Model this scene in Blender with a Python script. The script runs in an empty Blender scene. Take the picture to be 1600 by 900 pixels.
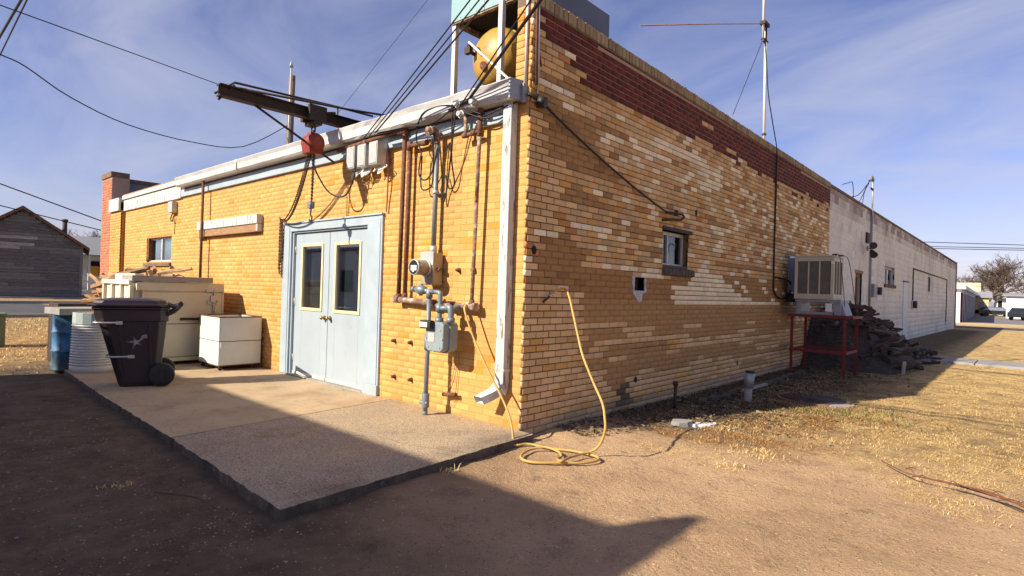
import bpy, math, random
import numpy as np
from mathutils import Vector, Matrix, noise
random.seed(7); RNG = np.random.default_rng(7)
SC = bpy.context.scene; COL = SC.collection
R = math.radians

# ------------------------------------------------------------------ camera
cam = bpy.data.cameras.new('camera'); CAM = bpy.data.objects.new('camera', cam); COL.objects.link(CAM)
cam.sensor_width = 36.0; cam.lens = 904.0 / 1600.0 * 36.0
cam.clip_start = 0.05; cam.clip_end = 3000
_yaw = math.atan(812 / 904.0); _pit = math.atan(3.5 / 904.0); _rol = math.atan(0.0314)
_fw0 = Vector((-math.sin(_yaw), math.cos(_yaw), 0)); _rt0 = Vector((math.cos(_yaw), math.sin(_yaw), 0)); _up0 = Vector((0, 0, 1))
_fw = _fw0 * math.cos(_pit) + _up0 * math.sin(_pit); _up = _up0 * math.cos(_pit) - _fw0 * math.sin(_pit)
_r = _rt0 * math.cos(_rol) + _up * math.sin(_rol); _u = -_rt0 * math.sin(_rol) + _up * math.cos(_rol)
_m = Matrix((( _r.x, _u.x, -_fw.x), (_r.y, _u.y, -_fw.y), (_r.z, _u.z, -_fw.z))).to_4x4()
_m.translation = Vector((3.635, -4.232, 1.42)); CAM.matrix_world = _m
SC.camera = CAM

# ------------------------------------------------------------------ light
SUN_DIR = Vector((-2.33, -6.6, 4.33)).normalized()
EXPOSURE = 0.90; SUN_STRENGTH = 4.7; SKY_STRENGTH = 0.064
elev = math.asin(SUN_DIR.z); azim = math.atan2(SUN_DIR.x, SUN_DIR.y)
sl = bpy.data.lights.new('sun', 'SUN'); sl.energy = SUN_STRENGTH; sl.angle = R(0.5); sl.color = (1.0, 0.88, 0.70)
so = bpy.data.objects.new('sun', sl); COL.objects.link(so)
so.rotation_euler = SUN_DIR.to_track_quat('Z', 'Y').to_euler(); so.location = (0, 0, 30)

W = bpy.data.worlds.new('World'); SC.world = W; W.use_nodes = True
nt = W.node_tree; nt.nodes.clear(); L = nt.links.new
def N(t, **k):
    n = nt.nodes.new(t)
    for a, b in k.items(): setattr(n, a, b)
    return n
out = N('ShaderNodeOutputWorld'); bg = N('ShaderNodeBackground'); bg.inputs[1].default_value = SKY_STRENGTH
sky = N('ShaderNodeTexSky', sky_type='NISHITA', sun_disc=False, sun_elevation=elev, sun_rotation=azim % (2 * math.pi))
sky.air_density = 1.0; sky.dust_density = 0.6; sky.ozone_density = 3.0
tc = N('ShaderNodeTexCoord'); sep = N('ShaderNodeSeparateXYZ'); L(tc.outputs['Generated'], sep.inputs[0])
zz = N('ShaderNodeMath', operation='MAXIMUM'); L(sep.outputs[2], zz.inputs[0]); zz.inputs[1].default_value = 0.0
za = N('ShaderNodeMath', operation='ADD'); L(zz.outputs[0], za.inputs[0]); za.inputs[1].default_value = 0.22
dv = N('ShaderNodeVectorMath', operation='DIVIDE'); L(tc.outputs['Generated'], dv.inputs[0])
cb = N('ShaderNodeCombineXYZ'); [L(za.outputs[0], cb.inputs[i]) for i in range(3)]; L(cb.outputs[0], dv.inputs[1])
mp = N('ShaderNodeMapping'); L(dv.outputs[0], mp.inputs[0]); mp.inputs['Scale'].default_value = (0.75, 1.35, 0.9); mp.inputs['Rotation'].default_value = (0, 0, R(35))
n1 = N('ShaderNodeTexNoise'); L(mp.outputs[0], n1.inputs['Vector']); n1.inputs['Scale'].default_value = 1.5; n1.inputs['Detail'].default_value = 8; n1.inputs['Roughness'].default_value = 0.55
n1.inputs['Distortion'].default_value = 0.7
cr = N('ShaderNodeMapRange'); L(n1.outputs['Fac'], cr.inputs[0]); cr.inputs[1].default_value = 0.38; cr.inputs[2].default_value = 0.76; cr.inputs[3].default_value = 0.0; cr.inputs[4].default_value = 0.74
mx = N('ShaderNodeMix', data_type='RGBA'); L(cr.outputs[0], mx.inputs[0]); 
tint = N('ShaderNodeMix', data_type='RGBA', blend_type='MULTIPLY'); tint.inputs[0].default_value = 1.0
L(sky.outputs[0], tint.inputs[6]); tint.inputs[7].default_value = (1.20, 0.98, 1.18, 1)
L(tint.outputs[2], mx.inputs[6]); mx.inputs[7].default_value = (5.2, 5.3, 6.5, 1)
L(mx.outputs[2], bg.inputs[0]); L(bg.outputs[0], out.inputs[0])
SC.view_settings.view_transform = 'Standard'; SC.view_settings.look = 'None'
SC.view_settings.exposure = EXPOSURE; SC.view_settings.gamma = 1.0; SC.view_settings.use_curve_mapping = False
SC.cycles.max_bounces = 6; SC.cycles.diffuse_bounces = 4; SC.cycles.transparent_max_bounces = 8

# ------------------------------------------------------------------ helpers
def s2l(h):
    h = h.lstrip('#'); o = []
    for i in (0, 2, 4):
        c = int(h[i:i + 2], 16) / 255
        o.append(c / 12.92 if c <= 0.04045 else ((c + 0.055) / 1.055) ** 2.4)
    return tuple(o)
def c4(c): return (c[0], c[1], c[2], 1.0)
MATS = {}
def mat(name, c1, c2=None, c3=None, scale=6, s3=3, t3=(0.55, 0.62), rough=0.75, metal=0.0, bump=0.0, bscale=80, stretch=(1, 1, 1), src=None, fine=0.12, fscale=140, spec=0.4, bdist=0.01, vor=0):
    if name in MATS: return MATS[name]
    m = bpy.data.materials.new(name); m.use_nodes = True; t = m.node_tree; t.nodes.clear(); lk = t.links.new
    def nn(ty, **k):
        n = t.nodes.new(ty)
        for a, b in k.items(): setattr(n, a, b)
        return n
    o = nn('ShaderNodeOutputMaterial'); p = nn('ShaderNodeBsdfPrincipled'); lk(p.outputs[0], o.inputs[0])
    p.inputs['Roughness'].default_value = rough; p.inputs['Metallic'].default_value = metal; p.inputs['Specular IOR Level'].default_value = spec
    tx = nn('ShaderNodeTexCoord'); mpn = nn('ShaderNodeMapping'); mpn.inputs['Scale'].default_value = stretch
    lk(tx.outputs['Object'], mpn.inputs[0]); vec = mpn.outputs[0]
    if src == 'attr':
        a = nn('ShaderNodeAttribute', attribute_name='Col'); col = a.outputs['Color']
    elif src == 'obj':
        a = nn('ShaderNodeObjectInfo'); col = a.outputs['Color']
        # texture position unique to each brick
        ad = nn('ShaderNodeVectorMath', operation='ADD'); lk(mpn.outputs[0], ad.inputs[0]); lk(a.outputs['Location'], ad.inputs[1]); vec = ad.outputs[0]
    else:
        a = nn('ShaderNodeRGB'); a.outputs[0].default_value = c4(c1); col = a.outputs[0]
    def noi(sc, det=5, ro=0.6):
        n = nn('ShaderNodeTexNoise'); lk(vec, n.inputs['Vector']); n.inputs['Scale'].default_value = sc; n.inputs['Detail'].default_value = det; n.inputs['Roughness'].default_value = ro
        return n.outputs['Fac']
    def rng(v, a0, a1, b0=0.0, b1=1.0):
        r = nn('ShaderNodeMapRange'); lk(v, r.inputs[0]); r.inputs[1].default_value = a0; r.inputs[2].default_value = a1; r.inputs[3].default_value = b0; r.inputs[4].default_value = b1
        return r.outputs[0]
    def mixc(f, a_, b_, bt='MIX'):
        x = nn('ShaderNodeMix', data_type='RGBA', blend_type=bt)
        if isinstance(f, float): x.inputs[0].default_value = f
        else: lk(f, x.inputs[0])
        lk(a_, x.inputs[6])
        if isinstance(b_, tuple): x.inputs[7].default_value = c4(b_)
        else: lk(b_, x.inputs[7])
        return x.outputs[2]
    if c2 is not None: col = mixc(rng(noi(scale), 0.35, 0.65), col, tuple(c2))
    if c3 is not None: col = mixc(rng(noi(s3, 8, 0.68), t3[0], t3[1]), col, tuple(c3))
    if fine:
        f_ = rng(noi(fscale, 3), 0.25, 0.75, 1 - fine * 2.2, 1 + fine)
        vm = nn('ShaderNodeVectorMath', operation='SCALE'); lk(col, vm.inputs[0]); lk(f_, vm.inputs['Scale']); col = vm.outputs[0]
    lk(col, p.inputs['Base Color'])
    if bump:
        b = nn('ShaderNodeBump'); b.inputs['Strength'].default_value = bump; b.inputs['Distance'].default_value = bdist
        lk(noi(bscale, 6, 0.65), b.inputs['Height']); lk(b.outputs[0], p.inputs['Normal'])
    MATS[name] = m; return m
def glass_mat(name, tintc=(0.8, 0.85, 0.88), base=0.12):
    m = bpy.data.materials.new(name); m.use_nodes = True; t = m.node_tree; t.nodes.clear()
    o = t.nodes.new('ShaderNodeOutputMaterial'); a = t.nodes.new('ShaderNodeBsdfTransparent'); g = t.nodes.new('ShaderNodeBsdfGlossy'); f = t.nodes.new('ShaderNodeLayerWeight'); x = t.nodes.new('ShaderNodeMixShader'); p = t.nodes.new('ShaderNodeMath'); q = t.nodes.new('ShaderNodeMath')
    a.inputs[0].default_value = c4(tintc); g.inputs[0].default_value = (0.9, 0.92, 0.95, 1); g.inputs['Roughness'].default_value = 0.03
    p.operation = 'POWER'; t.links.new(f.outputs['Facing'], p.inputs[0]); p.inputs[1].default_value = 4.0; q.operation = 'MULTIPLY_ADD'; t.links.new(p.outputs[0], q.inputs[0]); q.inputs[1].default_value = 0.8; q.inputs[2].default_value = base
    t.links.new(q.outputs[0], x.inputs[0]); t.links.new(a.outputs[0], x.inputs[1]); t.links.new(g.outputs[0], x.inputs[2]); t.links.new(x.outputs[0], o.inputs[0])
    MATS[name] = m; return m

def V3(p): return Vector(p)
def smooth_path(pts, k=6):
    P = [Vector(p) for p in pts]; o = []
    for i in range(len(P) - 1):
        p0 = P[max(i - 1, 0)]; p1 = P[i]; p2 = P[i + 1]; p3 = P[min(i + 2, len(P) - 1)]
        for j in range(k):
            t = j / k
            o.append(0.5 * ((2 * p1) + (p2 - p0) * t + (2 * p0 - 5 * p1 + 4 * p2 - p3) * t * t + (3 * p1 - p0 - 3 * p2 + p3) * t ** 3))
    o.append(P[-1]); return o
def sag_path(a, b, sag, n=16):
    a = Vector(a); b = Vector(b)
    return [a.lerp(b, i / n) - Vector((0, 0, sag * 4 * (i / n) * (1 - i / n))) for i in range(n + 1)]

class MB:
    def __init__(s): s.v = []; s.f = []; s.s = []; s.c = []
    def add(s, vs, fs, smooth=False, col=None):
        b = len(s.v); s.v.extend([tuple(v) for v in vs]); s.f.extend([tuple(i + b for i in f) for f in fs])
        s.s.extend([smooth] * len(fs)); s.c.extend([col] * len(fs)); return s
    def box(s, x0, x1, y0, y1, z0, z1, col=None):
        v = [(x0, y0, z0), (x1, y0, z0), (x1, y1, z0), (x0, y1, z0), (x0, y0, z1), (x1, y0, z1), (x1, y1, z1), (x0, y1, z1)]
        return s.add(v, [(0, 3, 2, 1), (4, 5, 6, 7), (0, 1, 5, 4), (1, 2, 6, 5), (2, 3, 7, 6), (3, 0, 4, 7)], col=col)
    def obox(s, c, ax, ay, az, col=None):
        c, ax, ay, az = map(Vector, (c, ax, ay, az))
        v = [c + ax * i + ay * j + az * k for k in (-1, 1) for (i, j) in ((-1, -1), (1, -1), (1, 1), (-1, 1))]
        return s.add(v, [(0, 3, 2, 1), (4, 5, 6, 7), (0, 1, 5, 4), (1, 2, 6, 5), (2, 3, 7, 6), (3, 0, 4, 7)], col=col)
    def bar(s, a, b, w, h, up=(0, 0, 1), col=None):
        a = Vector(a); b = Vector(b); d = (b - a); l = d.length; d.normalize(); sd = d.cross(Vector(up))
        if sd.length < 1e-4: sd = d.cross(Vector((1, 0, 0)))
        sd.normalize(); u = sd.cross(d).normalized()
        return s.obox((a + b) / 2, d * l / 2, sd * w / 2, u * h / 2, col)
    def tube(s, pts, r, n=8, cap=True, smooth=True, col=None):
        P = [Vector(p) for p in pts]; rr = r if isinstance(r, (list, tuple)) else [r] * len(P)
        t = (P[1] - P[0]).normalized(); a = t.cross(Vector((0, 0, 1)))
        if a.length < 0.05: a = t.cross(Vector((1, 0, 0)))
        a.normalize(); vs = []
        for i, p in enumerate(P):
            d = (P[min(i + 1, len(P) - 1)] - P[max(i - 1, 0)])
            if d.length < 1e-9: d = t
            d.normalize(); a = (a - d * a.dot(d)).normalized(); b = d.cross(a)
            vs += [p + (a * math.cos(2 * math.pi * k / n) + b * math.sin(2 * math.pi * k / n)) * rr[i] for k in range(n)]
        fs = [(i * n + k, i * n + (k + 1) % n, (i + 1) * n + (k + 1) % n, (i + 1) * n + k) for i in range(len(P) - 1) for k in range(n)]
        b0 = len(s.v); s.add(vs, fs, smooth, col)
        if cap:
            s.f.append(tuple(b0 + k for k in reversed(range(n)))); s.f.append(tuple(b0 + (len(P) - 1) * n + k for k in range(n))); s.s += [False, False]; s.c += [col, col]
        return s
    def cyl(s, a, b, r0, r1=None, n=12, cap=True, smooth=True, col=None): return s.tube([a, b], [r0, r0 if r1 is None else r1], n, cap, smooth, col)
    def lathe(s, cx, cy, prof, n=24, smooth=True, col=None):
        vs = [(cx + r * math.cos(2 * math.pi * k / n), cy + r * math.sin(2 * math.pi * k / n), z) for r, z in prof for k in range(n)]
        fs = [(i * n + k, i * n + (k + 1) % n, (i + 1) * n + (k + 1) % n, (i + 1) * n + k) for i in range(len(prof) - 1) for k in range(n)]
        return s.add(vs, fs, smooth, col)
    def ell(s, c, r, nu=16, nv=10, col=None):
        c = Vector(c); vs = []; 
        for j in range(nv + 1):
            t = math.pi * j / nv
            for k in range(nu):
                p = 2 * math.pi * k / nu; vs.append((c.x + r[0] * math.sin(t) * math.cos(p), c.y + r[1] * math.sin(t) * math.sin(p), c.z + r[2] * math.cos(t)))
        fs = [(j * nu + k, (j + 1) * nu + k, (j + 1) * nu + (k + 1) % nu, j * nu + (k + 1) % nu) for j in range(nv) for k in range(nu)]
        return s.add(vs, fs, True, col)
    def prism(s, poly, a, b, col=None):   # poly of 3D points extruded from offset a to offset b
        a = Vector(a); b = Vector(b); P = [Vector(p) for p in poly]; n = len(P)
        return s.add([p + a for p in P] + [p + b for p in P], [tuple(reversed(range(n))), tuple(range(n, 2 * n))] + [(i, (i + 1) % n, n + (i + 1) % n, n + i) for i in range(n)], col=col)
    def build(s, name, m, parent=None, off=None, bevel=0, kind=None, label=None, seg=2):
        o0 = Vector(off) if off is not None else (Vector(parent['_o']) if parent is not None and '_o' in parent.keys() else Vector((0, 0, 0)))
        me = bpy.data.meshes.new(name)
        me.from_pydata([(x - o0.x, y - o0.y, z - o0.z) for x, y, z in s.v], [], s.f)
        me.polygons.foreach_set('use_smooth', s.s)
        if any(c is not None for c in s.c):
            at = me.color_attributes.new('Col', 'FLOAT_COLOR', 'CORNER'); arr = []
            for f, c in zip(s.f, s.c): arr += list(c4(c or (0.5, 0.5, 0.5))) * len(f)
            at.data.foreach_set('color', arr)
        me.materials.append(m if not isinstance(m, str) else MATS[m]); me.update()
        o = bpy.data.objects.new(name, me); COL.objects.link(o); o['_o'] = list(o0)
        if parent is not None: o.parent = parent
        else: o.location = o0
        if kind: o['kind'] = kind
        if label: o['label'] = label
        if bevel:
            b = o.modifiers.new('edge', 'BEVEL'); b.width = bevel; b.segments = seg; b.limit_method = 'ANGLE'; b.angle_limit = R(40); b.harden_normals = False
        return o
    def solo(s, name, m, label, cat, group=None, bevel=0, base=None):
        if base is None:
            a = np.array(s.v); base = ((a[:, 0].min() + a[:, 0].max()) / 2, (a[:, 1].min() + a[:, 1].max()) / 2, a[:, 2].min())
        o = s.build(name, m, None, base, bevel); o['label'] = label; o['category'] = cat
        if group: o['group'] = group
        return o
def thing(name, label, cat, loc=(0, 0, 0), group=None):
    o = bpy.data.objects.new(name, None); COL.objects.link(o); o.location = loc; o['_o'] = list(loc); o['label'] = label; o['category'] = cat
    o.empty_display_size = 0.1
    if group: o['group'] = group
    return o
def local(root):        # build in local coordinates; place and turn later
    root['_o'] = [0, 0, 0]; return root
def copy_tree(o, parent=None):
    c = o.copy(); COL.objects.link(c)
    if parent is not None: c.parent = parent
    for ch in o.children: copy_tree(ch, c)
    return c
def np_mesh(name, verts, faces, m, cols=None, kind=None, parent=None, off=(0, 0, 0)):
    verts = np.asarray(verts, np.float32) - np.asarray(off, np.float32); faces = np.asarray(faces, np.int32); k = faces.shape[1]
    me = bpy.data.meshes.new(name); me.vertices.add(len(verts)); me.vertices.foreach_set('co', verts.ravel())
    me.loops.add(faces.size); me.loops.foreach_set('vertex_index', faces.ravel())
    me.polygons.add(len(faces)); me.polygons.foreach_set('loop_start', np.arange(0, faces.size, k, dtype=np.int32)); me.polygons.foreach_set('loop_total', np.full(len(faces), k, np.int32))
    me.update(calc_edges=True)
    if cols is not None:
        at = me.color_attributes.new('Col', 'FLOAT_COLOR', 'CORNER'); c = np.ones((len(faces), k, 4), np.float32); c[:, :, :3] = np.asarray(cols, np.float32)[:, None, :]
        at.data.foreach_set('color', c.ravel())
    me.materials.append(m); o = bpy.data.objects.new(name, me); COL.objects.link(o)
    if parent is not None: o.parent = parent
    else: o.location = off
    if kind: o['kind'] = kind
    return o
def inpoly(x, y, P):
    c = False; j = len(P) - 1
    for i in range(len(P)):
        if (P[i][1] > y) != (P[j][1] > y) and x < (P[j][0] - P[i][0]) * (y - P[i][1]) / (P[j][1] - P[i][1]) + P[i][0]: c = not c
        j = i
    return c
def nz(x, y, s=0.0): return noise.noise(Vector((x, y, s)))
def gz(x, y):           # the lot falls a little towards the far street
    return float(np.interp(y, [12, 42, 60], [0, -0.12, -0.2]))

# ------------------------------------------------------------------ materials
mat('brick_mass', (0, 0, 0), src='attr', rough=0.85, bump=0.35, bscale=160, fine=0.16, fscale=90, bdist=0.004)
mat('brick_single', (0, 0, 0), src='obj', rough=0.85, bump=0.35, bscale=160, fine=0.16, fscale=90, bdist=0.004)
mat('mortar', (0, 0, 0), src='attr', rough=0.95, bump=0.5, bscale=120, fine=0.15, bdist=0.004)
mat('block_mass', (0, 0, 0), src='attr', c3=(0.50, 0.47, 0.45), s3=1.6, t3=(0.50, 0.74), rough=0.95, bump=0.5, bscale=45, fine=0.16, fscale=30, stretch=(1, 1, 0.45), spec=0.08)
mat('block_single', (0, 0, 0), src='obj', c3=(0.50, 0.47, 0.45), s3=1.6, t3=(0.50, 0.74), rough=0.95, bump=0.5, bscale=45, fine=0.16, fscale=30, stretch=(1, 1, 0.45), spec=0.08)
mat('white_paint', (0.60, 0.60, 0.58), (0.50, 0.50, 0.50), (0.34, 0.30, 0.25), scale=5, s3=7, t3=(0.62, 0.70), rough=0.6, bump=0.15, bscale=40, fine=0.06)
mat('gutter_metal', (0.56, 0.56, 0.55), (0.47, 0.48, 0.49), (0.30, 0.22, 0.16), scale=3, s3=6, t3=(0.66, 0.74), rough=0.45, metal=0.0, bump=0.12, bscale=9, bdist=0.02, fine=0.05)
mat('peeling_paint', (0.56, 0.57, 0.55), (0.42, 0.47, 0.50), (0.20, 0.15, 0.11), scale=7, s3=9, t3=(0.56, 0.62), rough=0.8, bump=0.4, bscale=50, stretch=(3, 3, 0.5), fine=0.1)
mat('blue_white', (0.36, 0.435, 0.495), (0.31, 0.38, 0.44), (0.36, 0.34, 0.31), scale=4, s3=6, t3=(0.66, 0.74), rough=0.55, bump=0.1, bscale=30, fine=0.05)
mat('door_paint', (0.355, 0.42, 0.475), (0.325, 0.385, 0.44), (0.30, 0.32, 0.32), scale=1.8, s3=4, t3=(0.60, 0.80), rough=0.42, bump=0.10, bscale=7, fine=0.04, bdist=0.015)
mat('cream_trim', (0.70, 0.62, 0.36), (0.62, 0.55, 0.33), rough=0.5, fine=0.05)
mat('dark', (0.012, 0.011, 0.010), rough=0.9, fine=0)
mat('rust', (0.20, 0.085, 0.045), (0.12, 0.05, 0.03), (0.34, 0.22, 0.15), scale=14, s3=20, t3=(0.56, 0.68), rough=0.85, bump=0.4, bscale=120, fine=0.15)
mat('rust_pale', (0.30, 0.20, 0.14), (0.17, 0.09, 0.06), (0.5, 0.44, 0.36), scale=10, s3=14, t3=(0.52, 0.62), rough=0.85, bump=0.4, bscale=120, fine=0.15)
mat('steel_grey', (0.22, 0.26, 0.29), (0.17, 0.20, 0.23), (0.16, 0.12, 0.09), scale=10, s3=12, t3=(0.64, 0.72), rough=0.5, metal=0.3, bump=0.1, fine=0.06)
mat('galv', (0.52, 0.53, 0.52), (0.42, 0.43, 0.43), scale=14, rough=0.45, metal=0.3, fine=0.08)
mat('black_metal', (0.030, 0.024, 0.022), (0.055, 0.032, 0.022), scale=9, rough=0.7, bump=0.3, fine=0.1)
mat('black_rubber', (0.014, 0.014, 0.015), (0.022, 0.02, 0.02), scale=9, rough=0.55, fine=0.05)
mat('wire_black', (0.015, 0.014, 0.016), rough=0.6, fine=0)
mat('hoist_red', (0.29, 0.04, 0.022), (0.20, 0.03, 0.018), (0.12, 0.05, 0.03), scale=9, s3=10, t3=(0.62, 0.7), rough=0.5, bump=0.1, fine=0.08)
mat('stand_red', (0.20, 0.022, 0.018), (0.13, 0.018, 0.016), (0.10, 0.035, 0.022), scale=8, s3=9, t3=(0.6, 0.7), rough=0.6, fine=0.08)
mat('cream_metal', (0.62, 0.57, 0.42), (0.54, 0.49, 0.36), (0.28, 0.17, 0.09), scale=3, s3=4, t3=(0.68, 0.74), rough=0.5, bump=0.08, bscale=12, fine=0.05)
mat('cream_wood', (0.74, 0.68, 0.54), (0.64, 0.58, 0.45), (0.4, 0.3, 0.2), scale=3, s3=6, t3=(0.66, 0.74), rough=0.6, fine=0.06)
mat('white_enamel', (0.62, 0.67, 0.63), (0.54, 0.60, 0.57), (0.17, 0.10, 0.06), scale=3, s3=8, t3=(0.66, 0.71), rough=0.4, bump=0.08, bscale=10, fine=0.04)
mat('ac_cream', (0.50, 0.47, 0.36), (0.44, 0.41, 0.31), scale=3, rough=0.5, fine=0.05)
mat('ac_louver', (0.20, 0.185, 0.145), (0.15, 0.14, 0.11), scale=6, rough=0.7, fine=0.08)
mat('duct_grey', (0.30, 0.32, 0.36), (0.24, 0.26, 0.30), scale=4, rough=0.5, metal=0.3, fine=0.06)
mat('bin_plastic', (0.020, 0.011, 0.017), (0.026, 0.016, 0.022), (0.042, 0.028, 0.034), scale=3, s3=5, t3=(0.6, 0.75), rough=0.42, bump=0.08, bscale=40, fine=0.05, spec=0.5)
mat('star_paint', (0.34, 0.34, 0.40), (0.08, 0.07, 0.09), scale=28, rough=0.7)
mat('teal_metal', (0.23, 0.40, 0.42), (0.20, 0.35, 0.375), (0.25, 0.24, 0.2), scale=3, s3=5, t3=(0.68, 0.75), rough=0.5, fine=0.05)
mat('teal_metal_shade', (0.10, 0.125, 0.18), (0.085, 0.105, 0.15), scale=2, rough=0.6, fine=0.04)  # the teal cooler metal with shade painted in
mat('tank_yellow', (0.50, 0.29, 0.045), (0.36, 0.215, 0.05), (0.16, 0.10, 0.05), scale=4, s3=4, t3=(0.58, 0.7), rough=0.45, bump=0.12, bscale=10, fine=0.07)
mat('drum_blue', (0.045, 0.20, 0.42), (0.04, 0.12, 0.20), (0.03, 0.06, 0.07), scale=3, s3=3, t3=(0.46, 0.6), rough=0.55, bump=0.1, fine=0.1)
mat('band_teal', (0.33, 0.41, 0.41), (0.40, 0.47, 0.46), scale=6, rough=0.5, fine=0.06)
mat('ribbed_white', (0.66, 0.66, 0.62), (0.55, 0.55, 0.52), (0.30, 0.25, 0.18), scale=4, s3=5, t3=(0.66, 0.74), rough=0.5, fine=0.06)
mat('log_bark', (0.16, 0.10, 0.06), (0.30, 0.19, 0.10), scale=9, rough=0.9, bump=0.5, bscale=40, stretch=(1, 4, 4), fine=0.2)
mat('log_split', (0.50, 0.32, 0.16), (0.36, 0.21, 0.10), (0.16, 0.09, 0.05), scale=6, s3=7, t3=(0.54, 0.64), rough=0.85, bump=0.4, bscale=50, stretch=(1, 5, 5), fine=0.15)
mat('log_old', (0.070, 0.056, 0.048), (0.032, 0.025, 0.022), (0.16, 0.135, 0.12), scale=7, s3=8, t3=(0.55, 0.68), rough=0.95, bump=0.5, bscale=50, stretch=(1, 5, 5), fine=0.2)
mat('grey_wood', (0.20, 0.195, 0.20), (0.13, 0.125, 0.13), (0.34, 0.33, 0.32), scale=2.5, s3=2.5, t3=(0.56, 0.72), rough=0.95, bump=0.5, bscale=30, stretch=(1, 1, 9), fine=0.25, fscale=20)
mat('board_wood', (0.40, 0.24, 0.12), (0.25, 0.14, 0.08), (0.5, 0.42, 0.34), scale=8, s3=9, t3=(0.6, 0.68), rough=0.85, bump=0.3, bscale=40, stretch=(1, 8, 8), fine=0.15)
mat('grey_plank', (0.36, 0.345, 0.31), (0.27, 0.255, 0.225), scale=4, rough=0.85, bump=0.25, bscale=30, stretch=(2, 2, 8), fine=0.1)
mat('old_stone', (0.24, 0.16, 0.10), (0.15, 0.10, 0.07), scale=9, rough=0.95, bump=0.5, bscale=50, fine=0.2)
mat('dark_stone', (0.13, 0.105, 0.085), (0.07, 0.055, 0.045), scale=9, rough=0.95, bump=0.5, bscale=50, fine=0.2)
mat('stucco_grey', (0.26, 0.26, 0.28), (0.19, 0.19, 0.21), scale=2, rough=0.95, bump=0.3, bscale=50, fine=0.1)
mat('concrete', (0.50, 0.38, 0.235), (0.42, 0.31, 0.19), (0.30, 0.20, 0.115), scale=2.2, s3=1.6, t3=(0.52, 0.70), rough=0.9, bump=0.35, bscale=110, fine=0.14, fscale=190, bdist=0.006)
mat('concrete_rough', (0.50, 0.385, 0.25), (0.40, 0.325, 0.235), (0.24, 0.175, 0.12), scale=1.3, s3=0.9, t3=(0.50, 0.68), rough=0.95, bump=0.8, bscale=70, fine=0.34, fscale=75, bdist=0.010)
mat('slab_edge', (0.15, 0.115, 0.085), (0.075, 0.056, 0.042), (0.24, 0.19, 0.145), scale=5, s3=9, t3=(0.56, 0.7), rough=0.95, bump=0.8, bscale=50, fine=0.25)
mat('concrete_grey', (0.34, 0.33, 0.32), (0.26, 0.255, 0.25), scale=3, rough=0.9, bump=0.4, bscale=70, fine=0.15)
mat('asphalt', (0.085, 0.083, 0.088), (0.065, 0.063, 0.066), scale=1.5, rough=0.9, bump=0.3, bscale=60, fine=0.15)
mat('gravel_lot', (0.22, 0.215, 0.22), (0.18, 0.17, 0.17), scale=0.5, rough=0.95, fine=0.1, fscale=5)
mat('sand', (0.55, 0.42, 0.22), (0.48, 0.36, 0.2), scale=0.5, rough=0.95, fine=0.1)
mat('roof_tar', (0.08, 0.075, 0.07), (0.06, 0.055, 0.05), scale=2, rough=0.9)
mat('hose_yellow', (0.56, 0.35, 0.10), (0.46, 0.28, 0.09), (0.33, 0.21, 0.10), scale=5, s3=8, t3=(0.56, 0.68), rough=0.5, fine=0.06, spec=0.4)
mat('curtain', (0.36, 0.52, 0.55), (0.26, 0.40, 0.44), scale=6, stretch=(4, 4, 0.3), rough=0.9)
mat('silver', (0.55, 0.55, 0.56), (0.45, 0.45, 0.46), scale=10, rough=0.35, metal=0.7, fine=0.05)
mat('brass', (0.38, 0.27, 0.12), rough=0.35, metal=0.8, fine=0.05)
mat('meter_tan', (0.40, 0.33, 0.22), (0.33, 0.27, 0.18), scale=6, rough=0.5, metal=0.2, fine=0.06)
mat('meter_grey', (0.25, 0.31, 0.33), (0.20, 0.25, 0.27), (0.25, 0.23, 0.2), scale=6, s3=8, t3=(0.66, 0.74), rough=0.5, bump=0.08, fine=0.05)
mat('label_white', (0.7, 0.7, 0.68), rough=0.5, fine=0.03)
mat('label_red', (0.62, 0.30, 0.28), (0.7, 0.6, 0.58), scale=60, rough=0.5, fine=0)
mat('grass_blade', (0, 0, 0), src='attr', rough=0.8, fine=0)
mat('pebbles', (0, 0, 0), src='attr', rough=0.85, fine=0.1)
mat('bark_far', (0.12, 0.085, 0.065), (0.085, 0.06, 0.045), scale=2, rough=0.95, fine=0.1)
mat('house_yellow', (0.62, 0.52, 0.27), (0.56, 0.47, 0.25), scale=1, rough=0.8)
mat('house_white', (0.72, 0.74, 0.78), (0.66, 0.68, 0.72), scale=1, rough=0.7)
mat('roof_beige', (0.66, 0.58, 0.36), (0.6, 0.52, 0.33), scale=0.6, rough=0.7)
mat('roof_grey', (0.30, 0.31, 0.33), (0.25, 0.26, 0.28), scale=1, rough=0.8)
mat('roof_brown', (0.16, 0.09, 0.06), rough=0.9)
mat('garage_door', (0.11, 0.035, 0.04), (0.08, 0.03, 0.04), scale=1, rough=0.9, spec=0.02)
mat('trim_orange', (0.68, 0.34, 0.035), (0.6, 0.28, 0.03), scale=5, rough=0.7)
mat('green_box', (0.16, 0.21, 0.135), (0.13, 0.17, 0.11), scale=4, rough=0.5, fine=0.06)
mat('car_paint', (0.02, 0.025, 0.035), rough=0.25, fine=0)
mat('frost', (0.24, 0.27, 0.36), (0.19, 0.215, 0.29), scale=3, rough=0.25, fine=0.03)
mat('slate_pane', (0.075, 0.085, 0.125), (0.055, 0.062, 0.095), scale=3, rough=0.3, fine=0.03)
mat('plank_dark', (0.15, 0.147, 0.155), (0.09, 0.087, 0.094), (0.27, 0.26, 0.26), scale=2.5, s3=3, t3=(0.56, 0.72), rough=0.95, bump=0.5, bscale=30, stretch=(1, 1, 9), fine=0.25, fscale=20)
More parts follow.
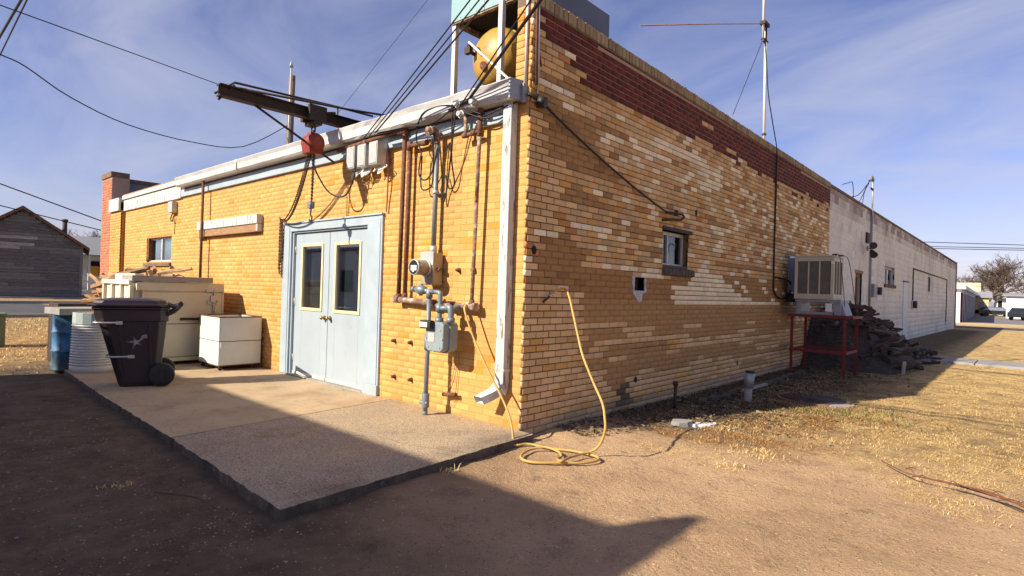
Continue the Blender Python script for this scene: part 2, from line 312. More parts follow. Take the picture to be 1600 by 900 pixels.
mat('plank_pale', (0.40, 0.38, 0.35), (0.24, 0.23, 0.22), (0.5, 0.48, 0.44), scale=2.5, s3=3, t3=(0.54, 0.7), rough=0.95, bump=0.5, bscale=30, stretch=(1, 1, 9), fine=0.25, fscale=20)
mat('log_old_grey', (0.15, 0.13, 0.115), (0.075, 0.06, 0.052), (0.27, 0.24, 0.21), scale=7, s3=8, t3=(0.52, 0.66), rough=0.95, bump=0.5, bscale=50, stretch=(1, 5, 5), fine=0.2)
mat('log_old_red', (0.085, 0.048, 0.038), (0.04, 0.026, 0.022), scale=7, rough=0.95, bump=0.5, bscale=50, stretch=(1, 5, 5), fine=0.2)
mat('added_backing', (0.030, 0.034, 0.042), (0.02, 0.023, 0.03), (0.06, 0.058, 0.05), scale=3, s3=3, t3=(0.55, 0.7), rough=0.8, fine=0.1)  # for the panel added behind the door panes
mat('pole_wood', (0.22, 0.165, 0.12), (0.15, 0.11, 0.08), scale=3, stretch=(4, 4, 0.4), rough=0.95, bump=0.4, bscale=30, fine=0.15)
mat('copper', (0.42, 0.22, 0.14), (0.3, 0.14, 0.09), scale=12, rough=0.6, fine=0.1)
mat('soffit', (0.16, 0.095, 0.06), (0.1, 0.06, 0.04), scale=6, rough=0.9)
mat('stucco_white', (0.62, 0.62, 0.62), (0.54, 0.54, 0.54), scale=2, rough=0.9)
mat('caulk', (0.50, 0.51, 0.54), (0.4, 0.41, 0.44), scale=20, rough=0.9, bump=0.4)
glass_mat('glass'); glass_mat('glass_dim', (0.55, 0.58, 0.6), 0.05)
# ------------------------------------------------------------------ ground
def grid_axis(lo, hi, step, far_lo, far_hi):
    a = list(np.arange(lo, hi + 1e-6, step)); d = step; x = hi
    while x < far_hi: d *= 1.22; x += d; a.append(x)
    d = step; x = lo
    while x > far_lo: d *= 1.22; x -= d; a.insert(0, x)
    return np.array(a)
def ground_z(x, y):
    z = gz(x, y)
    if -12 < x < 12 and -8 < y < 16:
        near = max(0.0, min(1.0, (12 - abs(x)) / 3, (16 - abs(y - 2)) / 4))
        z += near * (0.018 * nz(x * 0.9, y * 0.9, 3) + 0.013 * nz(x * 3.1, y * 3.1, 5) + 0.009 * nz(x * 8, y * 8, 9) - 0.018 * (math.exp(-((y + 0.35 * x + 1.4) / 0.16) ** 2) + math.exp(-((y + 0.35 * x + 2.9) / 0.16) ** 2)) * (0.6 + 0.8 * nz(x * 2, y * 2, 19)) * (1.0 if x > 0.6 else 0.0)) - 0.006
        if x > 1.0 and y > 1.0: z += near * 0.012 * (nz(x * 4, y * 4, 11) + 0.4)
        if 0 < x < 0.5 and y > 0.3: z += 0.02 * (0.5 - x) / 0.5
    return z
gx = grid_axis(-9.5, 8.0, 0.06, -900, 900); gy = grid_axis(-5.0, 9.0, 0.06, -900, 1200)
GX, GY = np.meshgrid(gx, gy); GZ = np.array([[ground_z(a, b) for a in gx] for b in gy])
inside = (GX > -14.5) & (GX < -0.3) & (GY > 0.3) & (GY < 41.5); GZ[inside] = -0.05
slabm = (GX > -6.45) & (GX < 0.05) & (GY > -2.3) & (GY < 0.2); GZ[slabm] = -0.02
nx, ny = len(gx), len(gy); idx = np.arange(nx * ny).reshape(ny, nx)
gf = np.stack([idx[:-1, :-1].ravel(), idx[:-1, 1:].ravel(), idx[1:, 1:].ravel(), idx[1:, :-1].ravel()], 1)
gm = bpy.data.materials.new('ground'); gm.use_nodes = True; t = gm.node_tree; t.nodes.clear()
def nn(ty, **k):
    n = t.nodes.new(ty)
    for a, b in k.items(): setattr(n, a, b)
    return n
lk = t.links.new
o_ = nn('ShaderNodeOutputMaterial'); p_ = nn('ShaderNodeBsdfPrincipled'); lk(p_.outputs[0], o_.inputs[0]); p_.inputs['Roughness'].default_value = 0.95; p_.inputs['Specular IOR Level'].default_value = 0.2
geo = nn('ShaderNodeNewGeometry'); sp = nn('ShaderNodeSeparateXYZ'); lk(geo.outputs['Position'], sp.inputs[0])
def noi(sc, det=5, ro=0.6, di=0):
    n = nn('ShaderNodeTexNoise'); lk(geo.outputs['Position'], n.inputs['Vector']); n.inputs['Scale'].default_value = sc; n.inputs['Detail'].default_value = det; n.inputs['Roughness'].default_value = ro; n.inputs['Distortion'].default_value = di
    return n.outputs['Fac']
def rng(v, a0, a1, b0=0.0, b1=1.0):
    r = nn('ShaderNodeMapRange'); lk(v, r.inputs[0]); r.inputs[1].default_value = a0; r.inputs[2].default_value = a1; r.inputs[3].default_value = b0; r.inputs[4].default_value = b1; return r.outputs[0]
def mth(op, a, b):
    n = nn('ShaderNodeMath', operation=op)
    for i, v in enumerate((a, b)):
        if isinstance(v, (int, float)): n.inputs[i].default_value = v
        else: lk(v, n.inputs[i])
    return n.outputs[0]
def mixc(f, a_, b_):
    x = nn('ShaderNodeMix', data_type='RGBA'); lk(f, x.inputs[0])
    for i, v in ((6, a_), (7, b_)):
        if isinstance(v, tuple): x.inputs[i].default_value = c4(v)
        else: lk(v, x.inputs[i])
    return x.outputs[2]
damp = 0
wob = mth('MULTIPLY', mth('SUBTRACT', noi(0.9, 6, 0.65), 0.5), 3.2)
dirt = mixc(rng(noi(0.55, 6, 0.62), 0.38, 0.62), (0.59, 0.395, 0.225), (0.44, 0.285, 0.16))
dirt = mixc(rng(noi(4.5, 7, 0.7), 0.54, 0.76), dirt, (0.22, 0.145, 0.09))
dirt = mixc(rng(noi(38, 3, 0.6), 0.60, 0.72), dirt, (0.60, 0.47, 0.33))
dirt = mixc(rng(noi(60, 3, 0.6), 0.60, 0.70), dirt, (0.13, 0.09, 0.065))
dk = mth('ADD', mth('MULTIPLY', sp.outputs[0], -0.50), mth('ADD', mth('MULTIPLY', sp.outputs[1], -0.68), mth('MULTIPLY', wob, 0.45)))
dirt = mixc(rng(dk, 0.0, 1.5, 0.0, 0.92), dirt, mixc(rng(noi(3.1, 7, 0.7), 0.36, 0.64), (0.055, 0.037, 0.026), (0.155, 0.105, 0.070)))  # darker soil to the left, with the foreground shadow painted into it as well
far = rng(sp.outputs[1], 6.0, 12.0)
straw = mixc(rng(noi(1.6, 7, 0.7), 0.40, 0.62), mixc(far, (0.54, 0.375, 0.155), (0.64, 0.46, 0.19)), mixc(far, (0.27, 0.175, 0.085), (0.40, 0.275, 0.12)))
straw = mixc(rng(noi(5, 7, 0.7), 0.48, 0.64), straw, (0.22, 0.135, 0.07))
straw = mixc(rng(noi(25, 5, 0.7), 0.55, 0.75), straw, (0.70, 0.53, 0.24))
# dry lawn: right of the brick wall and out past the drums; bare dirt round the slab
fr = mth('ADD', mth('ADD', mth('MULTIPLY', sp.outputs[1], 1.0), mth('MULTIPLY', sp.outputs[0], 0.10)), wob)
g1 = rng(fr, 1.45, 2.8)
fl = mth('ADD', mth('MULTIPLY', sp.outputs[0], -1.0), wob); g2 = rng(fl, 7.6, 9.0, 0, 0.75)
gras = mth('MAXIMUM', g1, g2)
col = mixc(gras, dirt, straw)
litter_shade = mth('MULTIPLY', rng(mth('ADD', sp.outputs[0], mth('MULTIPLY', wob, 0.25)), 2.1, 1.3), rng(sp.outputs[0], -0.3, 0.0))
litter_shade = mth('MULTIPLY', litter_shade, rng(mth('ADD', sp.outputs[1], mth('MULTIPLY', wob, 0.3)), 0.9, 1.8))
litter_shade = mth('MULTIPLY', litter_shade, rng(sp.outputs[1], 42.0, 38.0))
col = mixc(mth('MULTIPLY', litter_shade, 0.85), col, mixc(rng(noi(9, 7, 0.7), 0.4, 0.6), (0.030, 0.022, 0.016), (0.085, 0.058, 0.036)))  # dark litter beside the wall, partly the building's shade painted into the ground
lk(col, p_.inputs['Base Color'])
bp = nn('ShaderNodeBump'); bp.inputs['Strength'].default_value = 1.0; bp.inputs['Distance'].default_value = 0.03
hh = mth('ADD', mth('MULTIPLY', noi(22, 6, 0.7), 0.8), mth('MULTIPLY', noi(85, 4, 0.7), 0.45)); lk(hh, bp.inputs['Height']); lk(bp.outputs[0], p_.inputs['Normal'])
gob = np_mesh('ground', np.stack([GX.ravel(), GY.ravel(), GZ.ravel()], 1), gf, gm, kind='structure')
gob.data.polygons.foreach_set('use_smooth', np.ones(len(gf), bool))

# ------------------------------------------------------------------ patio slab
ps = bpy.data.objects.new('patio_slab', None); COL.objects.link(ps); ps['kind'] = 'structure'; ps['_o'] = [0, 0, 0]
def slab_panel(P, m):
    mb = MB(); n = len(P); top = 0.07
    ctr = Vector((sum(p[0] for p in P) / n, sum(p[1] for p in P) / n, 0))
    E = []
    for i in range(n):      # slightly ragged edge
        a, b = Vector((*P[i], 0)), Vector((*P[(i + 1) % n], 0)); k = max(2, int((b - a).length / 0.05))
        for j in range(k):
            q = a.lerp(b, j / k); w = (0.014 * nz(q.x * 7, q.y * 7, 4) + 0.010 * nz(q.x * 19, q.y * 19, 6)) * (1 if q.y < -2.2 or q.x > 0.1 else 0.15) if j else 0
            nrm = (b - a).normalized(); E.append(q + Vector((nrm.y, -nrm.x, 0)) * w)
    mb.prism([(q.x, q.y, 0) for q in E], (0, 0, -0.10), (0, 0, top)); o = mb.build('slab_panel', m, ps, bevel=0.007); o.data.materials.append(MATS['slab_edge'])
    for p in o.data.polygons: p.material_index = 0 if p.normal.z > 0.5 else 1
    return o
slab_panel([(-1.806, -2.47), (0.33, -2.56), (0.17, -0.001), (-2.046, -0.001)], MATS['concrete_rough'])
slab_panel([(-4.30, -2.41), (-1.814, -2.469), (-2.054, -0.001), (-4.30, -0.001)], MATS['concrete'])
slab_panel([(-6.72, -2.31), (-4.308, -2.409), (-4.308, -0.001), (-6.80, -0.001)], MATS['concrete'])

for P in ([(-1.85, -1.9), (-1.55, -1.75), (-1.40, -1.5), (-1.05, -1.42), (-0.7, -1.15), (-0.3, -1.1), (0.22, -0.9)], [(-1.30, -1.52), (-1.18, -1.80), (-1.22, -2.05)], [(-4.2, -1.5), (-3.6, -1.32), (-3.1, -1.36), (-2.5, -1.05), (-2.0, -1.0)], [(-5.6, -2.34), (-5.3, -1.6), (-5.35, -0.9)]):
    mb = MB(); Q = smooth_path([(x, y, 0.0705) for x, y in P], 8); vs = []
    for i, q in enumerate(Q):
        t_ = Q[min(i + 1, len(Q) - 1)] - Q[max(i - 1, 0)]; s_ = Vector((-t_.y, t_.x, 0)).normalized(); w_ = 0.0022 * (0.6 + nz(i * 0.6, P[0][0], 3)) + 0.0006; o_2 = s_ * 0.02 * nz(i * 0.45, P[0][1], 7)
        vs += [q + o_2 + s_ * w_, q + o_2 - s_ * w_]
    mb.add(vs, [(2 * i, 2 * i + 1, 2 * i + 3, 2 * i + 2) for i in range(len(Q) - 1)]); mb.build('crack', MATS['dark_stone'], ps)
# ------------------------------------------------------------------ brickwork
BH, PZ, PL, J = 0.0580, 0.0677, 0.2035, 0.0095
BLD = thing('brick_building', 'yellow and tan brick building with pale blue double doors and red band under coping', 'building', (0, 0, 0))
def cut(a, b, holes):
    iv = [(a, b)]
    for h0, h1 in holes:
        nv = []
        for p, q in iv:
            if h1 <= p or h0 >= q: nv.append((p, q)); continue
            if h0 > p: nv.append((p, h0))
            if h1 < q: nv.append((h1, q))
        iv = nv
    return [(p, q) for p, q in iv if q - p > 0.03]
def courses(u0, u1, z0, z1, holes, seed, start=0.0, J=0.0095):
    rr = random.Random(seed); BH = PZ - J - 0.0002; o = []; k = 0; z = z0
    while z + BH <= z1 + 1e-6:
        off = (0 if k % 2 else -PL / 2) + rr.uniform(-0.012, 0.012); u = u0 + start + off
        while u < u1:
            a, b = max(u + J / 2, u0), min(u + PL - J / 2, u1)
            hs = [(h[0], h[1]) for h in holes if h[2] < z + BH and h[3] > z]
            if b - a > 0.03: 
                for p, q in cut(a, b, hs): o.append((p, q, z, z + BH))
            u += PL
        z += PZ; k += 1
    return o
def wall_sheet(mb, us, zs, holes, P, colf):      # sheet with openings; P(u,z)->3D
    us = sorted(set(us + [h[0] for h in holes] + [h[1] for h in holes])); zs = sorted(set(zs + [h[2] for h in holes] + [h[3] for h in holes]))
    for i in range(len(us) - 1):
        for j in range(len(zs) - 1):
            uc, zc = (us[i] + us[i + 1]) / 2, (zs[j] + zs[j + 1]) / 2
            if any(h[0] < uc < h[1] and h[2] < zc < h[3] for h in holes): continue
            mb.add([P(us[i], zs[j]), P(us[i + 1], zs[j]), P(us[i + 1], zs[j + 1]), P(us[i], zs[j + 1])], [(0, 1, 2, 3)], col=colf(uc, zc) if colf else None)

# --- side wall colours (laid in irregular patches of salvaged brick)
TAN, OCH, GTA, CRM, ORB, BRN, DBR, RED, LTA = (0.61, 0.385, 0.175), (0.62, 0.345, 0.11), (0.52, 0.36, 0.18), (0.84, 0.73, 0.50), (0.46, 0.215, 0.068), (0.37, 0.21, 0.08), (0.29, 0.16, 0.064), (0.115, 0.020, 0.012), (0.67, 0.45, 0.225)
Z_B1 = [(0.2, 3.29), (0.94, 3.35), (1.05, 3.23), (1.25, 3.03), (1.40, 2.9), (1.9, 2.75), (0.9, 2.72), (0.23, 2.79)]
Z_B2 = [(0.28, 1.96), (0.73, 1.95), (0.96, 1.76), (2.05, 1.66), (3.05, 1.6), (3.06, 1.33), (8.16, 1.33), (9.2, 0.8), (4.85, 0.76), (3.44, 0.82), (2.46, 0.76), (1.06, 0.79), (0.97, 1.40), (0.6, 1.50), (0.14, 1.62)]
Z_B3 = [(1.01, 0.79), (1.91, 0.74), (6.32, 0.63), (6.34, 0.48), (2.95, 0.40), (2.27, 0.37), (1.66, 0.30), (1.12, 0.55)]
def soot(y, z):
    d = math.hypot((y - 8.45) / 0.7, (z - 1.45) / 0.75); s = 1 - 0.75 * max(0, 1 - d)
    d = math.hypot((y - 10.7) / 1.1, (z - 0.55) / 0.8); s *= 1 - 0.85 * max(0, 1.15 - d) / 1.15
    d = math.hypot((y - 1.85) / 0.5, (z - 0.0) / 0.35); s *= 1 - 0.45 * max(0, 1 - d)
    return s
def side_kind(y, z):     # -> (name, colour), deterministic
    row = int(z / PZ); h = (math.sin(y * 127.1 + row * 311.7) * 43758.5453) % 1.0
    run = nz(y * 1.1, row * 7.31, 2); run2 = nz(y * 0.55, row * 3.7, 8); big = nz(y * 0.45, z * 1.2, 20)
    zb = 4.03 if y < 0.3 else (3.94 if y < 0.72 else (3.80 if y < 0.9 else 3.69))
    if y > 3.8: zb += 0.09 * nz(y * 2.0, row * 5.1, 31) - 0.02
    if 3.7 < y < 5.6 and 3.66 < z < 4.0 and run > 0.22: return 'tan', TAN
    if z > zb and y > (0.17 if z > 4.0 else 0.25): return 'red', RED
    if z > 3.55 and y > 6 and h < 0.10: return 'red', RED
    if inpoly(y, z, Z_B1):
        return ('flush', BRN) if h > 0.25 else ('dk', DBR)
    if 3.43 < z < 3.50 and 0.12 < y < 0.74: return 'cream', CRM
    if abs(z - 3.22) < 0.035 and 1.1 < y < 2.9: return 'cream', (CRM if h > 0.2 else TAN)
    if abs(z - 3.39) < 0.07 and 2.4 < y < 4.1 and h > 0.35: return 'cream', CRM
    if 3.0 < z < 3.5 and 1.6 < y < 4.6 and big > -0.1 and h < 0.32: return 'cream', CRM
    if abs(z - 2.0) < 0.034 and 0.1 < y < 0.52: return 'cream', CRM
    if abs(z - 2.13) < 0.034 and 0.75 < y < 1.4: return 'cream', CRM
    if abs(z - 1.73) < 0.034 and 0.96 < y < 2.9: return 'cream', (CRM if h > 0.15 else LTA)
    if abs(z - 1.66) < 0.034 and 2.3 < y < 2.8: return 'cream', CRM
    if 1.31 < z < 1.8 and y > 3.05:
        lim = {0: 7.7}.get(row - 19, 5.9 - 1.3 * (z - 1.4) / 0.35 + 0.5 * nz(row * 3.3, 1, 1)); lo = 3.06 + max(0, (z - 1.4)) * 2.2
        if lo < y < lim: return 'cream', CRM
        if z < 1.75: return ('cream', CRM) if h < 0.13 else ('flush', BRN if h < 0.6 else (0.36, 0.20, 0.078))
    if abs(z - 1.03) < 0.034 and 0.85 < y < 2.0: return 'tan', LTA
    if abs(z - 0.82) < 0.034 and 1.3 < y < 3.6: return 'tan', LTA
    if inpoly(y, z, Z_B2) or inpoly(y, z, Z_B3):
        if z < 1.0 and run > 0.28: return 'tan', LTA
        if h < 0.07 and z > 1.33: return 'flush', (0.29, 0.145, 0.058)
        return 'flush', (0.41, 0.24, 0.094) if z < 1.33 else (0.35, 0.19, 0.072)
    if 1.45 < y < 2.15 and 0.05 < z < 0.62 and h < 0.55 - abs(y - 1.85) * 0.9 and z < 0.5 - abs(y - 1.9): return 'dk', (0.15, 0.098, 0.06)
    if z < 0.78:
        if y > 4 and run2 > 0.18: return 'flush', (0.42, 0.265, 0.115)
        return 'tan', (LTA if h < 0.5 else (TAN if h < 0.92 else OCH))
    if y < 0.95 and z < 1.5: return 'tan', (LTA if h < 0.5 else (TAN if h < 0.85 else OCH))
    if run2 > 0.40: return 'flush' if h > 0.5 else 'dk', BRN
    cp = 0.04 + (0.10 if y > 3 else 0.02) + 0.12 * max(0, run)
    if h < cp: return 'cream', CRM
    if h < cp + 0.06: return 'orb', ORB
    if h < cp + 0.17: return 'och', OCH
    if h < cp + 0.23: return 'brn', BRN
    if h < cp + 0.37: return 'gta', GTA
    return 'tan', TAN if run < 0.1 else LTA
def jit(c, y, z, a=0.14):
    k = 1 + a * (2 * ((math.sin(y * 91.3 + z * 517.9) * 9631.77) % 1.0) - 1); k2 = 1 + 0.05 * (2 * ((math.sin(y * 37.1 + z * 211.9) * 5531.7) % 1.0) - 1)
    return (c[0] * k, c[1] * k * k2, c[2] * k)
def side_col(y, z): 
    k, c = side_kind(y, z); s = soot(y, z); c = jit(c, y, z, {'red': 0.3, 'flush': 0.06, 'dk': 0.10}.get(k, 0.13))
    if z < 0.16: c = tuple(0.55 * a + 0.45 * b for a, b in zip(c, (0.24, 0.20, 0.16)))
    return (c[0] * s, c[1] * s, c[2] * s)
def side_mortar(y, z):
    k, c = side_kind(y, z); s = soot(y, z)
    c = {'flush': (c[0] * 0.92, c[1] * 0.92, c[2] * 0.92), 'red': (0.42, 0.28, 0.21)}.get(k, (0.125, 0.085, 0.048))
    if z < 0.12: c = (0.24, 0.21, 0.17)
    return (c[0] * s, c[1] * s, c[2] * s)
YEL = (0.63, 0.342, 0.106)
def back_col(x, z):
    h = (math.sin(x * 77.7 + z * 413.1) * 23421.63) % 1.0; c = YEL
    if h < 0.07: c = (0.64, 0.285, 0.045)
    elif h < 0.20: c = (0.66, 0.385, 0.13)
    elif h > 0.95: c = (0.58, 0.32, 0.09)
    st = 1 - 0.22 * max(0.0, nz(x * 2.3, z * 0.35, 41)) - 0.14 * max(0.0, nz(x * 0.8, z * 0.8, 42)) - 0.20 * max(0.0, 1 - z / 0.3) * (0.6 + nz(x * 4, 1, 43)); c = jit(c, x, z, 0.05); return (c[0] * st, c[1] * st * (0.97 + 0.03 * st), c[2] * st)
TOPF = lambda y: 4.33 - 0.10 * min(y, 11.2) / 11.2      # coping top, falls a little
SIDE_HOLES = [(2.78, 3.53, 1.825, 2.285), (2.06, 2.31, 1.465, 1.63)]
BACK_HOLES = [(-4.78, -2.40, 0.0, 2.26), (-11.40, -9.79, 1.80, 2.335)]
YE = 11.10
side = [b for b in courses(0.0, YE, -0.06, 4.2, SIDE_HOLES, 3) if b[3] < TOPF((b[0] + b[1]) / 2) - 0.124]
back = courses(-13.15, -0.021, -0.06, 3.12, BACK_HOLES, 5, J=0.0055)
strip = courses(-0.205, -0.021, 3.12 + 0.0645 - 0.0565, 4.21, [], 8, J=0.0062)
pier = courses(-14.03, -13.14, 0.0, 3.08, [], 9, J=0.0062)
redp = courses(-14.92, -14.045, 0.0, 4.0, [], 10)
CAMP = Vector((3.635, -4.232, 1.42))
def area(p, nrm, l):
    d = CAMP - p; q = d.dot(nrm); return 0 if q <= 0 else q * l / d.length ** 3
cand = []
for i, b in enumerate(side): cand.append((area(Vector((0, (b[0] + b[1]) / 2, b[2])), Vector((1, 0, 0)), b[1] - b[0]) if b[2] < 4.25 else 0, 's', i))
for i, b in enumerate(back): cand.append((area(Vector(((b[0] + b[1]) / 2, 0, b[2])), Vector((0, -1, 0)), b[1] - b[0]) if b[2] > 0.06 else 0, 'b', i))
cand.sort(reverse=True); single = {(k, i) for _, k, i in cand[:300]}
def brick_proto(nrm, l, h_=None):
    h, d, e = (BH if h_ is None else h_) / 2, 0.03, (0.004 if h_ is None or h_ < 0.06 else 0.0014); l /= 2
    loop = lambda a, b, w: [(-a, -b, w), (a, -b, w), (a, b, w), (-a, b, w)]
    vs = loop(l, h, -d) + loop(l, h, -e) + loop(l - e, h - e, 0)
    fs = [(4 * k + i, 4 * k + (i + 1) % 4, 4 * k + 4 + (i + 1) % 4, 4 * k + 4 + i) for k in (0, 1) for i in range(4)] + [(8, 9, 10, 11)]
    return vs, fs
def orient(v, ax):   # local (u, z, out) -> world offset
    u, z, w = v
    return (w, u, z) if ax == 's' else (u, -w, z)
protos = {}
def brick_mesh(ax, l):
    key = (ax, round(l, 2))
    if key not in protos:
        vs, fs = brick_proto(None, key[1] - 0.0005, 0.0620 if ax == 'b' else None); me = bpy.data.meshes.new('brick'); me.from_pydata([orient(v, ax) for v in vs], [], fs); me.materials.append(MATS['brick_single']); protos[key] = me
    return protos[key]
WALLS = {}
# mortar sheets + thickness
mb = MB(); us = list(np.arange(0, YE + 0.001, 0.1015)); zs = [z for z in np.arange(-0.06, 4.2, PZ / 2)]
us[-1] = YE
wall_sheet(mb, us, zs, SIDE_HOLES, lambda u, z: (-0.009, u, z), side_mortar)
wall_sheet(mb, [0.25, YE], [-0.1, 4.19], SIDE_HOLES, lambda u, z: (-0.20, u, z), lambda u, z: (0.2, 0.15, 0.1))
for h in SIDE_HOLES:
    for a, b in (((h[0], h[2]), (h[1], h[2])), ((h[1], h[2]), (h[1], h[3])), ((h[1], h[3]), (h[0], h[3])), ((h[0], h[3]), (h[0], h[2]))):
        mb.add([(-0.009, a[0], a[1]), (-0.009, b[0], b[1]), (-0.2, b[0], b[1]), (-0.2, a[0], a[1])], [(0, 1, 2, 3)], col=(0.15, 0.105, 0.06))
mb.add([(-0.009, 0, 4.185), (-0.009, YE, 4.10), (-0.205, YE, 4.10), (-0.205, 0, 4.185)], [(0, 1, 2, 3)], col=(0.2, 0.15, 0.1))
mb.add([(-0.009, YE, -0.1), (-0.205, YE, -0.1), (-0.205, YE, 4.1), (-0.009, YE, 4.1)], [(0, 1, 2, 3)], col=(0.2, 0.15, 0.1))
WALLS['s'] = mb.build('side_wall', MATS['mortar'], BLD)
mb = MB(); MY = (0.40, 0.225, 0.075)
wall_sheet(mb, [-13.15, -0.021], [-0.06, 3.45], BACK_HOLES, lambda u, z: (u, 0.0016, z), lambda u, z: MY)
wall_sheet(mb, [-13.15, -0.2], [-0.06, 3.45], BACK_HOLES, lambda u, z: (u, 0.22, z), lambda u, z: MY)
for h in BACK_HOLES:
    for a, b in (((h[0], h[2]), (h[1], h[2])), ((h[1], h[2]), (h[1], h[3])), ((h[1], h[3]), (h[0], h[3])), ((h[0], h[3]), (h[0], h[2]))):
        mb.add([(a[0], 0.0075, a[1]), (b[0], 0.0075, b[1]), (b[0], 0.22, b[1]), (a[0], 0.22, a[1])], [(0, 1, 2, 3)], col=MY)
wall_sheet(mb, [-0.205, -0.009], [3.1, 4.19], [], lambda u, z: (u, 0.0085, z), lambda u, z: MY)
mb.add([(-0.205, 0.0085, 3.1), (-0.205, 0.0085, 4.19), (-0.205, 0.3, 4.19), (-0.205, 0.3, 3.1)], [(0, 1, 2, 3)], col=(0.3, 0.2, 0.08))
mb.add([(-0.009, 0.0086, -0.06), (-0.009, 0.0086, 4.19), (-0.03, 0.0086, 4.19), (-0.03, 0.0086, -0.06)], [(0, 1, 2, 3)], col=MY)
mb.box(-14.03, -13.14, -0.09, 0.25, -0.1, 3.10, col=MY)
WALLS['b'] = mb.build('back_wall', MATS['mortar'], BLD)
mb = MB(); mb.box(-14.93, -14.04, -0.085, 0.3, -0.1, 4.02, col=(0.45, 0.30, 0.22)); mb.build('corner_pier', MATS['mortar'], BLD)
# individual bricks and the mass
mv, mf, mc = [], [], []
def mass(ax, b, off, col):
    vs, fs = brick_proto(None, b[1] - b[0], b[3] - b[2]); c = ((b[0] + b[1]) / 2, (b[2] + b[3]) / 2); w = RNG.uniform(-0.0018, 0.0012) if ax == 's' else RNG.uniform(-0.0005, 0.0006); o = len(mv)
    for v in vs:
        p = orient((v[0], v[1], v[2] + w), ax); q = (off, c[0], c[1]) if ax == 's' else (c[0], off, c[1])
        mv.append((p[0] + q[0], p[1] + q[1], p[2] + q[2]))
    for f in fs: mf.append(tuple(i + o for i in f)); mc.append(col)
for ax, lst, colf in (('s', side, side_col), ('b', back, back_col)):
    for i, b in enumerate(lst):
        c = ((b[0] + b[1]) / 2, (b[2] + b[3]) / 2); col = colf(*c)
        if (ax, i) in single:
            o = bpy.data.objects.new('brick', brick_mesh(ax, b[1] - b[0])); COL.objects.link(o); o.parent = WALLS[ax]
            w = RNG.uniform(-0.002, 0.0015) if ax == 's' else RNG.uniform(-0.0005, 0.0006); o.location = (w, c[0], c[1]) if ax == 's' else (c[0], -w, c[1]); o.color = c4(col)
            a = RNG.uniform(-0.006, 0.006, 2) * (1 if ax == 's' else 0.3)
            o.rotation_euler = (a[0], a[1] * 0.4, a[1] * 0.6) if ax == 's' else (a[1] * 0.4, a[0], a[1] * 0.6)
        else: mass(ax, b, 0.0, col)
for b in strip: mass('b', b, 0.0, back_col((b[0] + b[1]) / 2, b[2]) if b[2] < 3.95 or b[2] > 4.12 else (0.62, 0.25, 0.04))
for b in pier: mass('b', b, -0.098, back_col((b[0] + b[1]) / 2, b[2]))
for b in redp: mass('b', b, -0.093, jit((0.46, 0.165, 0.085), b[0], b[2], 0.2))
np_mesh('brickwork', mv, mf, MATS['brick_mass'], mc, kind='stuff', parent=BLD)
# coping of bricks on end
cme = None; y = 0.045
pitch = 0.0765
while y < YE:
    if cme is None:
        m_ = MB().box(-0.215, 0.014, -0.0335, 0.0335, -0.060, 0.060); o = m_.build('coping_brick', MATS['brick_single'], BLD, bevel=0.006); cme = o.data; proto_c = o
    else:
        o = proto_c.copy(); COL.objects.link(o)
    o.location = (RNG.uniform(-0.004, 0.004), y, TOPF(y) - 0.061 + RNG.uniform(-0.003, 0.003)); k = 0.75 + 0.5 * RNG.random()
    o.color = (0.30 * k, 0.225 * k, 0.13 * k, 1); y += pitch
mb = MB(); mb.add([(0.004, 0.005, 4.19), (0.004, YE, 4.095), (-0.20, YE, 4.095), (-0.20, 0.005, 4.19), (0.004, 0.005, 4.315), (0.004, YE, 4.215), (-0.20, YE, 4.215), (-0.20, 0.005, 4.315)],
    [(0, 1, 5, 4), (4, 5, 6, 7), (2, 3, 7, 6), (3, 0, 4, 7), (1, 2, 6, 5)], col=(0.16, 0.12, 0.08)); mb.build('coping_mortar', MATS['mortar'], BLD)
# roof, west parapet, hidden walls
MB().box(-14.6, -0.21, 0.02, 11.0, 3.32, 3.41).build('roof', MATS['roof_tar'], BLD)
mb = MB(); mb.box(-14.92, -14.60, 0.31, 11.0, 0, 4.0); mb.build('west_parapet', MATS['stucco_grey'], BLD)
mb = MB(); mb.box(-14.95, -14.03, -0.12, 0.30, 4.02, 4.16); mb.box(-14.95, -14.57, 0.301, 11.0, 4.001, 4.10); mb.build('parapet_cap', MATS['old_stone'], BLD, bevel=0.01)
mb = MB(); mb.box(-14.6, -0.21, 10.9, 11.0, 0, 3.32); mb.build('rear_wall', MATS['stucco_grey'], BLD)
# eave: frieze boards, soffit, fascia
mb = MB(); mb.box(-9.2, -0.30, -0.045, 0.004, 3.095, 3.235); fz = mb.build('frieze_board', MATS['blue_white'], BLD, bevel=0.004)
mb = MB(); mb.box(-13.10, -9.21, -0.05, 0.004, 3.075, 3.345); mb.build('frieze_board', MATS['peeling_paint'], BLD, bevel=0.004)
mb = MB(); mb.box(-14.02, -13.15, -0.150, -0.1, 3.085, 3.40); mb.box(-14.02, -13.15, -0.1, 0.0, 3.30, 3.40); mb.build('frieze_board', MATS['peeling_paint'], BLD, bevel=0.006)
mb = MB(); mb.box(-13.1, -0.21, -0.035, 0.015, 3.24, 3.44); mb.build('soffit_board', MATS['soffit'], BLD)
mb = MB(); mb.box(-13.12, -0.21, -0.075, 0.10, 3.442, 3.468); mb.build('roof_edge', MATS['board_wood'], BLD)
mb = MB(); mb.box(-13.12, -9.15, -0.085, -0.05, 3.35, 3.44); mb.build('fascia_board', MATS['white_paint'], BLD, bevel=0.004)
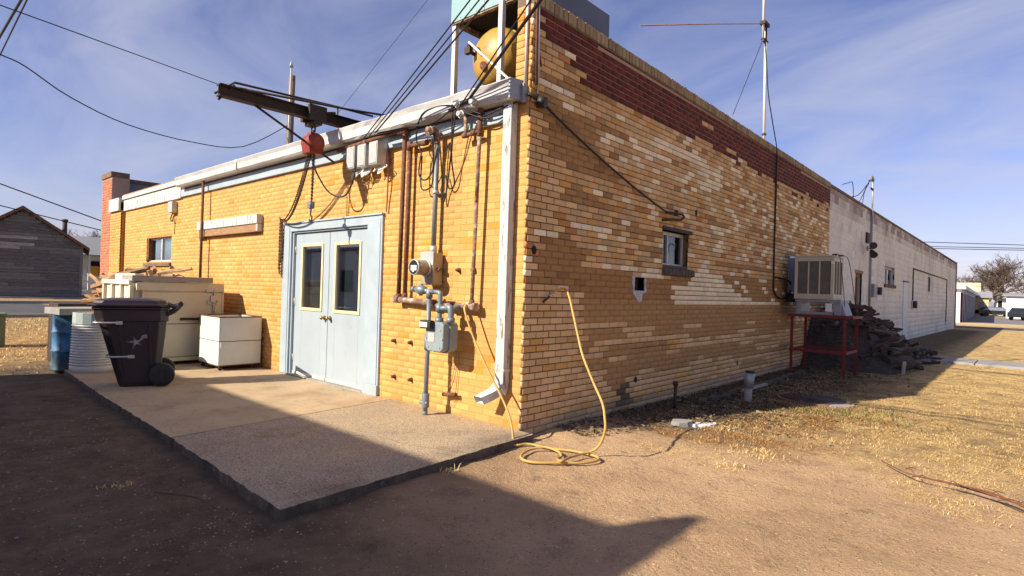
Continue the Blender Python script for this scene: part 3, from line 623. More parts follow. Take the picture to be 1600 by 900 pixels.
# gutter: open K-profile, dented
def gutter(x0, x1, dents, name='gutter'):
    mb = MB(); n = max(3, int((x1 - x0) / 0.12)); prof = [(-0.040, 3.43), (-0.040, 3.262), (-0.168, 3.258), (-0.196, 3.285), (-0.200, 3.375), (-0.222, 3.425), (-0.214, 3.436), (-0.192, 3.378), (-0.188, 3.288), (-0.164, 3.268), (-0.052, 3.272), (-0.052, 3.43)]
    vs = []
    for i in range(n + 1):
        x = x0 + (x1 - x0) * i / n
        for j, (y, z) in enumerate(prof):
            w = dents * (nz(x * 1.6, j * 0.35, 6) + 0.5 * nz(x * 5, j * 0.6, 2)); ff = min(1, max(0, (-0.06 - y) / 0.06))
            vs.append((x, y + 0.020 * w * ff, z + 0.026 * w * ff))
    k = len(prof); fs = [(i * k + j, (i + 1) * k + j, (i + 1) * k + (j + 1) % k, i * k + (j + 1) % k) for i in range(n) for j in range(k)]
    mb.add(vs, fs, False); mb.add([vs[j] for j in range(k)], [tuple(range(k))]); mb.add([vs[n * k + j] for j in range(k)], [tuple(reversed(range(k)))])
    return mb.build(name, MATS['gutter_metal'], BLD)
gutter(-9.05, -6.2, 0.12); gutter(-6.19, -3.05, 0.2); gutter(-3.04, -0.10, 0.75)
mb = MB(); mb.obox((-0.085, -0.125, 3.35), (0.012, 0, 0), (0, 0.095, 0.01), (0, 0, 0.10)); mb.obox((-0.06, -0.03, 3.33), (0.02, 0, 0), (0, 0.035, 0), (0, 0, 0.09)); mb.build('gutter_end', MATS['duct_grey'], BLD, bevel=0.006)
mb = MB()
for x in (-6.2, -3.04): mb.box(x - 0.02, x + 0.02, -0.222, -0.19, 3.29, 3.44)
mb.build('gutter_joint', MATS['white_paint'], BLD, bevel=0.003)
# downspout
mb = MB(); P = smooth_path([(-0.21, -0.055, 3.30), (-0.21, -0.055, 2.0), (-0.212, -0.056, 0.56), (-0.215, -0.07, 0.50), (-0.26, -0.12, 0.41), (-0.36, -0.22, 0.335)], 5)
for i in range(len(P) - 1): pass
vs = []; 
for i, p in enumerate(P):
    t_ = (P[min(i + 1, len(P) - 1)] - P[max(i - 1, 0)]).normalized(); sx = Vector((0.83, -0.55, 0)) if p.z < 0.45 else Vector((1, 0, 0)); sx = Vector((1, 0, 0)); fy = sx.cross(t_).normalized()
    for a, b in ((-1, -1), (-0.5, -1.12), (0, -0.95), (0.5, -1.12), (1, -1), (1, 1), (-1, 1)): vs.append(p + sx * 0.052 * a + fy * 0.042 * b * (1 if t_.z < 0 else 1))
k = 7; fs = [(i * k + j, i * k + (j + 1) % k, (i + 1) * k + (j + 1) % k, (i + 1) * k + j) for i in range(len(P) - 1) for j in range(k)]
mb.add(vs, fs); dsp = mb.build('downspout', MATS['peeling_paint'], BLD)
sol = dsp.modifiers.new('t', 'SOLIDIFY'); sol.thickness = 0.003
MB().box(-0.272, -0.148, -0.103, -0.004, 0.62, 0.65).build('strap', MATS['galv'], dsp, off=(0, 0, 0), bevel=0.003)
# doors
DF = MB()
z1, zt = 2.30, 0.075
DF.box(-4.84, -4.60, -0.028, 0.03, zt, 2.19); DF.box(-2.63, -2.31, -0.028, 0.03, zt, 2.19); DF.box(-4.84, -2.31, -0.030, 0.03, 2.19, z1); DF.box(-4.86, -2.30, -0.05, 0.01, z1, z1 + 0.022)
DF.box(-4.60, -4.565, 0.0, 0.09, zt, 2.19); DF.box(-2.655, -2.63, 0.0, 0.09, zt, 2.19); DF.box(-4.6, -2.63, 0.0, 0.09, 2.165, 2.19)
DF.box(-4.80, -4.64, -0.036, -0.028, zt, 2.26); DF.box(-2.60, -2.34, -0.036, -0.028, 0.2, 2.26)
DF.box(-2.62, -2.31, -0.044, -0.028, zt - 0.01, 0.20)
dfr = DF.build('door_frame', MATS['blue_white'], BLD, bevel=0.004)
MB().box(-2.684, -2.657, 0.012, 0.035, 0.16, 2.165).build('weather_strip', MATS['black_rubber'], dfr, off=(0, 0, 0))
MB().box(-4.60, -2.62, -0.055, 0.12, 0.062, 0.086).build('threshold', MATS['concrete_grey'], dfr, off=(0, 0, 0), bevel=0.006)
def door(x0, x1, g0, g1, right):
    mb = MB(); y0, y1 = 0.035, 0.08; zb = 0.105; gz0, gz1 = 1.07, 1.965
    mb.box(x0, g0, y0, y1, zb, 2.158); mb.box(g1, x1, y0, y1, zb, 2.158); mb.box(g0, g1, y0, y1, zb, gz0); mb.box(g0, g1, y0, y1, gz1, 2.158)
    d = mb.build('door', MATS['door_paint'], BLD, label='pale blue door leaf with a brass knob' if right else None, bevel=0.003)
    m2 = MB(); w = 0.035; 
    for a in ((g0 - w, g0 + 0.006, gz0 - w, gz1 + w), (g1 - 0.006, g1 + w, gz0 - w, gz1 + w), (g0, g1, gz0 - w, gz0 + 0.006), (g0, g1, gz1 - 0.006, gz1 + w)): m2.box(a[0], a[1], y0 - 0.014, y1 - 0.02, a[2], a[3])
    m2.build('pane_trim', MATS['cream_trim'], d, off=(0, 0, 0), bevel=0.004)
    MB().box(g0, g1, y0 + 0.012, y0 + 0.018, gz0, gz1).build('pane', MATS['glass'], d, off=(0, 0, 0)); MB().box(g0 - 0.03, g1 + 0.03, y1 + 0.06, y1 + 0.07, gz0 - 0.03, gz1 + 0.03).build('added_backing', MATS['added_backing'], d, off=(0, 0, 0))  # extra panel added behind the glass to lift the dark pane
    mb = MB(); mb.box(x0 + 0.01, x1 - 0.01, y0 - 0.012, y0 - 0.001, 0.088, 0.125); mb.build('sweep', MATS['cream_wood'], d, off=(0, 0, 0))
    kx = x0 + 0.07 if right else x1 - 0.065
    mk = MB(); mk.cyl((kx, y0, 0.955), (kx, y0 - 0.012, 0.955), 0.032, n=14); mk.cyl((kx, y0 - 0.012, 0.955), (kx, y0 - 0.04, 0.955), 0.012, n=10); mk.ell((kx, y0 - 0.055, 0.955), (0.028, 0.022, 0.028), 12, 8)
    mk.build('knob', MATS['brass'], d, off=(0, 0, 0))
    hx = x1 if right else x0
    mh = MB()
    for z in (0.32, 1.15, 1.92): mh.cyl((hx, y0 - 0.006, z - 0.055), (hx, y0 - 0.006, z + 0.055), 0.008, n=8); mh.box(hx - 0.03, hx + 0.03, y0 - 0.003, y0 + 0.002, z - 0.05, z + 0.05)
    mh.build('hinge', MATS['galv'], d, off=(0, 0, 0))
door(-4.553, -3.617, -4.335, -3.80, False); door(-3.606, -2.69, -3.43, -2.865, True)
# back window
mb = MB(); x0, x1, za_, zb_ = -11.40, -9.79, 1.80, 2.335
for a in ((x0, x0 + 0.05, za_, zb_), (x1 - 0.05, x1, za_, zb_), (x0, x1, za_, za_ + 0.04), (x0, x1, zb_ - 0.04, zb_), (-10.62, -10.55, za_, zb_)): mb.box(a[0], a[1], 0.065 if a[1] - a[0] > 0.5 else 0.06, 0.11, a[2], a[3])
wi = mb.build('window', MATS['peeling_paint'], BLD, bevel=0.004)
MB().box(x0 + 0.05, x1 - 0.05, 0.083, 0.088, za_ + 0.04, zb_ - 0.04).build('pane', MATS['glass'], wi, off=(0, 0, 0))
mb = MB(); n = 60; vs = []
for i in range(n + 1):
    x = x0 + 0.02 + (x1 - x0 - 0.04) * i / n; y = 0.135 + 0.014 * math.sin(i * 1.1) + 0.01 * math.sin(i * 0.37); vs += [(x, y, za_), (x, y, zb_)]
mb.add(vs, [(2 * i, 2 * i + 2, 2 * i + 3, 2 * i + 1) for i in range(n)], True); cu = mb.build('curtain', MATS['curtain'], wi, off=(0, 0, 0)); cu.modifiers.new('t', 'SOLIDIFY').thickness = 0.003
mb = MB(); mb.prism([(x0 - 0.09, 0.12, 1.80), (x0 - 0.09, -0.045, 1.77), (x0 - 0.09, -0.045, 1.70), (x0 - 0.09, 0.12, 1.70)], (0, 0, 0), (x1 - x0 + 0.12, 0, 0)); mb.build('sill', MATS['old_stone'], wi, off=(0, 0, 0), bevel=0.006)
MB().box(x0 - 0.02, x0 + 0.1, 0.012, 0.12, 1.86, 2.33).build('jamb_board', MATS['rust'], wi, off=(0, 0, 0))
# side window
y0, y1, za_, zb_ = 2.78, 3.53, 1.825, 2.285
mb = MB()
for a in ((y0, y0 + 0.03, za_, zb_), (y1 - 0.035, y1, za_, zb_), (y0, y1, za_, za_ + 0.03), (y0, y1, zb_ - 0.05, zb_), (3.045, 3.075, za_, zb_)): mb.box(-0.13, -0.085 if a[1] - a[0] > 0.5 else -0.08, a[0], a[1], a[2], a[3])
wi = mb.build('window', MATS['galv'], BLD, bevel=0.004)
MB().box(-0.112, -0.106, y0 + 0.03, y1 - 0.035, za_ + 0.03, zb_ - 0.05).build('pane', MATS['glass_dim'], wi, off=(0, 0, 0))
MB().box(-0.135, -0.125, y0 + 0.03, 3.31, za_ + 0.03, zb_ - 0.05).build('backing_panel', MATS['slate_pane'], wi, off=(0, 0, 0))
mb = MB(); mb.tube([(-0.10, 3.12 + 0.11 * (1 - math.cos(t_ * 0.15)), 2.0 + 0.14 * math.sin(t_ * 0.15)) for t_ in range(0, 16)], 0.004, 5); mb.build('cable', MATS['wire_black'], wi, off=(0, 0, 0))
mb = MB(); mb.box(-0.12, 0.02, 2.75, 3.62, 2.285, 2.335); mb.build('lintel', MATS['black_metal'], wi, off=(0, 0, 0), bevel=0.006)
for i in range(9):
    yy = 2.765 + i * 0.098; mb = MB(); q = RNG.uniform(-0.006, 0.006)
    mb.prism([(-0.10, yy, 1.822), (0.055 + q, yy, 1.775), (0.06 + q, yy, 1.69), (0.0, yy, 1.68), (-0.10, yy, 1.68)], (0, 0, 0), (0, 0.09, 0)); o = mb.build('sill_brick', MATS['dark_stone'], wi, off=(0, 0, 0), bevel=0.004)
# vent hole with mortar smeared round it
mb = MB(); ring = [(2.06, 1.63), (2.31, 1.63), (2.31, 1.465), (2.06, 1.465)]
o1 = [(2.02, 1.60), (1.99, 1.64), (2.05, 1.638), (2.32, 1.635), (2.36, 1.60), (2.335, 1.53), (2.37, 1.47), (2.34, 1.44), (2.27, 1.43), (2.24, 1.33), (2.17, 1.32), (2.10, 1.38), (2.03, 1.43), (2.045, 1.50), (2.00, 1.56)]
tri = []; rin = []
for (a, b) in o1:
    rin.append((min(max(a, 2.06), 2.31), 1.63 if b > 1.60 else (1.465 if b < 1.48 else b)))
n = len(o1); vs = [(0.008, a, b) for a, b in rin] + [(0.004, a, b) for a, b in o1] + [(-0.006, a, b) for a, b in o1] + [(-0.09, a, b) for a, b in rin]
fs = [(i, (i + 1) % n, n + (i + 1) % n, n + i) for i in range(n)] + [(n + i, n + (i + 1) % n, 2 * n + (i + 1) % n, 2 * n + i) for i in range(n)] + [(i, (i + 1) % n, 3 * n + (i + 1) % n, 3 * n + i) for i in range(n)]
mb.add(vs, fs); mb.build('vent_mortar', MATS['caulk'], BLD)
MB().box(-0.19, -0.15, 2.0, 2.4, 1.40, 1.7).build('vent_backing', MATS['dark'], BLD)
# weep holes and a broken joint in the side wall
for (y, z, r) in ((2.163, 0.36, 0.035), (5.5, 0.325, 0.03), (0.12, 1.82, 0.04), (3.75, 2.62, 0.04)):
    mb = MB(); mb.lathe(0, 0, [(0.0, 0.0), (r, 0.0), (r * 0.9, 0.004), (0.0, 0.004)], 10); mb.v = [(0.0 + w, y + u, z + v * 1.2) for u, v, w in mb.v]; mb.build('hole_plug', MATS['dark'], BLD)
# end of the wall: bolts left in the brick
for i, (x, z) in enumerate(((-2.02, 0.775), (-1.706, 0.778), (-2.0, 0.348), (-1.684, 0.35), (-0.93, 1.618), (-0.695, 1.618))):
    mb = MB(); mb.cyl((x, 0.0, z), (x, -0.02, z), 0.026, 0.024, 8); mb.cyl((x, -0.02, z), (x, -0.055, z), 0.012, n=8); mb.cyl((x, -0.03, z), (x, -0.045, z), 0.020, n=6, smooth=False); mb.build('wall_bolt', MATS['rust'], BLD)
# ------------------------------------------------------------------ white block building
WB = thing('white_block_building', 'long white painted concrete block building behind the brick one', 'building', (0, 11.11, 0))
W0, W1 = 11.12, 42.1
WTOP = lambda y: 4.20 - 0.11 * (y - 11.1) / 31
WH = [(14.0, 14.85, 0.0, 2.2), (18.25, 20.1, 2.02, 2.62), (29.0, 29.8, 1.98, 2.66)]
blocks = []; z = -0.2; k = 0
while z < 4.1:
    u = W0 - (0.2 if k % 2 else 0)
    while u < W1:
        a, b = max(u + 0.0025, W0), min(u + 0.3975, W1); hs = [(h[0], h[1]) for h in WH if h[2] < z + 0.195 and h[3] > z + 0.01]
        if b - a > 0.03:
            for p, q in cut(a, b, hs):
                top = min(z + 0.1975, WTOP((p + q) / 2) - 0.065)
                if top - z > 0.05: blocks.append((p, q, z + 0.0025, top))
        u += 0.4
    z += 0.2; k += 1
def block_col(y, z):
    h = (math.sin(y * 57.3 + z * 311.1) * 9341.3) % 1.0; c = 0.76 + 0.05 * h; s = max(0.0, min(1.0, (z - 3.55) / 0.4)) * (0.5 + nz(y * 1.5, z * 2, 3))
    g = 1 - 0.28 * max(0, nz(y * 0.35, z * 0.8, 14)) 
    r = (c * 1.04 * g, c * 1.0 * g, c * 0.89 * g); d = (0.30, 0.23, 0.215)
    s = max(0, min(0.9, s * 1.6)); return tuple(a * (1 - s) + b * s for a, b in zip(r, d))
mb = MB(); us = list(np.arange(W0, W1, 0.8)) + [W1]
wall_sheet(mb, us, list(np.arange(-0.2, 4.0, 0.8)) + [4.0], WH, lambda u, z: (-0.0035, u, z), lambda u, z: tuple(0.80 * q for q in block_col(u, z)))
wall_sheet(mb, [W0, W1], [-0.2, 4.0], WH, lambda u, z: (-0.2, u, z), lambda u, z: (0.4, 0.4, 0.4))
for h in WH:
    for a, b in (((h[0], h[2]), (h[1], h[2])), ((h[1], h[2]), (h[1], h[3])), ((h[1], h[3]), (h[0], h[3])), ((h[0], h[3]), (h[0], h[2]))):
        mb.add([(-0.006, a[0], a[1]), (-0.006, b[0], b[1]), (-0.2, b[0], b[1]), (-0.2, a[0], a[1])], [(0, 1, 2, 3)], col=(0.45, 0.44, 0.43))
WSW = mb.build('block_wall', MATS['mortar'], WB)
sc_ = sorted(range(len(blocks)), key=lambda i: -area(Vector((0, (blocks[i][0] + blocks[i][1]) / 2, blocks[i][2])), Vector((1, 0, 0)), blocks[i][1] - blocks[i][0]))
one = set(sc_[:300]); bp_ = {}; mv, mf, mc = [], [], []
for i, b in enumerate(blocks):
    l, h = (b[1] - b[0]) / 2, (b[3] - b[2]) / 2; c = ((b[0] + b[1]) / 2, (b[2] + b[3]) / 2); e = 0.004
    loop = lambda a, q, w: [(w, -a, -q), (w, a, -q), (w, a, q), (w, -a, q)]
    vs = loop(l, h, -0.05) + loop(l, h, -e) + loop(l - e, h - e, 0); fs = [(4 * k + j, 4 * k + (j + 1) % 4, 4 * k + 4 + (j + 1) % 4, 4 * k + 4 + j) for k in (0, 1) for j in range(4)] + [(8, 9, 10, 11)]
    w = RNG.uniform(-0.0015, 0.0015)
    if i in one:
        key = (round(l, 2), round(h, 3))
        if key not in bp_:
            me = bpy.data.meshes.new('block'); me.from_pydata(vs, [], fs); me.materials.append(MATS['block_single']); bp_[key] = me
        o = bpy.data.objects.new('block', bp_[key]); COL.objects.link(o); o.parent = WSW; o.location = (w, c[0] - 11.11, c[1]); o.color = c4(block_col(*c))
    else:
        n0 = len(mv); mv += [(v[0] + w, v[1] + c[0], v[2] + c[1]) for v in vs]; mf += [tuple(q + n0 for q in f) for f in fs]; mc.append(block_col(*c)); mc += [mc[-1]] * 8
np_mesh('blockwork', mv, mf, MATS['block_mass'], mc, kind='stuff', parent=WB, off=(0, 11.11, 0))
mb = MB(); mb.add([(0.02, W0, WTOP(W0) - 0.06), (0.02, W1, WTOP(W1) - 0.06), (-0.24, W1, WTOP(W1) - 0.06), (-0.24, W0, WTOP(W0) - 0.06), (0.02, W0, WTOP(W0)), (0.02, W1, WTOP(W1)), (-0.24, W1, WTOP(W1)), (-0.24, W0, WTOP(W0))],
    [(0, 3, 2, 1), (4, 5, 6, 7), (0, 1, 5, 4), (1, 2, 6, 5), (2, 3, 7, 6), (3, 0, 4, 7)]); mb.build('coping', MATS['old_stone'], WB)
mb = MB(); mb.box(-14.5, -0.21, W0, W1, 3.5, 3.6); mb.build('roof', MATS['roof_tar'], WB)
mb = MB(); mb.box(-14.6, -14.4, W0, W1, -0.2, 4.0); mb.box(-14.4, -0.21, W1 - 0.2, W1, -0.2, 4.0); mb.build('rear_wall', MATS['stucco_grey'], WB)
mb = MB(); mb.box(-0.3, 0.05, W1 + 0.001, W1 + 0.32, -0.3, 4.12); mb.build('end_pier', MATS['rust_pale'], WB, bevel=0.01)
mb = MB(); mb.box(-0.17, -0.10, 14.0, 14.09, 0, 2.2); mb.box(-0.17, -0.10, 14.76, 14.85, 0, 2.2); mb.box(-0.17, -0.10, 14.09, 14.76, 2.1, 2.2); mb.box(-0.02, 0.012, 13.93, 14.92, 2.2, 2.29)
dw = mb.build('door_frame', MATS['board_wood'], WB, bevel=0.005)
MB().box(-0.15, -0.12, 14.10, 14.75, 0.02, 2.09).build('door', MATS['black_metal'], WB)
mb = MB(); 
for a in ((18.25, 18.33, 2.02, 2.62), (20.02, 20.1, 2.02, 2.62), (18.33, 20.02, 2.54, 2.62), (19.1, 19.2, 2.02, 2.54)): mb.box(-0.13, -0.08, a[0], a[1], a[2], a[3])
wn = mb.build('window', MATS['peeling_paint'], WB); MB().box(-0.11, -0.105, 18.33, 20.02, 2.02, 2.54).build('pane', MATS['glass_dim'], wn); MB().box(-0.1, 0.05, 18.15, 20.2, 1.91, 2.018).build('sill', MATS['rust'], wn, bevel=0.008)
mb = MB(); 
for a in ((29.0, 29.08, 1.98, 2.66), (29.72, 29.8, 1.98, 2.66), (29.08, 29.72, 2.58, 2.66), (29.08, 29.72, 2.2, 2.28)): mb.box(-0.13, -0.08, a[0], a[1], a[2], a[3])
wn = mb.build('window', MATS['white_paint'], WB); MB().box(-0.11, -0.105, 29.08, 29.72, 1.98, 2.58).build('pane', MATS['glass_dim'], wn)
mb = MB(); mb.box(0.003, 0.03, 22.0, 23.0, 0.02, 2.2); mb.build('white_door', MATS['house_white'], WB, bevel=0.004); MB().box(0.003, 0.04, 21.9, 23.1, 2.205, 2.25).build('drip_cap', MATS['rust'], WB)
MB().box(0.003, 0.02, 39.6, 40.2, 1.7, 2.2).build('panel', MATS['house_white'], WB)
MB().box(0.003, 0.05, 15.15, 15.5, 3.13, 3.43).build('vent', MATS['black_metal'], WB)
# mast and conduit on the block wall
t = thing('service_conduit', 'thin grey conduit running up the white block wall and past its top to a bent head', 'conduit', (0.04, 15.75, 0.2))
MB().tube([(0.04, 15.75, 0.9), (0.04, 15.75, 4.2)], 0.03, 8).build('lower_pipe', MATS['duct_grey'], t)
mb = MB(); mb.tube([(0.04, 15.75, 4.2), (0.04, 15.75, 5.05)], 0.022, 8); mb.build('upper_pipe', MATS['galv'], t)
mb = MB(); mb.tube(smooth_path([(0.04, 15.75, 5.03), (0.03, 15.6, 5.12), (0.02, 15.42, 4.98)]), 0.045, 8); mb.build('bent_head', MATS['duct_grey'], t)
MB().box(0.02, 0.06, 15.5, 15.8, 4.74, 4.79).build('bracket', MATS['black_metal'], t)
t['label'] = 'grey service conduit running up the white block wall past the roofline'
mb = MB(); P = smooth_path([(0.02, 15.42, 4.98), (0.0, 15.0, 4.75), (-0.05, 14.3, 4.4), (-0.1, 13.6, 4.25)]); mb.tube(P, 0.012, 5)
mb.tube(smooth_path([(0.0, 15.2, 4.85), (-0.05, 14.9, 4.5), (-0.1, 14.6, 4.2)]), 0.010, 5); mb.tube(smooth_path([(0.0, 15.4, 4.9), (-0.05, 15.1, 4.6), (-0.1, 15.1, 4.2)]), 0.010, 5); mb.tube(smooth_path([(-0.1, 14.0, 4.2), (-0.05, 13.6, 4.62), (-0.05, 13.1, 4.55), (-0.1, 12.7, 4.45)]), 0.010, 5)
mb.solo('loose_wires', MATS['wire_black'], 'loose drop wires looping from the bent conduit head on the white wall', 'wire')
t = thing('meter_box', 'grey electric meter box beside the dark doorway of the white wall', 'meter box', (0.06, 16.2, 1.55))
MB().box(0.003, 0.14, 15.85, 16.35, 1.56, 1.95).build('case', MATS['duct_grey'], t, bevel=0.01); MB().cyl((0.08, 16.5, 1.75), (0.22, 16.5, 1.75), 0.12, n=14).build('meter', MATS['black_metal'], t)
MB().box(0.003, 0.12, 16.36, 16.7, 1.6, 1.9).build('side_case', MATS['galv'], t, bevel=0.008)
t = thing('flood_light', 'black twin floodlight mounted high on the white block wall', 'floodlight', (0.1, 14.9, 2.9))
MB().cyl((0.003, 15.4, 2.98), (0.06, 15.4, 2.98), 0.08, n=12).build('base', MATS['galv'], t)
mb = MB(); mb.tube([(0.05, 15.4, 2.98), (0.2, 15.1, 2.96)], 0.02, 6); mb.build('arm', MATS['black_metal'], t)
for a in ((0.22, 14.95, 2.98, 0.30, 14.6, 2.99), (0.18, 15.05, 2.88, 0.28, 14.85, 2.74)): MB().cyl(a[:3], a[3:], 0.05, 0.10, 12).build('lamp_head', MATS['black_metal'], t)
mb = MB(); mb.tube([(0.02, 24.3, 1.45), (0.02, 24.3, 2.82), (0.02, 36.9, 2.80), (0.02, 36.9, 0.4)], 0.026, 6); mb.solo('wall_conduit', MATS['black_metal'], 'thin dark conduit framing a rectangle on the far end of the white wall', 'conduit')
t = thing('round_meter', 'round dark electric meter on the white wall beside the white door', 'meter', (0.06, 24.3, 1.2))
MB().box(0.003, 0.06, 24.12, 24.6, 1.18, 1.52).build('case', MATS['galv'], t, bevel=0.01); MB().cyl((0.06, 24.25, 1.35), (0.18, 24.25, 1.35), 0.15, n=16).build('dial', MATS['black_metal'], t)
MB().box(0.003, 0.05, 36.7, 37.1, 0.25, 0.42).solo('outlet_box', MATS['galv'], 'small outlet box low on the far end of the white wall', 'outlet')

# ------------------------------------------------------------------ things on the yellow back wall
t = thing('header_board', 'old white metal cover over a rotten timber header on the yellow wall', 'board', (-6.85, -0.05, 2.22))
MB().box(-8.12, -5.60, -0.105, 0.0, 2.365, 2.515).build('cover', MATS['peeling_paint'], t, bevel=0.006)
MB().box(-7.90, -5.68, -0.085, 0.0, 2.235, 2.36).build('timber', MATS['board_wood'], t, bevel=0.006)
MB().box(-8.13, -7.90, -0.07, 0.0, 2.20, 2.36).build('broken_end', MATS['old_stone'], t, bevel=0.02)
MB().box(-5.67, -5.60, -0.09, 0.0, 2.24, 2.36).build('end_plate', MATS['galv'], t, bevel=0.006)
mb = MB(); mb.tube([(-7.82, -0.125, 3.26), (-7.82, -0.125, 1.30)], 0.026, 8); mb.solo('brown_conduit', MATS['rust'], 'slim brown conduit running down the yellow wall behind the cream cabinet', 'conduit')
t = thing('bell_box', 'small grey box with a drooping wire under the frieze above the far window', 'junction box', (-9.6, -0.06, 2.76))
MB().box(-9.75, -9.50, -0.11, 0.0, 2.80, 3.03).build('case', MATS['galv'], t, bevel=0.008)
mb = MB(); mb.tube(smooth_path([(-9.62, -0.05, 2.80), (-9.70, -0.06, 2.68), (-9.60, -0.06, 2.62), (-9.56, -0.05, 2.74)]), 0.012, 5); mb.tube([(-9.6, -0.012, 2.66), (-9.6, -0.012, 2.35)], 0.006, 5); mb.build('wire', MATS['wire_black'], t)
# three grey junction boxes
for i, x in enumerate((-2.80, -2.56, -2.31)):
    lab = ('leftmost of the three grey junction boxes under the frieze', 'middle one of the three grey junction boxes under the frieze', 'grey junction box nearest the rusty pipes, rightmost of three')[i]
    t = thing('junction_box', lab, 'junction box', (x, -0.1, 2.87), 'grey junction boxes above the doors')
    MB().box(x - 0.085, x + 0.085, -0.20, -0.048, 2.885, 3.165).build('case', MATS['galv'], t, bevel=0.008); MB().box(x - 0.075, x + 0.075, -0.208, -0.20, 2.90, 3.15).build('lid', MATS['galv'], t, bevel=0.004)
    mb = MB()
    for q in range(6):
        a = x + RNG.uniform(-0.09, 0.09); d = RNG.uniform(0.04, 0.11); mb.tube(smooth_path([(a, -0.1, 2.885), (a + RNG.uniform(-.03, .03), -0.13, 2.885 - d), (a + 0.06 + RNG.uniform(-.05, .05), -0.12, 2.885 - d * 0.6), (a + 0.05, -0.09, 2.885)], 4), 0.007, 5)
    mb.build('wire_loops', MATS['label_white'], t)
mb = MB(); mb.tube(smooth_path([(-2.22, -0.05, 3.05), (-2.20, -0.05, 2.7), (-2.23, -0.03, 2.45), (-2.24, -0.03, 2.33)]), 0.012, 6); mb.tube(smooth_path([(-2.75, -0.06, 2.89), (-2.7, -0.06, 2.72), (-2.62, -0.06, 2.70), (-2.58, -0.06, 2.85)]), 0.006, 5); mb.tube(smooth_path([(-2.98, -0.06, 3.15), (-2.95, -0.06, 2.9), (-2.86, -0.06, 2.78), (-2.78, -0.06, 2.88)]), 0.008, 5)
mb.solo('loose_wires', MATS['copper'], 'thin brown wires hanging off the wall beside the junction boxes and door frame', 'wire')
# rusty pipe runs
def pipe_thing(name, label, runs, m, r, joints, loc, jm=None):
    t = thing(name, label, 'pipe', loc)
    for P in runs:
        MB().tube(P, r, 10).build('pipe', MATS[m], t)
    for a, b in joints: MB().tube([a, b], r * 1.38, 10).build('fitting', MATS[jm or m], t)
    return t
pipe_thing('rusty_pipe', 'outer rusty pipe rising from the elbow right of the doors to the frieze', [[(-1.875, -0.08, 1.29), (-1.85, -0.08, 3.22)], smooth_path([(-1.85, -0.08, 3.2), (-1.9, -0.1, 3.25), (-3.0, -0.13, 3.19), (-3.2, -0.13, 3.18)], 4)], 'rust', 0.026,
    [((-1.875, -0.08, 1.25), (-1.875, -0.08, 1.34)), ((-1.80, -0.085, 3.23), (-1.98, -0.095, 3.25)), ((-2.55, -0.115, 3.215), (-2.63, -0.117, 3.212))], (-1.9, -0.08, 1.25))
pipe_thing('rusty_pipe', 'inner rusty pipe closest to the electric meter, ending at the lower pipe', [[(-1.765, -0.075, 1.30), (-1.76, -0.075, 3.03)], [(-1.76, -0.075, 3.05), (-1.50, -0.075, 3.05)]], 'rust', 0.024,
    [((-1.765, -0.075, 1.28), (-1.765, -0.075, 1.35)), ((-1.76, -0.075, 3.0), (-1.76, -0.075, 3.10)), ((-1.53, -0.075, 3.05), (-1.45, -0.075, 3.05))], (-1.76, -0.075, 1.28))
pipe_thing('lower_pipe', 'horizontal flaking pipe passing behind the gas meter across the wall', [[(-1.89, -0.09, 1.275), (-1.20, -0.09, 1.245)], [(-1.19, -0.09, 1.245), (-0.58, -0.09, 1.235)]], 'rust_pale', 0.033,
    [((-1.93, -0.09, 1.277), (-1.84, -0.09, 1.274)), ((-1.30, -0.09, 1.25), (-1.20, -0.09, 1.246)), ((-0.99, -0.09, 1.24), (-0.90, -0.09, 1.24)), ((-0.66, -0.09, 1.236), (-0.56, -0.09, 1.235))], (-1.2, -0.09, 1.2))
pipe_thing('tall_pipe', 'tall pipe standing alone on the yellow wall between meter and downspout', [[(-0.625, -0.10, 1.24), (-0.60, -0.10, 2.3)], [(-0.60, -0.10, 2.3), (-0.58, -0.10, 3.26)], [(-0.60, -0.10, 3.03), (-0.80, -0.10, 3.02)], [(-0.79, -0.10, 3.0), (-0.79, -0.11, 3.22)]], 'rust_pale', 0.021,
    [((-0.625, -0.10, 1.22), (-0.624, -0.10, 1.31)), ((-0.585, -0.10, 2.98), (-0.585, -0.10, 3.18)), ((-0.70, -0.10, 3.026), (-0.64, -0.10, 3.03)), ((-0.58, -0.10, 3.22), (-0.58, -0.11, 3.30)), ((-0.83, -0.1, 3.02), (-0.76, -0.1, 3.02))], (-0.6, -0.1, 1.2), 'rust')
# electric meter with its conduit
t = thing('electric_meter', 'tan electric meter socket with a round glass dial under a rusty conduit', 'electric meter', (-1.26, -0.05, 1.43))
MB().box(-1.385, -1.175, -0.16, -0.02, 1.45, 1.80).build('case', MATS['meter_tan'], t, bevel=0.012)
MB().box(-1.39, -1.17, -0.168, -0.158, 1.66, 1.81).build('cover_plate', MATS['galv'], t, bevel=0.006)
MB().cyl((-1.285, -0.165, 1.635), (-1.285, -0.19, 1.635), 0.094, n=24).build('socket_ring', MATS['galv'], t, bevel=0.004)
MB().cyl((-1.285, -0.19, 1.635), (-1.285, -0.33, 1.635), 0.082, 0.078, 24).build('meter_barrel', MATS['meter_tan'], t)
MB().cyl((-1.285, -0.331, 1.635), (-1.285, -0.336, 1.635), 0.078, n=24).build('dial_face', MATS['dark'], t)
mb = MB(); mb.box(-1.33, -1.235, -0.341, -0.336, 1.60, 1.655); mb.cyl((-1.285, -0.338, 1.60), (-1.285, -0.345, 1.60), 0.018, n=10); mb.build('dial_plate', MATS['label_white'], t)
mb = MB(); mb.lathe(0, 0, [(0.080, 0), (0.088, 0.006), (0.088, 0.016), (0.076, 0.018)], 24); mb.v = [(-1.285 + a, -0.322 - c, 1.635 + b) for a, b, c in mb.v]; mb.build('dial_ring', MATS['galv'], t)
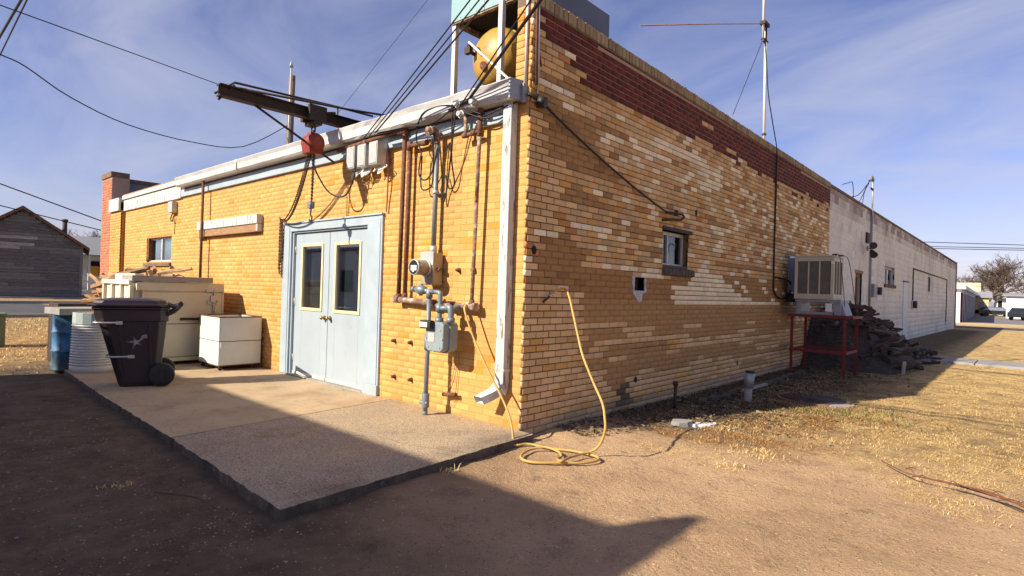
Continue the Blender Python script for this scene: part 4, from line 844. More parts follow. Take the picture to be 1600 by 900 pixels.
MB().cyl((-1.175, -0.09, 1.62), (-1.13, -0.09, 1.62), 0.022, n=10).build('hub', MATS['rust'], t)
MB().tube([(-1.275, -0.08, 1.80), (-1.265, -0.08, 3.02)], 0.028, 10).build('conduit', MATS['steel_grey'], t)
mb = MB(); mb.cyl((-1.275, -0.08, 1.80), (-1.275, -0.08, 1.88), 0.038, n=10); mb.cyl((-1.27, -0.08, 2.45), (-1.27, -0.08, 2.49), 0.034, n=10); mb.box(-1.33, -1.21, -0.06, 0.0, 2.46, 2.48); mb.build('clamp', MATS['galv'], t)
mb = MB(); mb.tube(smooth_path([(-1.265, -0.08, 3.0), (-1.265, -0.09, 3.10), (-1.28, -0.13, 3.15), (-1.30, -0.2, 3.10)]), [0.034] * 12 + [0.042] * 7, 10); mb.build('weather_head', MATS['rust_pale'], t)
# gas meter on its riser
t = thing('gas_meter', 'grey gas meter hung on a pale blue riser pipe standing on the slab', 'gas meter', (-1.12, -0.25, 0.07))
PX, PY = -1.115, -0.25
MB().tube([(PX - 0.01, PY, 0.07), (PX, PY, 1.36)], 0.025, 10).build('riser', MATS['steel_grey'], t)
mb = MB(); mb.cyl((PX - 0.01, PY, 0.07), (PX - 0.01, PY, 0.11), 0.028, n=10); mb.cyl((PX - 0.01, PY, 0.15), (PX - 0.01, PY, 0.30), 0.042, n=10); mb.cyl((PX + 0.03, PY - 0.005, 0.2), (PX - 0.07, PY - 0.02, 0.2), 0.022, n=8); mb.build('shutoff_valve', MATS['steel_grey'], t, bevel=0.003)
MB().cyl((PX - 0.005, PY, 0.76), (PX - 0.005, PY, 0.92), 0.036, n=10).build('union', MATS['steel_grey'], t)
mb = MB(); mb.cyl((PX, PY, 1.31), (PX, PY, 1.41), 0.036, n=10); mb.tube([(PX - 0.24, PY - 0.02, 1.40), (PX + 0.10, PY, 1.375)], 0.026, 10); mb.tube(smooth_path([(PX + 0.08, PY, 1.376), (PX + 0.16, PY, 1.37), (PX + 0.175, PY, 1.32), (PX + 0.172, PY, 1.10)]), 0.025, 10); mb.build('inlet_pipe', MATS['steel_grey'], t)
mb = MB(); mb.tube([(PX - 0.20, PY - 0.018, 1.40), (PX - 0.13, PY - 0.01, 1.393), (PX - 0.05, PY, 1.387)], [0.03, 0.058, 0.034], 12); mb.cyl((PX - 0.13, PY - 0.01, 1.33), (PX - 0.13, PY - 0.01, 1.46), 0.020, n=8); mb.cyl((PX - 0.26, PY - 0.02, 1.40), (PX - 0.22, PY - 0.02, 1.40), 0.032, n=10); mb.build('regulator', MATS['steel_grey'], t)
mb = MB(); mb.cyl((PX + 0.172, PY, 1.17), (PX + 0.172, PY, 1.25), 0.042, n=10); mb.tube([(PX + 0.16, PY, 1.21), (PX + 0.30, PY, 1.215)], 0.028, 10); mb.tube(smooth_path([(PX + 0.28, PY, 1.21), (PX + 0.325, PY, 1.225), (PX + 0.345, PY, 1.18), (PX + 0.345, PY, 1.08)]), 0.032, 10); mb.cyl((PX + 0.345, PY, 1.07), (PX + 0.345, PY, 1.12), 0.044, n=10); mb.cyl((PX + 0.172, PY, 1.06), (PX + 0.172, PY, 1.11), 0.044, n=10); mb.tube([(PX + 0.325, PY, 1.21), (PX + 0.33, -0.09, 1.225)], 0.028, 10); mb.build('outlet_pipe', MATS['steel_grey'], t)
mb = MB(); mb.prism([(PX + 0.06, 0, 0.80), (PX + 0.10, 0, 0.765), (PX + 0.30, 0, 0.765), (PX + 0.34, 0, 0.80), (PX + 0.34, 0, 1.04), (PX + 0.31, 0, 1.07), (PX + 0.09, 0, 1.07), (PX + 0.06, 0, 1.04)], (0, PY - 0.09, 0), (0, PY + 0.12, 0)); mb.build('meter_body', MATS['meter_grey'], t, bevel=0.016, seg=3)
mb = MB(); mb.prism([(PX + 0.045, 0, 0.79), (PX + 0.09, 0, 0.75), (PX + 0.31, 0, 0.75), (PX + 0.355, 0, 0.79), (PX + 0.355, 0, 1.02), (PX + 0.32, 0, 1.05), (PX + 0.08, 0, 1.05), (PX + 0.045, 0, 1.02)], (0, PY - 0.012, 0), (0, PY + 0.012, 0)); mb.build('flange', MATS['meter_grey'], t, bevel=0.005)
mb = MB(); mb.box(PX + 0.03, PX + 0.20, PY - 0.15, PY - 0.085, 1.00, 1.085); mb.build('index_box', MATS['black_rubber'], t, bevel=0.012)
mb = MB(); mb.box(PX + 0.04, PX + 0.16, PY - 0.155, PY - 0.149, 1.015, 1.065); mb.build('index_face', MATS['label_white'], t)
MB().box(PX + 0.11, PX + 0.205, PY - 0.095, PY - 0.0895, 0.865, 0.955).build('warning_label', MATS['label_red'], t)
for i in range(8):
    a = 2 * math.pi * i / 8; MB().cyl((PX + 0.2 + 0.125 * math.cos(a), PY - 0.088, 0.90 + 0.125 * math.sin(a)), (PX + 0.2 + 0.125 * math.cos(a), PY - 0.098, 0.90 + 0.125 * math.sin(a)), 0.009, n=6, smooth=False).build('bolt', MATS['galv'], t)
mb = MB(); mb.tube(smooth_path([(PX + 0.20, -0.02, 0.75), (PX + 0.16, -0.02, 0.5), (PX + 0.08, -0.02, 0.3)]), 0.004, 5); mb.tube(smooth_path([(PX + 0.24, -0.02, 0.75), (PX + 0.22, -0.02, 0.45), (PX + 0.2, -0.02, 0.2)]), 0.004, 5); mb.solo('thin_wires', MATS['copper'], 'two hair-thin wires hanging on the wall below the gas meter', 'wire')
mb = MB(); mb.tube([(-0.98, 0.0, 0.285), (-0.98, -0.05, 0.285)], 0.016, 8); mb.tube([(-1.06, -0.06, 0.275), (-0.86, -0.06, 0.30)], 0.022, 8); mb.solo('stub_valve', MATS['rust'], 'short rusty valve stub low on the wall beside the riser pipe', 'valve')
# loose cables by the corner
t = thing('cable_cluster', 'tangle of black drop cables and insulators fixed under the gutter near the corner', 'cables', (-0.8, -0.2, 3.0))
mb = MB()
for P in ([(-0.82, -0.22, 3.30), (-1.1, -0.2, 3.36), (-1.4, -0.2, 3.32), (-1.55, -0.15, 3.1), (-1.48, -0.12, 2.95)], [(-1.48, -0.12, 2.95), (-1.52, -0.12, 2.7), (-1.42, -0.1, 2.62), (-1.3, -0.1, 2.75), (-1.28, -0.15, 3.05)], [(-1.5, -0.1, 2.9), (-1.5, -0.1, 2.55), (-1.36, -0.1, 2.52), (-1.3, -0.1, 2.62), (-1.24, -0.16, 3.1)], [(-0.85, -0.2, 3.28), (-0.95, -0.15, 2.9), (-1.12, -0.05, 2.5), (-1.18, -0.05, 2.35), (-1.2, -0.05, 2.6), (-1.2, -0.1, 3.0)],
    [(-0.9, -0.2, 3.28), (-0.98, -0.12, 2.8), (-1.0, -0.05, 2.55), (-1.08, -0.05, 2.5), (-1.15, -0.05, 2.65)], [(-0.85, -0.22, 3.3), (-1.2, -0.2, 3.2), (-1.6, -0.2, 3.22), (-2.2, -0.22, 3.24)], [(-0.75, -0.2, 3.28), (-0.5, -0.12, 3.18), (-0.3, -0.12, 3.20), (-0.12, -0.06, 3.25)], [(-0.8, -0.2, 3.26), (-0.5, -0.14, 3.14), (-0.3, -0.1, 3.16)]): mb.tube(smooth_path(P, 5), 0.009, 5)
mb.build('cable', MATS['wire_black'], t)
for x, z in ((-0.80, 3.32), (-0.74, 3.20), (-0.56, 3.29), (-1.22, 3.12)):
    mb = MB(); mb.cyl((x, -0.20, z), (x, -0.27, z), 0.034, 0.026, 10); mb.cyl((x, -0.215, z), (x, -0.23, z), 0.042, n=10); mb.build('insulator', MATS['galv' if x > -1 else 'rust_pale'], t)
mb = MB(); mb.bar((-0.95, -0.2, 3.28), (-0.62, -0.215, 3.33), 0.03, 0.03); mb.build('insulator_rack', MATS['black_metal'], t)
# ------------------------------------------------------------------ jib crane over the doors
CX = -3.3
t = thing('jib_crane', 'dark steel jib beam braced with rods, reaching out over the double doors', 'crane', (CX, 0, 3.47))
mb = MB(); mb.box(CX - 0.055, CX + 0.055, -1.62, 1.4, 3.655, 3.668); mb.box(CX - 0.055, CX + 0.055, -1.62, 1.4, 3.53, 3.543); mb.box(CX - 0.006, CX + 0.006, -1.62, 1.4, 3.543, 3.655); mb.build('beam', MATS['black_metal'], t)
mb = MB()
mb.tube([(CX - 0.05, -1.64, 3.56), (CX, -1.44, 3.73), (CX, -0.1, 3.79), (CX, 0.45, 3.80)], 0.014, 6); mb.tube([(CX + 0.02, -1.42, 3.67), (CX + 0.15, -0.1, 3.74), (CX + 0.35, 0.5, 3.75)], 0.014, 6); mb.tube([(CX, -0.1, 3.53), (CX, -0.1, 3.79)], 0.012, 6); mb.tube([(CX - 0.05, -1.6, 3.50), (CX + 0.03, -1.45, 3.69)], 0.014, 6)
mb.build('tie_rod', MATS['black_metal'], t)
MB().tube([(CX, -1.2, 3.53), (CX - 0.02, -0.12, 3.05)], 0.014, 6).build('brace', MATS['black_metal'], t)
MB().box(CX - 0.12, CX + 0.12, -0.05, 0.6, 3.47, 3.53).build('foot', MATS['board_wood'], t, bevel=0.006)
t2 = thing('chain_hoist', 'red chain hoist hanging from its trolley on the jib beam', 'hoist', (CX, -0.44, 3.08))
mb = MB(); mb.box(CX - 0.12, CX - 0.06, -0.56, -0.32, 3.50, 3.70); mb.box(CX + 0.06, CX + 0.12, -0.56, -0.32, 3.50, 3.70); mb.box(CX - 0.12, CX + 0.12, -0.50, -0.38, 3.455, 3.50); mb.cyl((CX + 0.10, -0.34, 3.63), (CX + 0.19, -0.24, 3.64), 0.018, n=8); mb.build('trolley', MATS['black_metal'], t2, bevel=0.008)
mb = MB(); mb.tube([(CX + 0.045 * math.cos(a), -0.44, 3.41 + 0.06 * math.sin(a)) for a in np.linspace(-0.6, math.pi + 0.6, 14)], 0.012, 6); mb.cyl((CX, -0.44, 3.33), (CX, -0.44, 3.40), 0.02, n=8); mb.build('top_hook', MATS['black_metal'], t2)
mb = MB(); mb.cyl((CX - 0.13, -0.44, 3.235), (CX - 0.10, -0.44, 3.235), 0.09, 0.115, 20); mb.cyl((CX - 0.10, -0.44, 3.235), (CX + 0.10, -0.44, 3.235), 0.115, n=20); mb.cyl((CX + 0.10, -0.44, 3.235), (CX + 0.14, -0.44, 3.235), 0.115, 0.06, 20); mb.prism([(0, -0.555, 3.235), (0, -0.325, 3.235), (0, -0.35, 3.09), (0, -0.53, 3.09)], (CX - 0.095, 0, 0), (CX + 0.095, 0, 0)); mb.prism([(CX - 0.07, 0, 3.32), (CX + 0.07, 0, 3.32), (CX + 0.03, 0, 3.37), (CX - 0.03, 0, 3.37)], (0, -0.5, 0), (0, -0.38, 0)); mb.build('body', MATS['hoist_red'], t2, bevel=0.008)
def chain_links(mb, P, s=0.022, r=0.0045):
    P = [Vector(p) for p in P]; acc = 0; i = 0; flip = 0; d = 0.0
    L_ = [0]; 
    for a, b in zip(P, P[1:]): L_.append(L_[-1] + (b - a).length)
    q = 0.0
    while q < L_[-1]:
        while L_[i + 1] < q: i += 1
        f = (q - L_[i]) / (L_[i + 1] - L_[i]); p = P[i].lerp(P[i + 1], f); tn = (P[i + 1] - P[i]).normalized(); a = tn.cross(Vector((0.3, 1, 0.1))).normalized(); b = tn.cross(a)
        w = a if flip else b; flip = 1 - flip
        ring = [p + tn * (s * 0.75 * math.cos(k * math.pi / 3)) + w * (s * 0.42 * math.sin(k * math.pi / 3)) for k in range(7)]
        mb.tube(ring, r, 4, cap=False); q += s
    return mb
HK = (-4.85, -0.075, 2.36)
chain_links(MB(), [(CX - 0.02, -0.40, 3.09), (CX, -0.43, 2.47)]).build('load_chain', MATS['black_metal'], t2)
chain_links(MB(), [(CX + 0.05, -0.46, 3.09), (CX + 0.01, -0.44, 2.47)]).build('load_chain', MATS['black_metal'], t2)
mb = MB(); mb.box(CX - 0.035, CX + 0.035, -0.475, -0.405, 2.39, 2.48); mb.cyl((CX - 0.045, -0.44, 2.445), (CX + 0.045, -0.44, 2.445), 0.034, n=12); mb.cyl((CX, -0.44, 2.35), (CX, -0.44, 2.39), 0.016, n=8); mb.build('hook_block', MATS['steel_grey'], t2, bevel=0.008)
mb = MB(); mb.tube([(CX, -0.44, 2.36), (CX, -0.44, 2.30)] + [(CX + 0.035 * math.sin(a), -0.44, 2.265 - 0.035 * math.cos(a) * -1 - 0.0) for a in np.linspace(0.1, 4.4, 12)], 0.011, 6); mb.build('hook', MATS['black_metal'], t2)
for dx, sg in ((-0.06, 0.10), (-0.03, 0.16)): chain_links(MB(), sag_path((CX + dx - 0.02, -0.46, 3.10), HK, sg + 0.12, 20)).build('hand_chain', MATS['black_metal'], t2)
mb = MB(); P = sag_path((CX, -0.46, 3.10), (-4.87, -0.07, 2.37), 0.30, 20); mb.tube(P, 0.010, 5); mb.tube(smooth_path([(CX - 0.02, -0.46, 3.1), (CX + 0.05, -0.40, 2.85), (CX + 0.2, -0.30, 2.6), (CX + 0.42, -0.22, 2.55), (CX + 0.55, -0.18, 2.75), (CX + 0.62, -0.17, 3.1)], 6), 0.011, 6); mb.build('power_cable', MATS['wire_black'], t2)
mb = MB(); mb.tube([(-4.85, 0.0, 2.38), (-4.85, -0.075, 2.38), (-4.85, -0.095, 2.41)], 0.012, 6); mb.solo('wall_hook', MATS['black_metal'], 'black hook in the wall at the upper left of the door frame', 'hook')
t = thing('hanging_chain', 'rusty bunched chain hanging from the wall hook left of the doors', 'chain', (-4.86, -0.06, 1.5))
for j in range(5):
    x = -4.905 + j * 0.022; lo = (1.62, 1.55, 1.74, 1.80, 1.50)[j]; chain_links(MB(), smooth_path([(HK[0] - 0.01, -0.07, 2.37), (x, -0.055 - 0.01 * (j % 2), 2.22), (x - 0.008, -0.05, lo)], 6), 0.026, 0.006).build('strand', MATS['rust' if j % 2 else 'black_metal'], t)
# ------------------------------------------------------------------ roof: cooler on a frame, tank, antenna
t = thing('rooftop_cooler', 'teal sheet-metal cooler box raised on white legs above the roof corner', 'rooftop cooler', (-0.8, 0.8, 3.42))
X0, X1, Y0, Y1, Z0, Z1 = -1.36, -0.26, 0.15, 1.72, 4.44, 4.80
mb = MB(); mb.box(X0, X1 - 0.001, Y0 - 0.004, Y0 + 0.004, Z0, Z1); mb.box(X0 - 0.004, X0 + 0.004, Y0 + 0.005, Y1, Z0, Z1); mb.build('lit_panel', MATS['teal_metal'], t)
mb = MB(); mb.box(X1 - 0.004, X1 + 0.004, Y0, Y1, Z0, Z1); mb.box(X0 + 0.005, X1 - 0.005, Y1 - 0.004, Y1 + 0.004, Z0, Z1); mb.build('shaded_panel', MATS['teal_metal_shade'], t)  # faces turned from the sun, their shade put into the colour
mb = MB(); mb.box(X0 + 0.005, X1 - 0.005, Y0 + 0.005, Y1 - 0.005, Z1 - 0.02, Z1 + 0.004); mb.build('lid', MATS['teal_metal'], t)
mb = MB(); mb.box(X0 + 0.03, X1 - 0.03, Y0 + 0.03, Y1 - 0.03, Z0 + 0.06, Z0 + 0.075); mb.build('underside', MATS['black_metal'], t)
mb = MB(); mb.box(X0 + 0.005, X1 - 0.005, Y0 + 0.005, Y0 + 0.05, Z0 - 0.02, Z0 + 0.03); mb.box(X0 + 0.005, X0 + 0.05, Y0 + 0.05, Y1 - 0.05, Z0 - 0.02, Z0 + 0.03); mb.box(X1 - 0.05, X1 - 0.005, Y0 + 0.05, Y1 - 0.05, Z0 - 0.02, Z0 + 0.03); mb.box(X0 + 0.005, X1 - 0.005, Y1 - 0.05, Y1 - 0.005, Z0 - 0.02, Z0 + 0.03); mb.build('base_rail', MATS['rust_pale'], t)
mb = MB(); mb.box(X0 + 0.52, X0 + 0.535, Y0 - 0.010, Y0 - 0.004, Z0, Z1)
for i in range(9): mb.cyl((X0 + 0.03 + 0.125 * i, Y0 - 0.004, Z0 + 0.03), (X0 + 0.03 + 0.125 * i, Y0 - 0.010, Z0 + 0.03), 0.008, n=6)
mb.build('rivets', MATS['galv'], t)
for x, y, zt in ((X0 + 0.03, Y0 + 0.02, Z0 + 0.02), (-0.555, Y0 - 0.03, Z0 + 0.4), (X0 + 0.03, Y1 - 0.03, Z0), (X1 - 0.1, Y1 - 0.03, Z0)):
    mb = MB(); mb.box(x - 0.028, x + 0.028, y - 0.003, y + 0.003, 3.42, zt); mb.box(x + 0.022, x + 0.028, y + 0.003, y + 0.05, 3.42, zt); mb.build('leg', MATS['white_paint'], t)
mb = MB(); mb.bar((-1.0, 0.10, 4.12), (-0.30, 0.10, 3.50), 0.022, 0.022, up=(0, 1, 0)); mb.build('brace', MATS['white_paint'], t)
t = thing('yellow_tank', 'rusty yellow round-ended tank slung under the teal cooler box', 'tank', (-0.84, 0.6, 3.66))
mb = MB(); c = (-0.82, 3.985); prof = []
for a in np.linspace(0, math.pi / 2, 9): prof.append((0.325 * math.sin(a), 0.36 - 0.20 * math.cos(a)))
prof += [(0.325, 0.9), (0.32, 1.1), (0.2, 1.25), (0.0, 1.3)]
mb.lathe(0, 0, prof, 32); mb.v = [(c[0] + x, z, c[1] + y) for x, y, z in mb.v]; mb.build('shell', MATS['tank_yellow'], t)
mb = MB(); mb.lathe(0, 0, [(0.322, 0.40), (0.342, 0.405), (0.342, 0.43), (0.322, 0.435)], 32); mb.v = [(c[0] + x, z, c[1] + y) for x, y, z in mb.v]; mb.build('seam', MATS['tank_yellow'], t)
mb = MB(); mb.tube([(-1.02, 0.12, 4.03), (-1.02, 0.24, 4.02)], 0.02, 8); mb.box(-1.06, -0.98, 0.09, 0.14, 4.0, 4.07); mb.cyl((-1.02, 0.12, 4.07), (-1.02, 0.12, 4.10), 0.025, n=8); mb.tube(smooth_path([(-1.0, 0.2, 4.08), (-0.92, 0.17, 4.05), (-0.85, 0.165, 3.95)]), 0.014, 6); mb.build('valve', MATS['black_metal'], t)
mb = MB(); mb.cyl((-0.84, 0.168, 3.84), (-0.84, 0.20, 3.85), 0.05, n=14); mb.build('port', MATS['rust'], t)
for x in (-1.05, -0.6):
    MB().box(x - 0.03, x + 0.03, 0.4, 1.1, 3.41, 3.74).build('saddle', MATS['black_metal'], t)
t = thing('corner_poles', 'bundle of thin pipes and slats strapped to the brick corner above the gutter', 'pipes', (-0.03, -0.03, 3.3))
for (a, b, r, m) in (((-0.06, -0.02, 3.42), (-0.055, -0.02, 4.5), 0.014, 'white_paint'), ((0.018, 0.05, 3.42), (0.018, 0.02, 4.5), 0.012, 'rust'), ((0.02, 0.085, 3.33), (0.02, 0.06, 4.2), 0.010, 'galv'), ((-0.1, -0.02, 4.55), (0.02, 0.12, 3.62), 0.010, 'rust')): MB().tube([a, b], r, 8).build('rod', MATS[m], t)
t = thing('antenna_mast', 'white antenna mast with a long side rod rising behind the brick parapet', 'antenna', (-0.1, 6.76, 4.1))
MB().tube([(-0.10, 6.76, 4.0), (-0.10, 6.68, 6.48)], 0.026, 8).build('mast', MATS['white_paint'], t)
MB().tube([(-0.10, 6.55, 6.10), (-0.10, 6.52, 7.6)], 0.022, 8).build('upper_tube', MATS['white_paint'], t)
MB().tube([(-0.10, 6.57, 6.42), (-0.1, 4.6, 5.70), (-0.10, 2.18, 4.80)], 0.008, 6).build('side_rod', MATS['copper'], t)
mb = MB(); mb.box(-0.15, -0.05, 6.50, 6.74, 6.40, 6.46); mb.box(-0.13, -0.07, 6.52, 6.74, 6.12, 6.15); mb.tube([(-0.07, 6.62, 6.13), (-0.07, 6.62, 6.43)], 0.015, 6); mb.build('clamp', MATS['black_metal'], t)
MB().cyl((-0.1, 6.753, 4.42), (-0.1, 6.753, 4.46), 0.036, n=10).build('collar', MATS['black_metal'], t)
MB().tube([(-0.1, 6.53, 6.10), (-0.12, 5.3, 4.45)], 0.006, 5).build('guy_wire', MATS['wire_black'], t)
mb = MB(); mb.tube(smooth_path([(-0.08, 6.58, 6.1), (-0.06, 6.66, 5.7), (-0.05, 6.76, 5.2), (-0.02, 6.95, 4.7), (0.03, 7.05, 4.28), (0.03, 7.10, 4.1)]), 0.010, 6); mb.tube(smooth_path([(0.03, 7.10, 4.1), (0.02, 7.13, 3.0), (0.02, 7.15, 1.8), (0.03, 7.2, 1.52), (0.05, 7.55, 1.42), (0.05, 8.05, 1.55), (0.05, 8.05, 1.75), (0.05, 7.6, 1.80), (0.03, 7.2, 1.82)]), 0.016, 6)
mb.solo('antenna_cable', MATS['wire_black'], 'black cable dropping down the brick wall and looping beside the air cooler', 'cable')
# ------------------------------------------------------------------ air cooler on its stand
t = thing('evaporative_cooler', 'cream louvered evaporative cooler standing on grey ductwork by the brick wall', 'air cooler', (0.6, 7.95, 1.10))
x0, x1, y0, y1, z0, z1 = 0.255, 0.93, 7.60, 8.30, 1.43, 2.22
fr = MB(); w = 0.055
for x in (x0, x1 - w):
    for y in (y0, y1 - w): fr.box(x, x + w, y, y + w, z0, z1)
fr.box(x0 + w, x1 - w, y0, y0 + w, z0, z0 + 0.10); fr.box(x0 + w, x1 - w, y0, y0 + w, z1 - 0.08, z1); fr.box(x0 + w, x1 - w, y1 - w, y1, z0, z0 + 0.10); fr.box(x0 + w, x1 - w, y1 - w, y1, z1 - 0.08, z1)
fr.box(x0, x0 + w, y0 + w, y1 - w, z0, z0 + 0.10); fr.box(x0, x0 + w, y0 + w, y1 - w, z1 - 0.08, z1); fr.box(x1 - w, x1, y0 + w, y1 - w, z0, z0 + 0.10); fr.box(x1 - w, x1, y0 + w, y1 - w, z1 - 0.08, z1)
fr.build('cabinet_frame', MATS['ac_cream'], t, bevel=0.006)
MB().box(x0 - 0.006, x1 + 0.006, y0 - 0.006, y1 + 0.006, z1 + 0.001, z1 + 0.03).build('top_cover', MATS['ac_cream'], t, bevel=0.01)
MB().box(x0 + 0.06, x1 - 0.06, y0 + 0.06, y1 - 0.06, z0 + 0.001, z1 - 0.001).build('inner_box', MATS['black_metal'], t)
def louver_panel(ax, a, b, fixed):
    mb = MB(); n = 22
    for i in range(n):
        z = z0 + 0.105 + (z1 - 0.085 - z0 - 0.105) * i / n; h = (z1 - z0 - 0.19) / n
        if ax == 'y': mb.add([(a, fixed, z), (b, fixed, z), (b, fixed + 0.02, z + h), (a, fixed + 0.02, z + h), (a, fixed + 0.006, z - 0.003), (b, fixed + 0.006, z - 0.003)], [(0, 1, 2, 3), (1, 0, 4, 5)])
        else: mb.add([(fixed, a, z), (fixed, b, z), (fixed - 0.02, b, z + h), (fixed - 0.02, a, z + h), (fixed - 0.006, a, z - 0.003), (fixed - 0.006, b, z - 0.003)], [(0, 1, 2, 3), (1, 0, 4, 5)])
    o = mb.build('louver_panel', MATS['ac_louver'], t); return o
iw = (x1 - x0 - 2 * w)
for i in range(3): 
    a = x0 + w + iw * i / 3; b = a + iw / 3; louver_panel('y', a + 0.012, b - 0.012, y0 + 0.012)
    if i: MB().box(a - 0.012, a + 0.012, y0 + 0.004, y0 + 0.035, z0 + 0.101, z1 - 0.081).build('mullion', MATS['ac_cream'], t)
iw = (y1 - y0 - 2 * w)
for i in range(3):
    a = y0 + w + iw * i / 3; b = a + iw / 3; louver_panel('x', a + 0.012, b - 0.012, x1 - 0.012)
    if i: MB().box(x1 - 0.035, x1 - 0.004, a - 0.012, a + 0.012, z0 + 0.101, z1 - 0.081).build('mullion', MATS['ac_cream'], t)
MB().box(x1 - 0.05, x1 + 0.004, y0 - 0.003, y0 + 0.004, z1 - 0.13, z1 - 0.08).build('maker_plate', MATS['label_white'], t)
mb = MB(); mb.box(x0 + 0.04, x0 + 0.12, y0 + 0.03, y0 + 0.07, 1.14, 1.40); mb.box(x0 + 0.12, x1 + 0.02, y0 + 0.03, y0 + 0.07, 1.14, 1.20); mb.box(x0 + 0.02, x1 + 0.12, y0 + 0.02, y1, 1.375, 1.425); mb.box(x1 - 0.01, x1 + 0.12, y0 + 0.03, y0 + 0.6, 1.14, 1.375); mb.box(x0 + 0.04, x0 + 0.1, y0 + 0.07, y1, 1.14, 1.375); mb.prism([(x1 + 0.12, 0, 1.375), (x1 + 0.12, 0, 1.14), (x1 + 0.20, 0, 1.14)], (0, y0 + 0.1, 0), (0, y0 + 0.6, 0)); mb.build('duct_base', MATS['duct_grey'], t, bevel=0.006)
MB().box(x1 - 0.13, x1 - 0.02, y0 + 0.018, y0 + 0.028, 1.21, 1.36).build('tag', MATS['label_white'], t)
mb = MB(); mb.box(0.0, 0.245, 8.08, 8.16, 1.55, 2.24); mb.box(0.0, 0.03, 8.05, 8.9, 1.50, 2.28); mb.build('wall_duct', MATS['frost'], t, bevel=0.006)
MB().box(0.006, 0.24, 8.02, 8.07, 1.36, 1.54).build('seal', MATS['black_rubber'], t)
mb = MB(); mb.tube(smooth_path([(x1 - 0.02, y0 + 0.1, 2.26), (x1 + 0.05, y0 + 0.15, 2.24), (x1 + 0.1, y0 + 0.2, 1.8), (x1 + 0.15, y0 + 0.25, 1.2)]), 0.006, 5); mb.box(x1 - 0.05, x1 + 0.02, y0 + 0.05, y0 + 0.12, 2.25, 2.28); mb.box(x1 - 0.02, x1 + 0.06, y0 + 0.35, y0 + 0.42, 2.25, 2.275); mb.tube(smooth_path([(x1 + 0.02, y0 + 0.4, 2.26), (x1 + 0.12, y0 + 0.5, 2.2), (x1 + 0.2, y0 + 0.55, 1.7), (x1 + 0.26, y0 + 0.6, 1.15)]), 0.006, 5); mb.build('water_line', MATS['wire_black'], t)
t = thing('cooler_stand', 'red angle-iron stand under the cream cooler, feet in the dirt', 'stand', (0.7, 8.0, 0))
for x, y in ((0.235, 7.6), (1.13, 7.6), (0.235, 8.5), (1.15, 8.45)):
    mb = MB(); z_ = ground_z(x, y) - 0.02; mb.box(x - 0.025, x + 0.025, y - 0.003, y + 0.003, z_, 1.09); mb.box(x - 0.025, x - 0.019, y + 0.003, y + 0.05, z_, 1.09); mb.build('leg', MATS['stand_red'], t)
mb = MB(); mb.box(0.17, 1.20, 7.56, 7.615, 1.091, 1.14); mb.box(0.17, 1.20, 8.44, 8.50, 1.091, 1.14); mb.box(0.17, 0.22, 7.616, 8.439, 1.091, 1.138); mb.box(1.12, 1.26, 7.616, 8.439, 1.091, 1.132); mb.build('top_frame', MATS['stand_red'], t, bevel=0.003)
mb = MB(); mb.box(0.20, 1.16, 7.575, 7.596, 0.44, 0.49); mb.box(0.24, 1.15, 8.505, 8.52, 0.44, 0.49); mb.box(0.205, 0.215, 7.6, 8.5, 0.44, 0.49); mb.box(1.156, 1.17, 7.6, 8.5, 0.44, 0.49); mb.build('cross_rail', MATS['stand_red'], t)
# cable bracket on the brick wall
t = thing('cable_anchor', 'black cable and clevis stretched from the corner insulator to the brick wall', 'cable', (0.05, 1.5, 2.4))
MB().tube(sag_path((0.05, 0.13, 3.25), (0.06, 2.75, 2.50), 0.05, 10), 0.012, 6).build('cable', MATS['wire_black'], t)
mb = MB(); mb.cyl((0.02, 0.10, 3.27), (0.085, 0.13, 3.25), 0.06, 0.055, 12); mb.tube([(-0.02, -0.03, 3.32), (0.05, 0.10, 3.27)], 0.014, 6); mb.build('insulator', MATS['black_rubber'], t)
mb = MB(); mb.tube([(0.06, 2.72, 2.505), (0.06, 3.18, 2.53), (0.06, 3.25, 2.50), (0.05, 3.18, 2.455), (0.04, 2.95, 2.435), (0.005, 2.72, 2.405)], 0.016, 8); mb.cyl((0.055, 3.0, 2.50), (0.055, 3.02, 2.56), 0.028, n=8); mb.build('clevis', MATS['black_metal'], t)
# ------------------------------------------------------------------ wheeled bin
SLAB = 0.07
def frustum(mb, secs, chamfer):     # secs: (x0,x1,y0,y1,z) rectangles with cut corners
    n = 8; vs = []
    for x0, x1, y0, y1, z, ch in secs:
        c = ch; vs += [(x0 + c, y0, z), (x1 - c, y0, z), (x1, y0 + c, z), (x1, y1 - c, z), (x1 - c, y1, z), (x0 + c, y1, z), (x0, y1 - c, z), (x0, y0 + c, z)]
    fs = [(i * n + k, i * n + (k + 1) % n, (i + 1) * n + (k + 1) % n, (i + 1) * n + k) for i in range(len(secs) - 1) for k in range(n)]
    fs += [tuple(reversed(range(n))), tuple((len(secs) - 1) * n + k for k in range(n))]; mb.add(vs, fs); return mb
_bin0 = set(bpy.data.objects)
t = local(thing('wheeled_bin', 'dark plum wheeled rubbish bin with a smeared white star on its side', 'rubbish bin', (0, 0, 0)))
mb = MB(); frustum(mb, [(-0.225, 0.225, -0.21, 0.20, 0.0, 0.05), (-0.235, 0.235, -0.23, 0.215, 0.06, 0.06), (-0.27, 0.27, -0.335, 0.315, 0.62, 0.075), (-0.285, 0.285, -0.375, 0.345, 0.82, 0.08)], 0.06); mb.build('body', MATS['bin_plastic'], t, bevel=0.012)
mb = MB(); frustum(mb, [(-0.297, 0.297, -0.392, 0.365, 0.815, 0.085), (-0.300, 0.300, -0.41, 0.372, 0.96, 0.085), (-0.315, 0.315, -0.428, 0.392, 0.965, 0.09), (-0.315, 0.315, -0.428, 0.392, 0.99, 0.09)], 0.06); mb.build('rim', MATS['bin_plastic'], t, bevel=0.008)
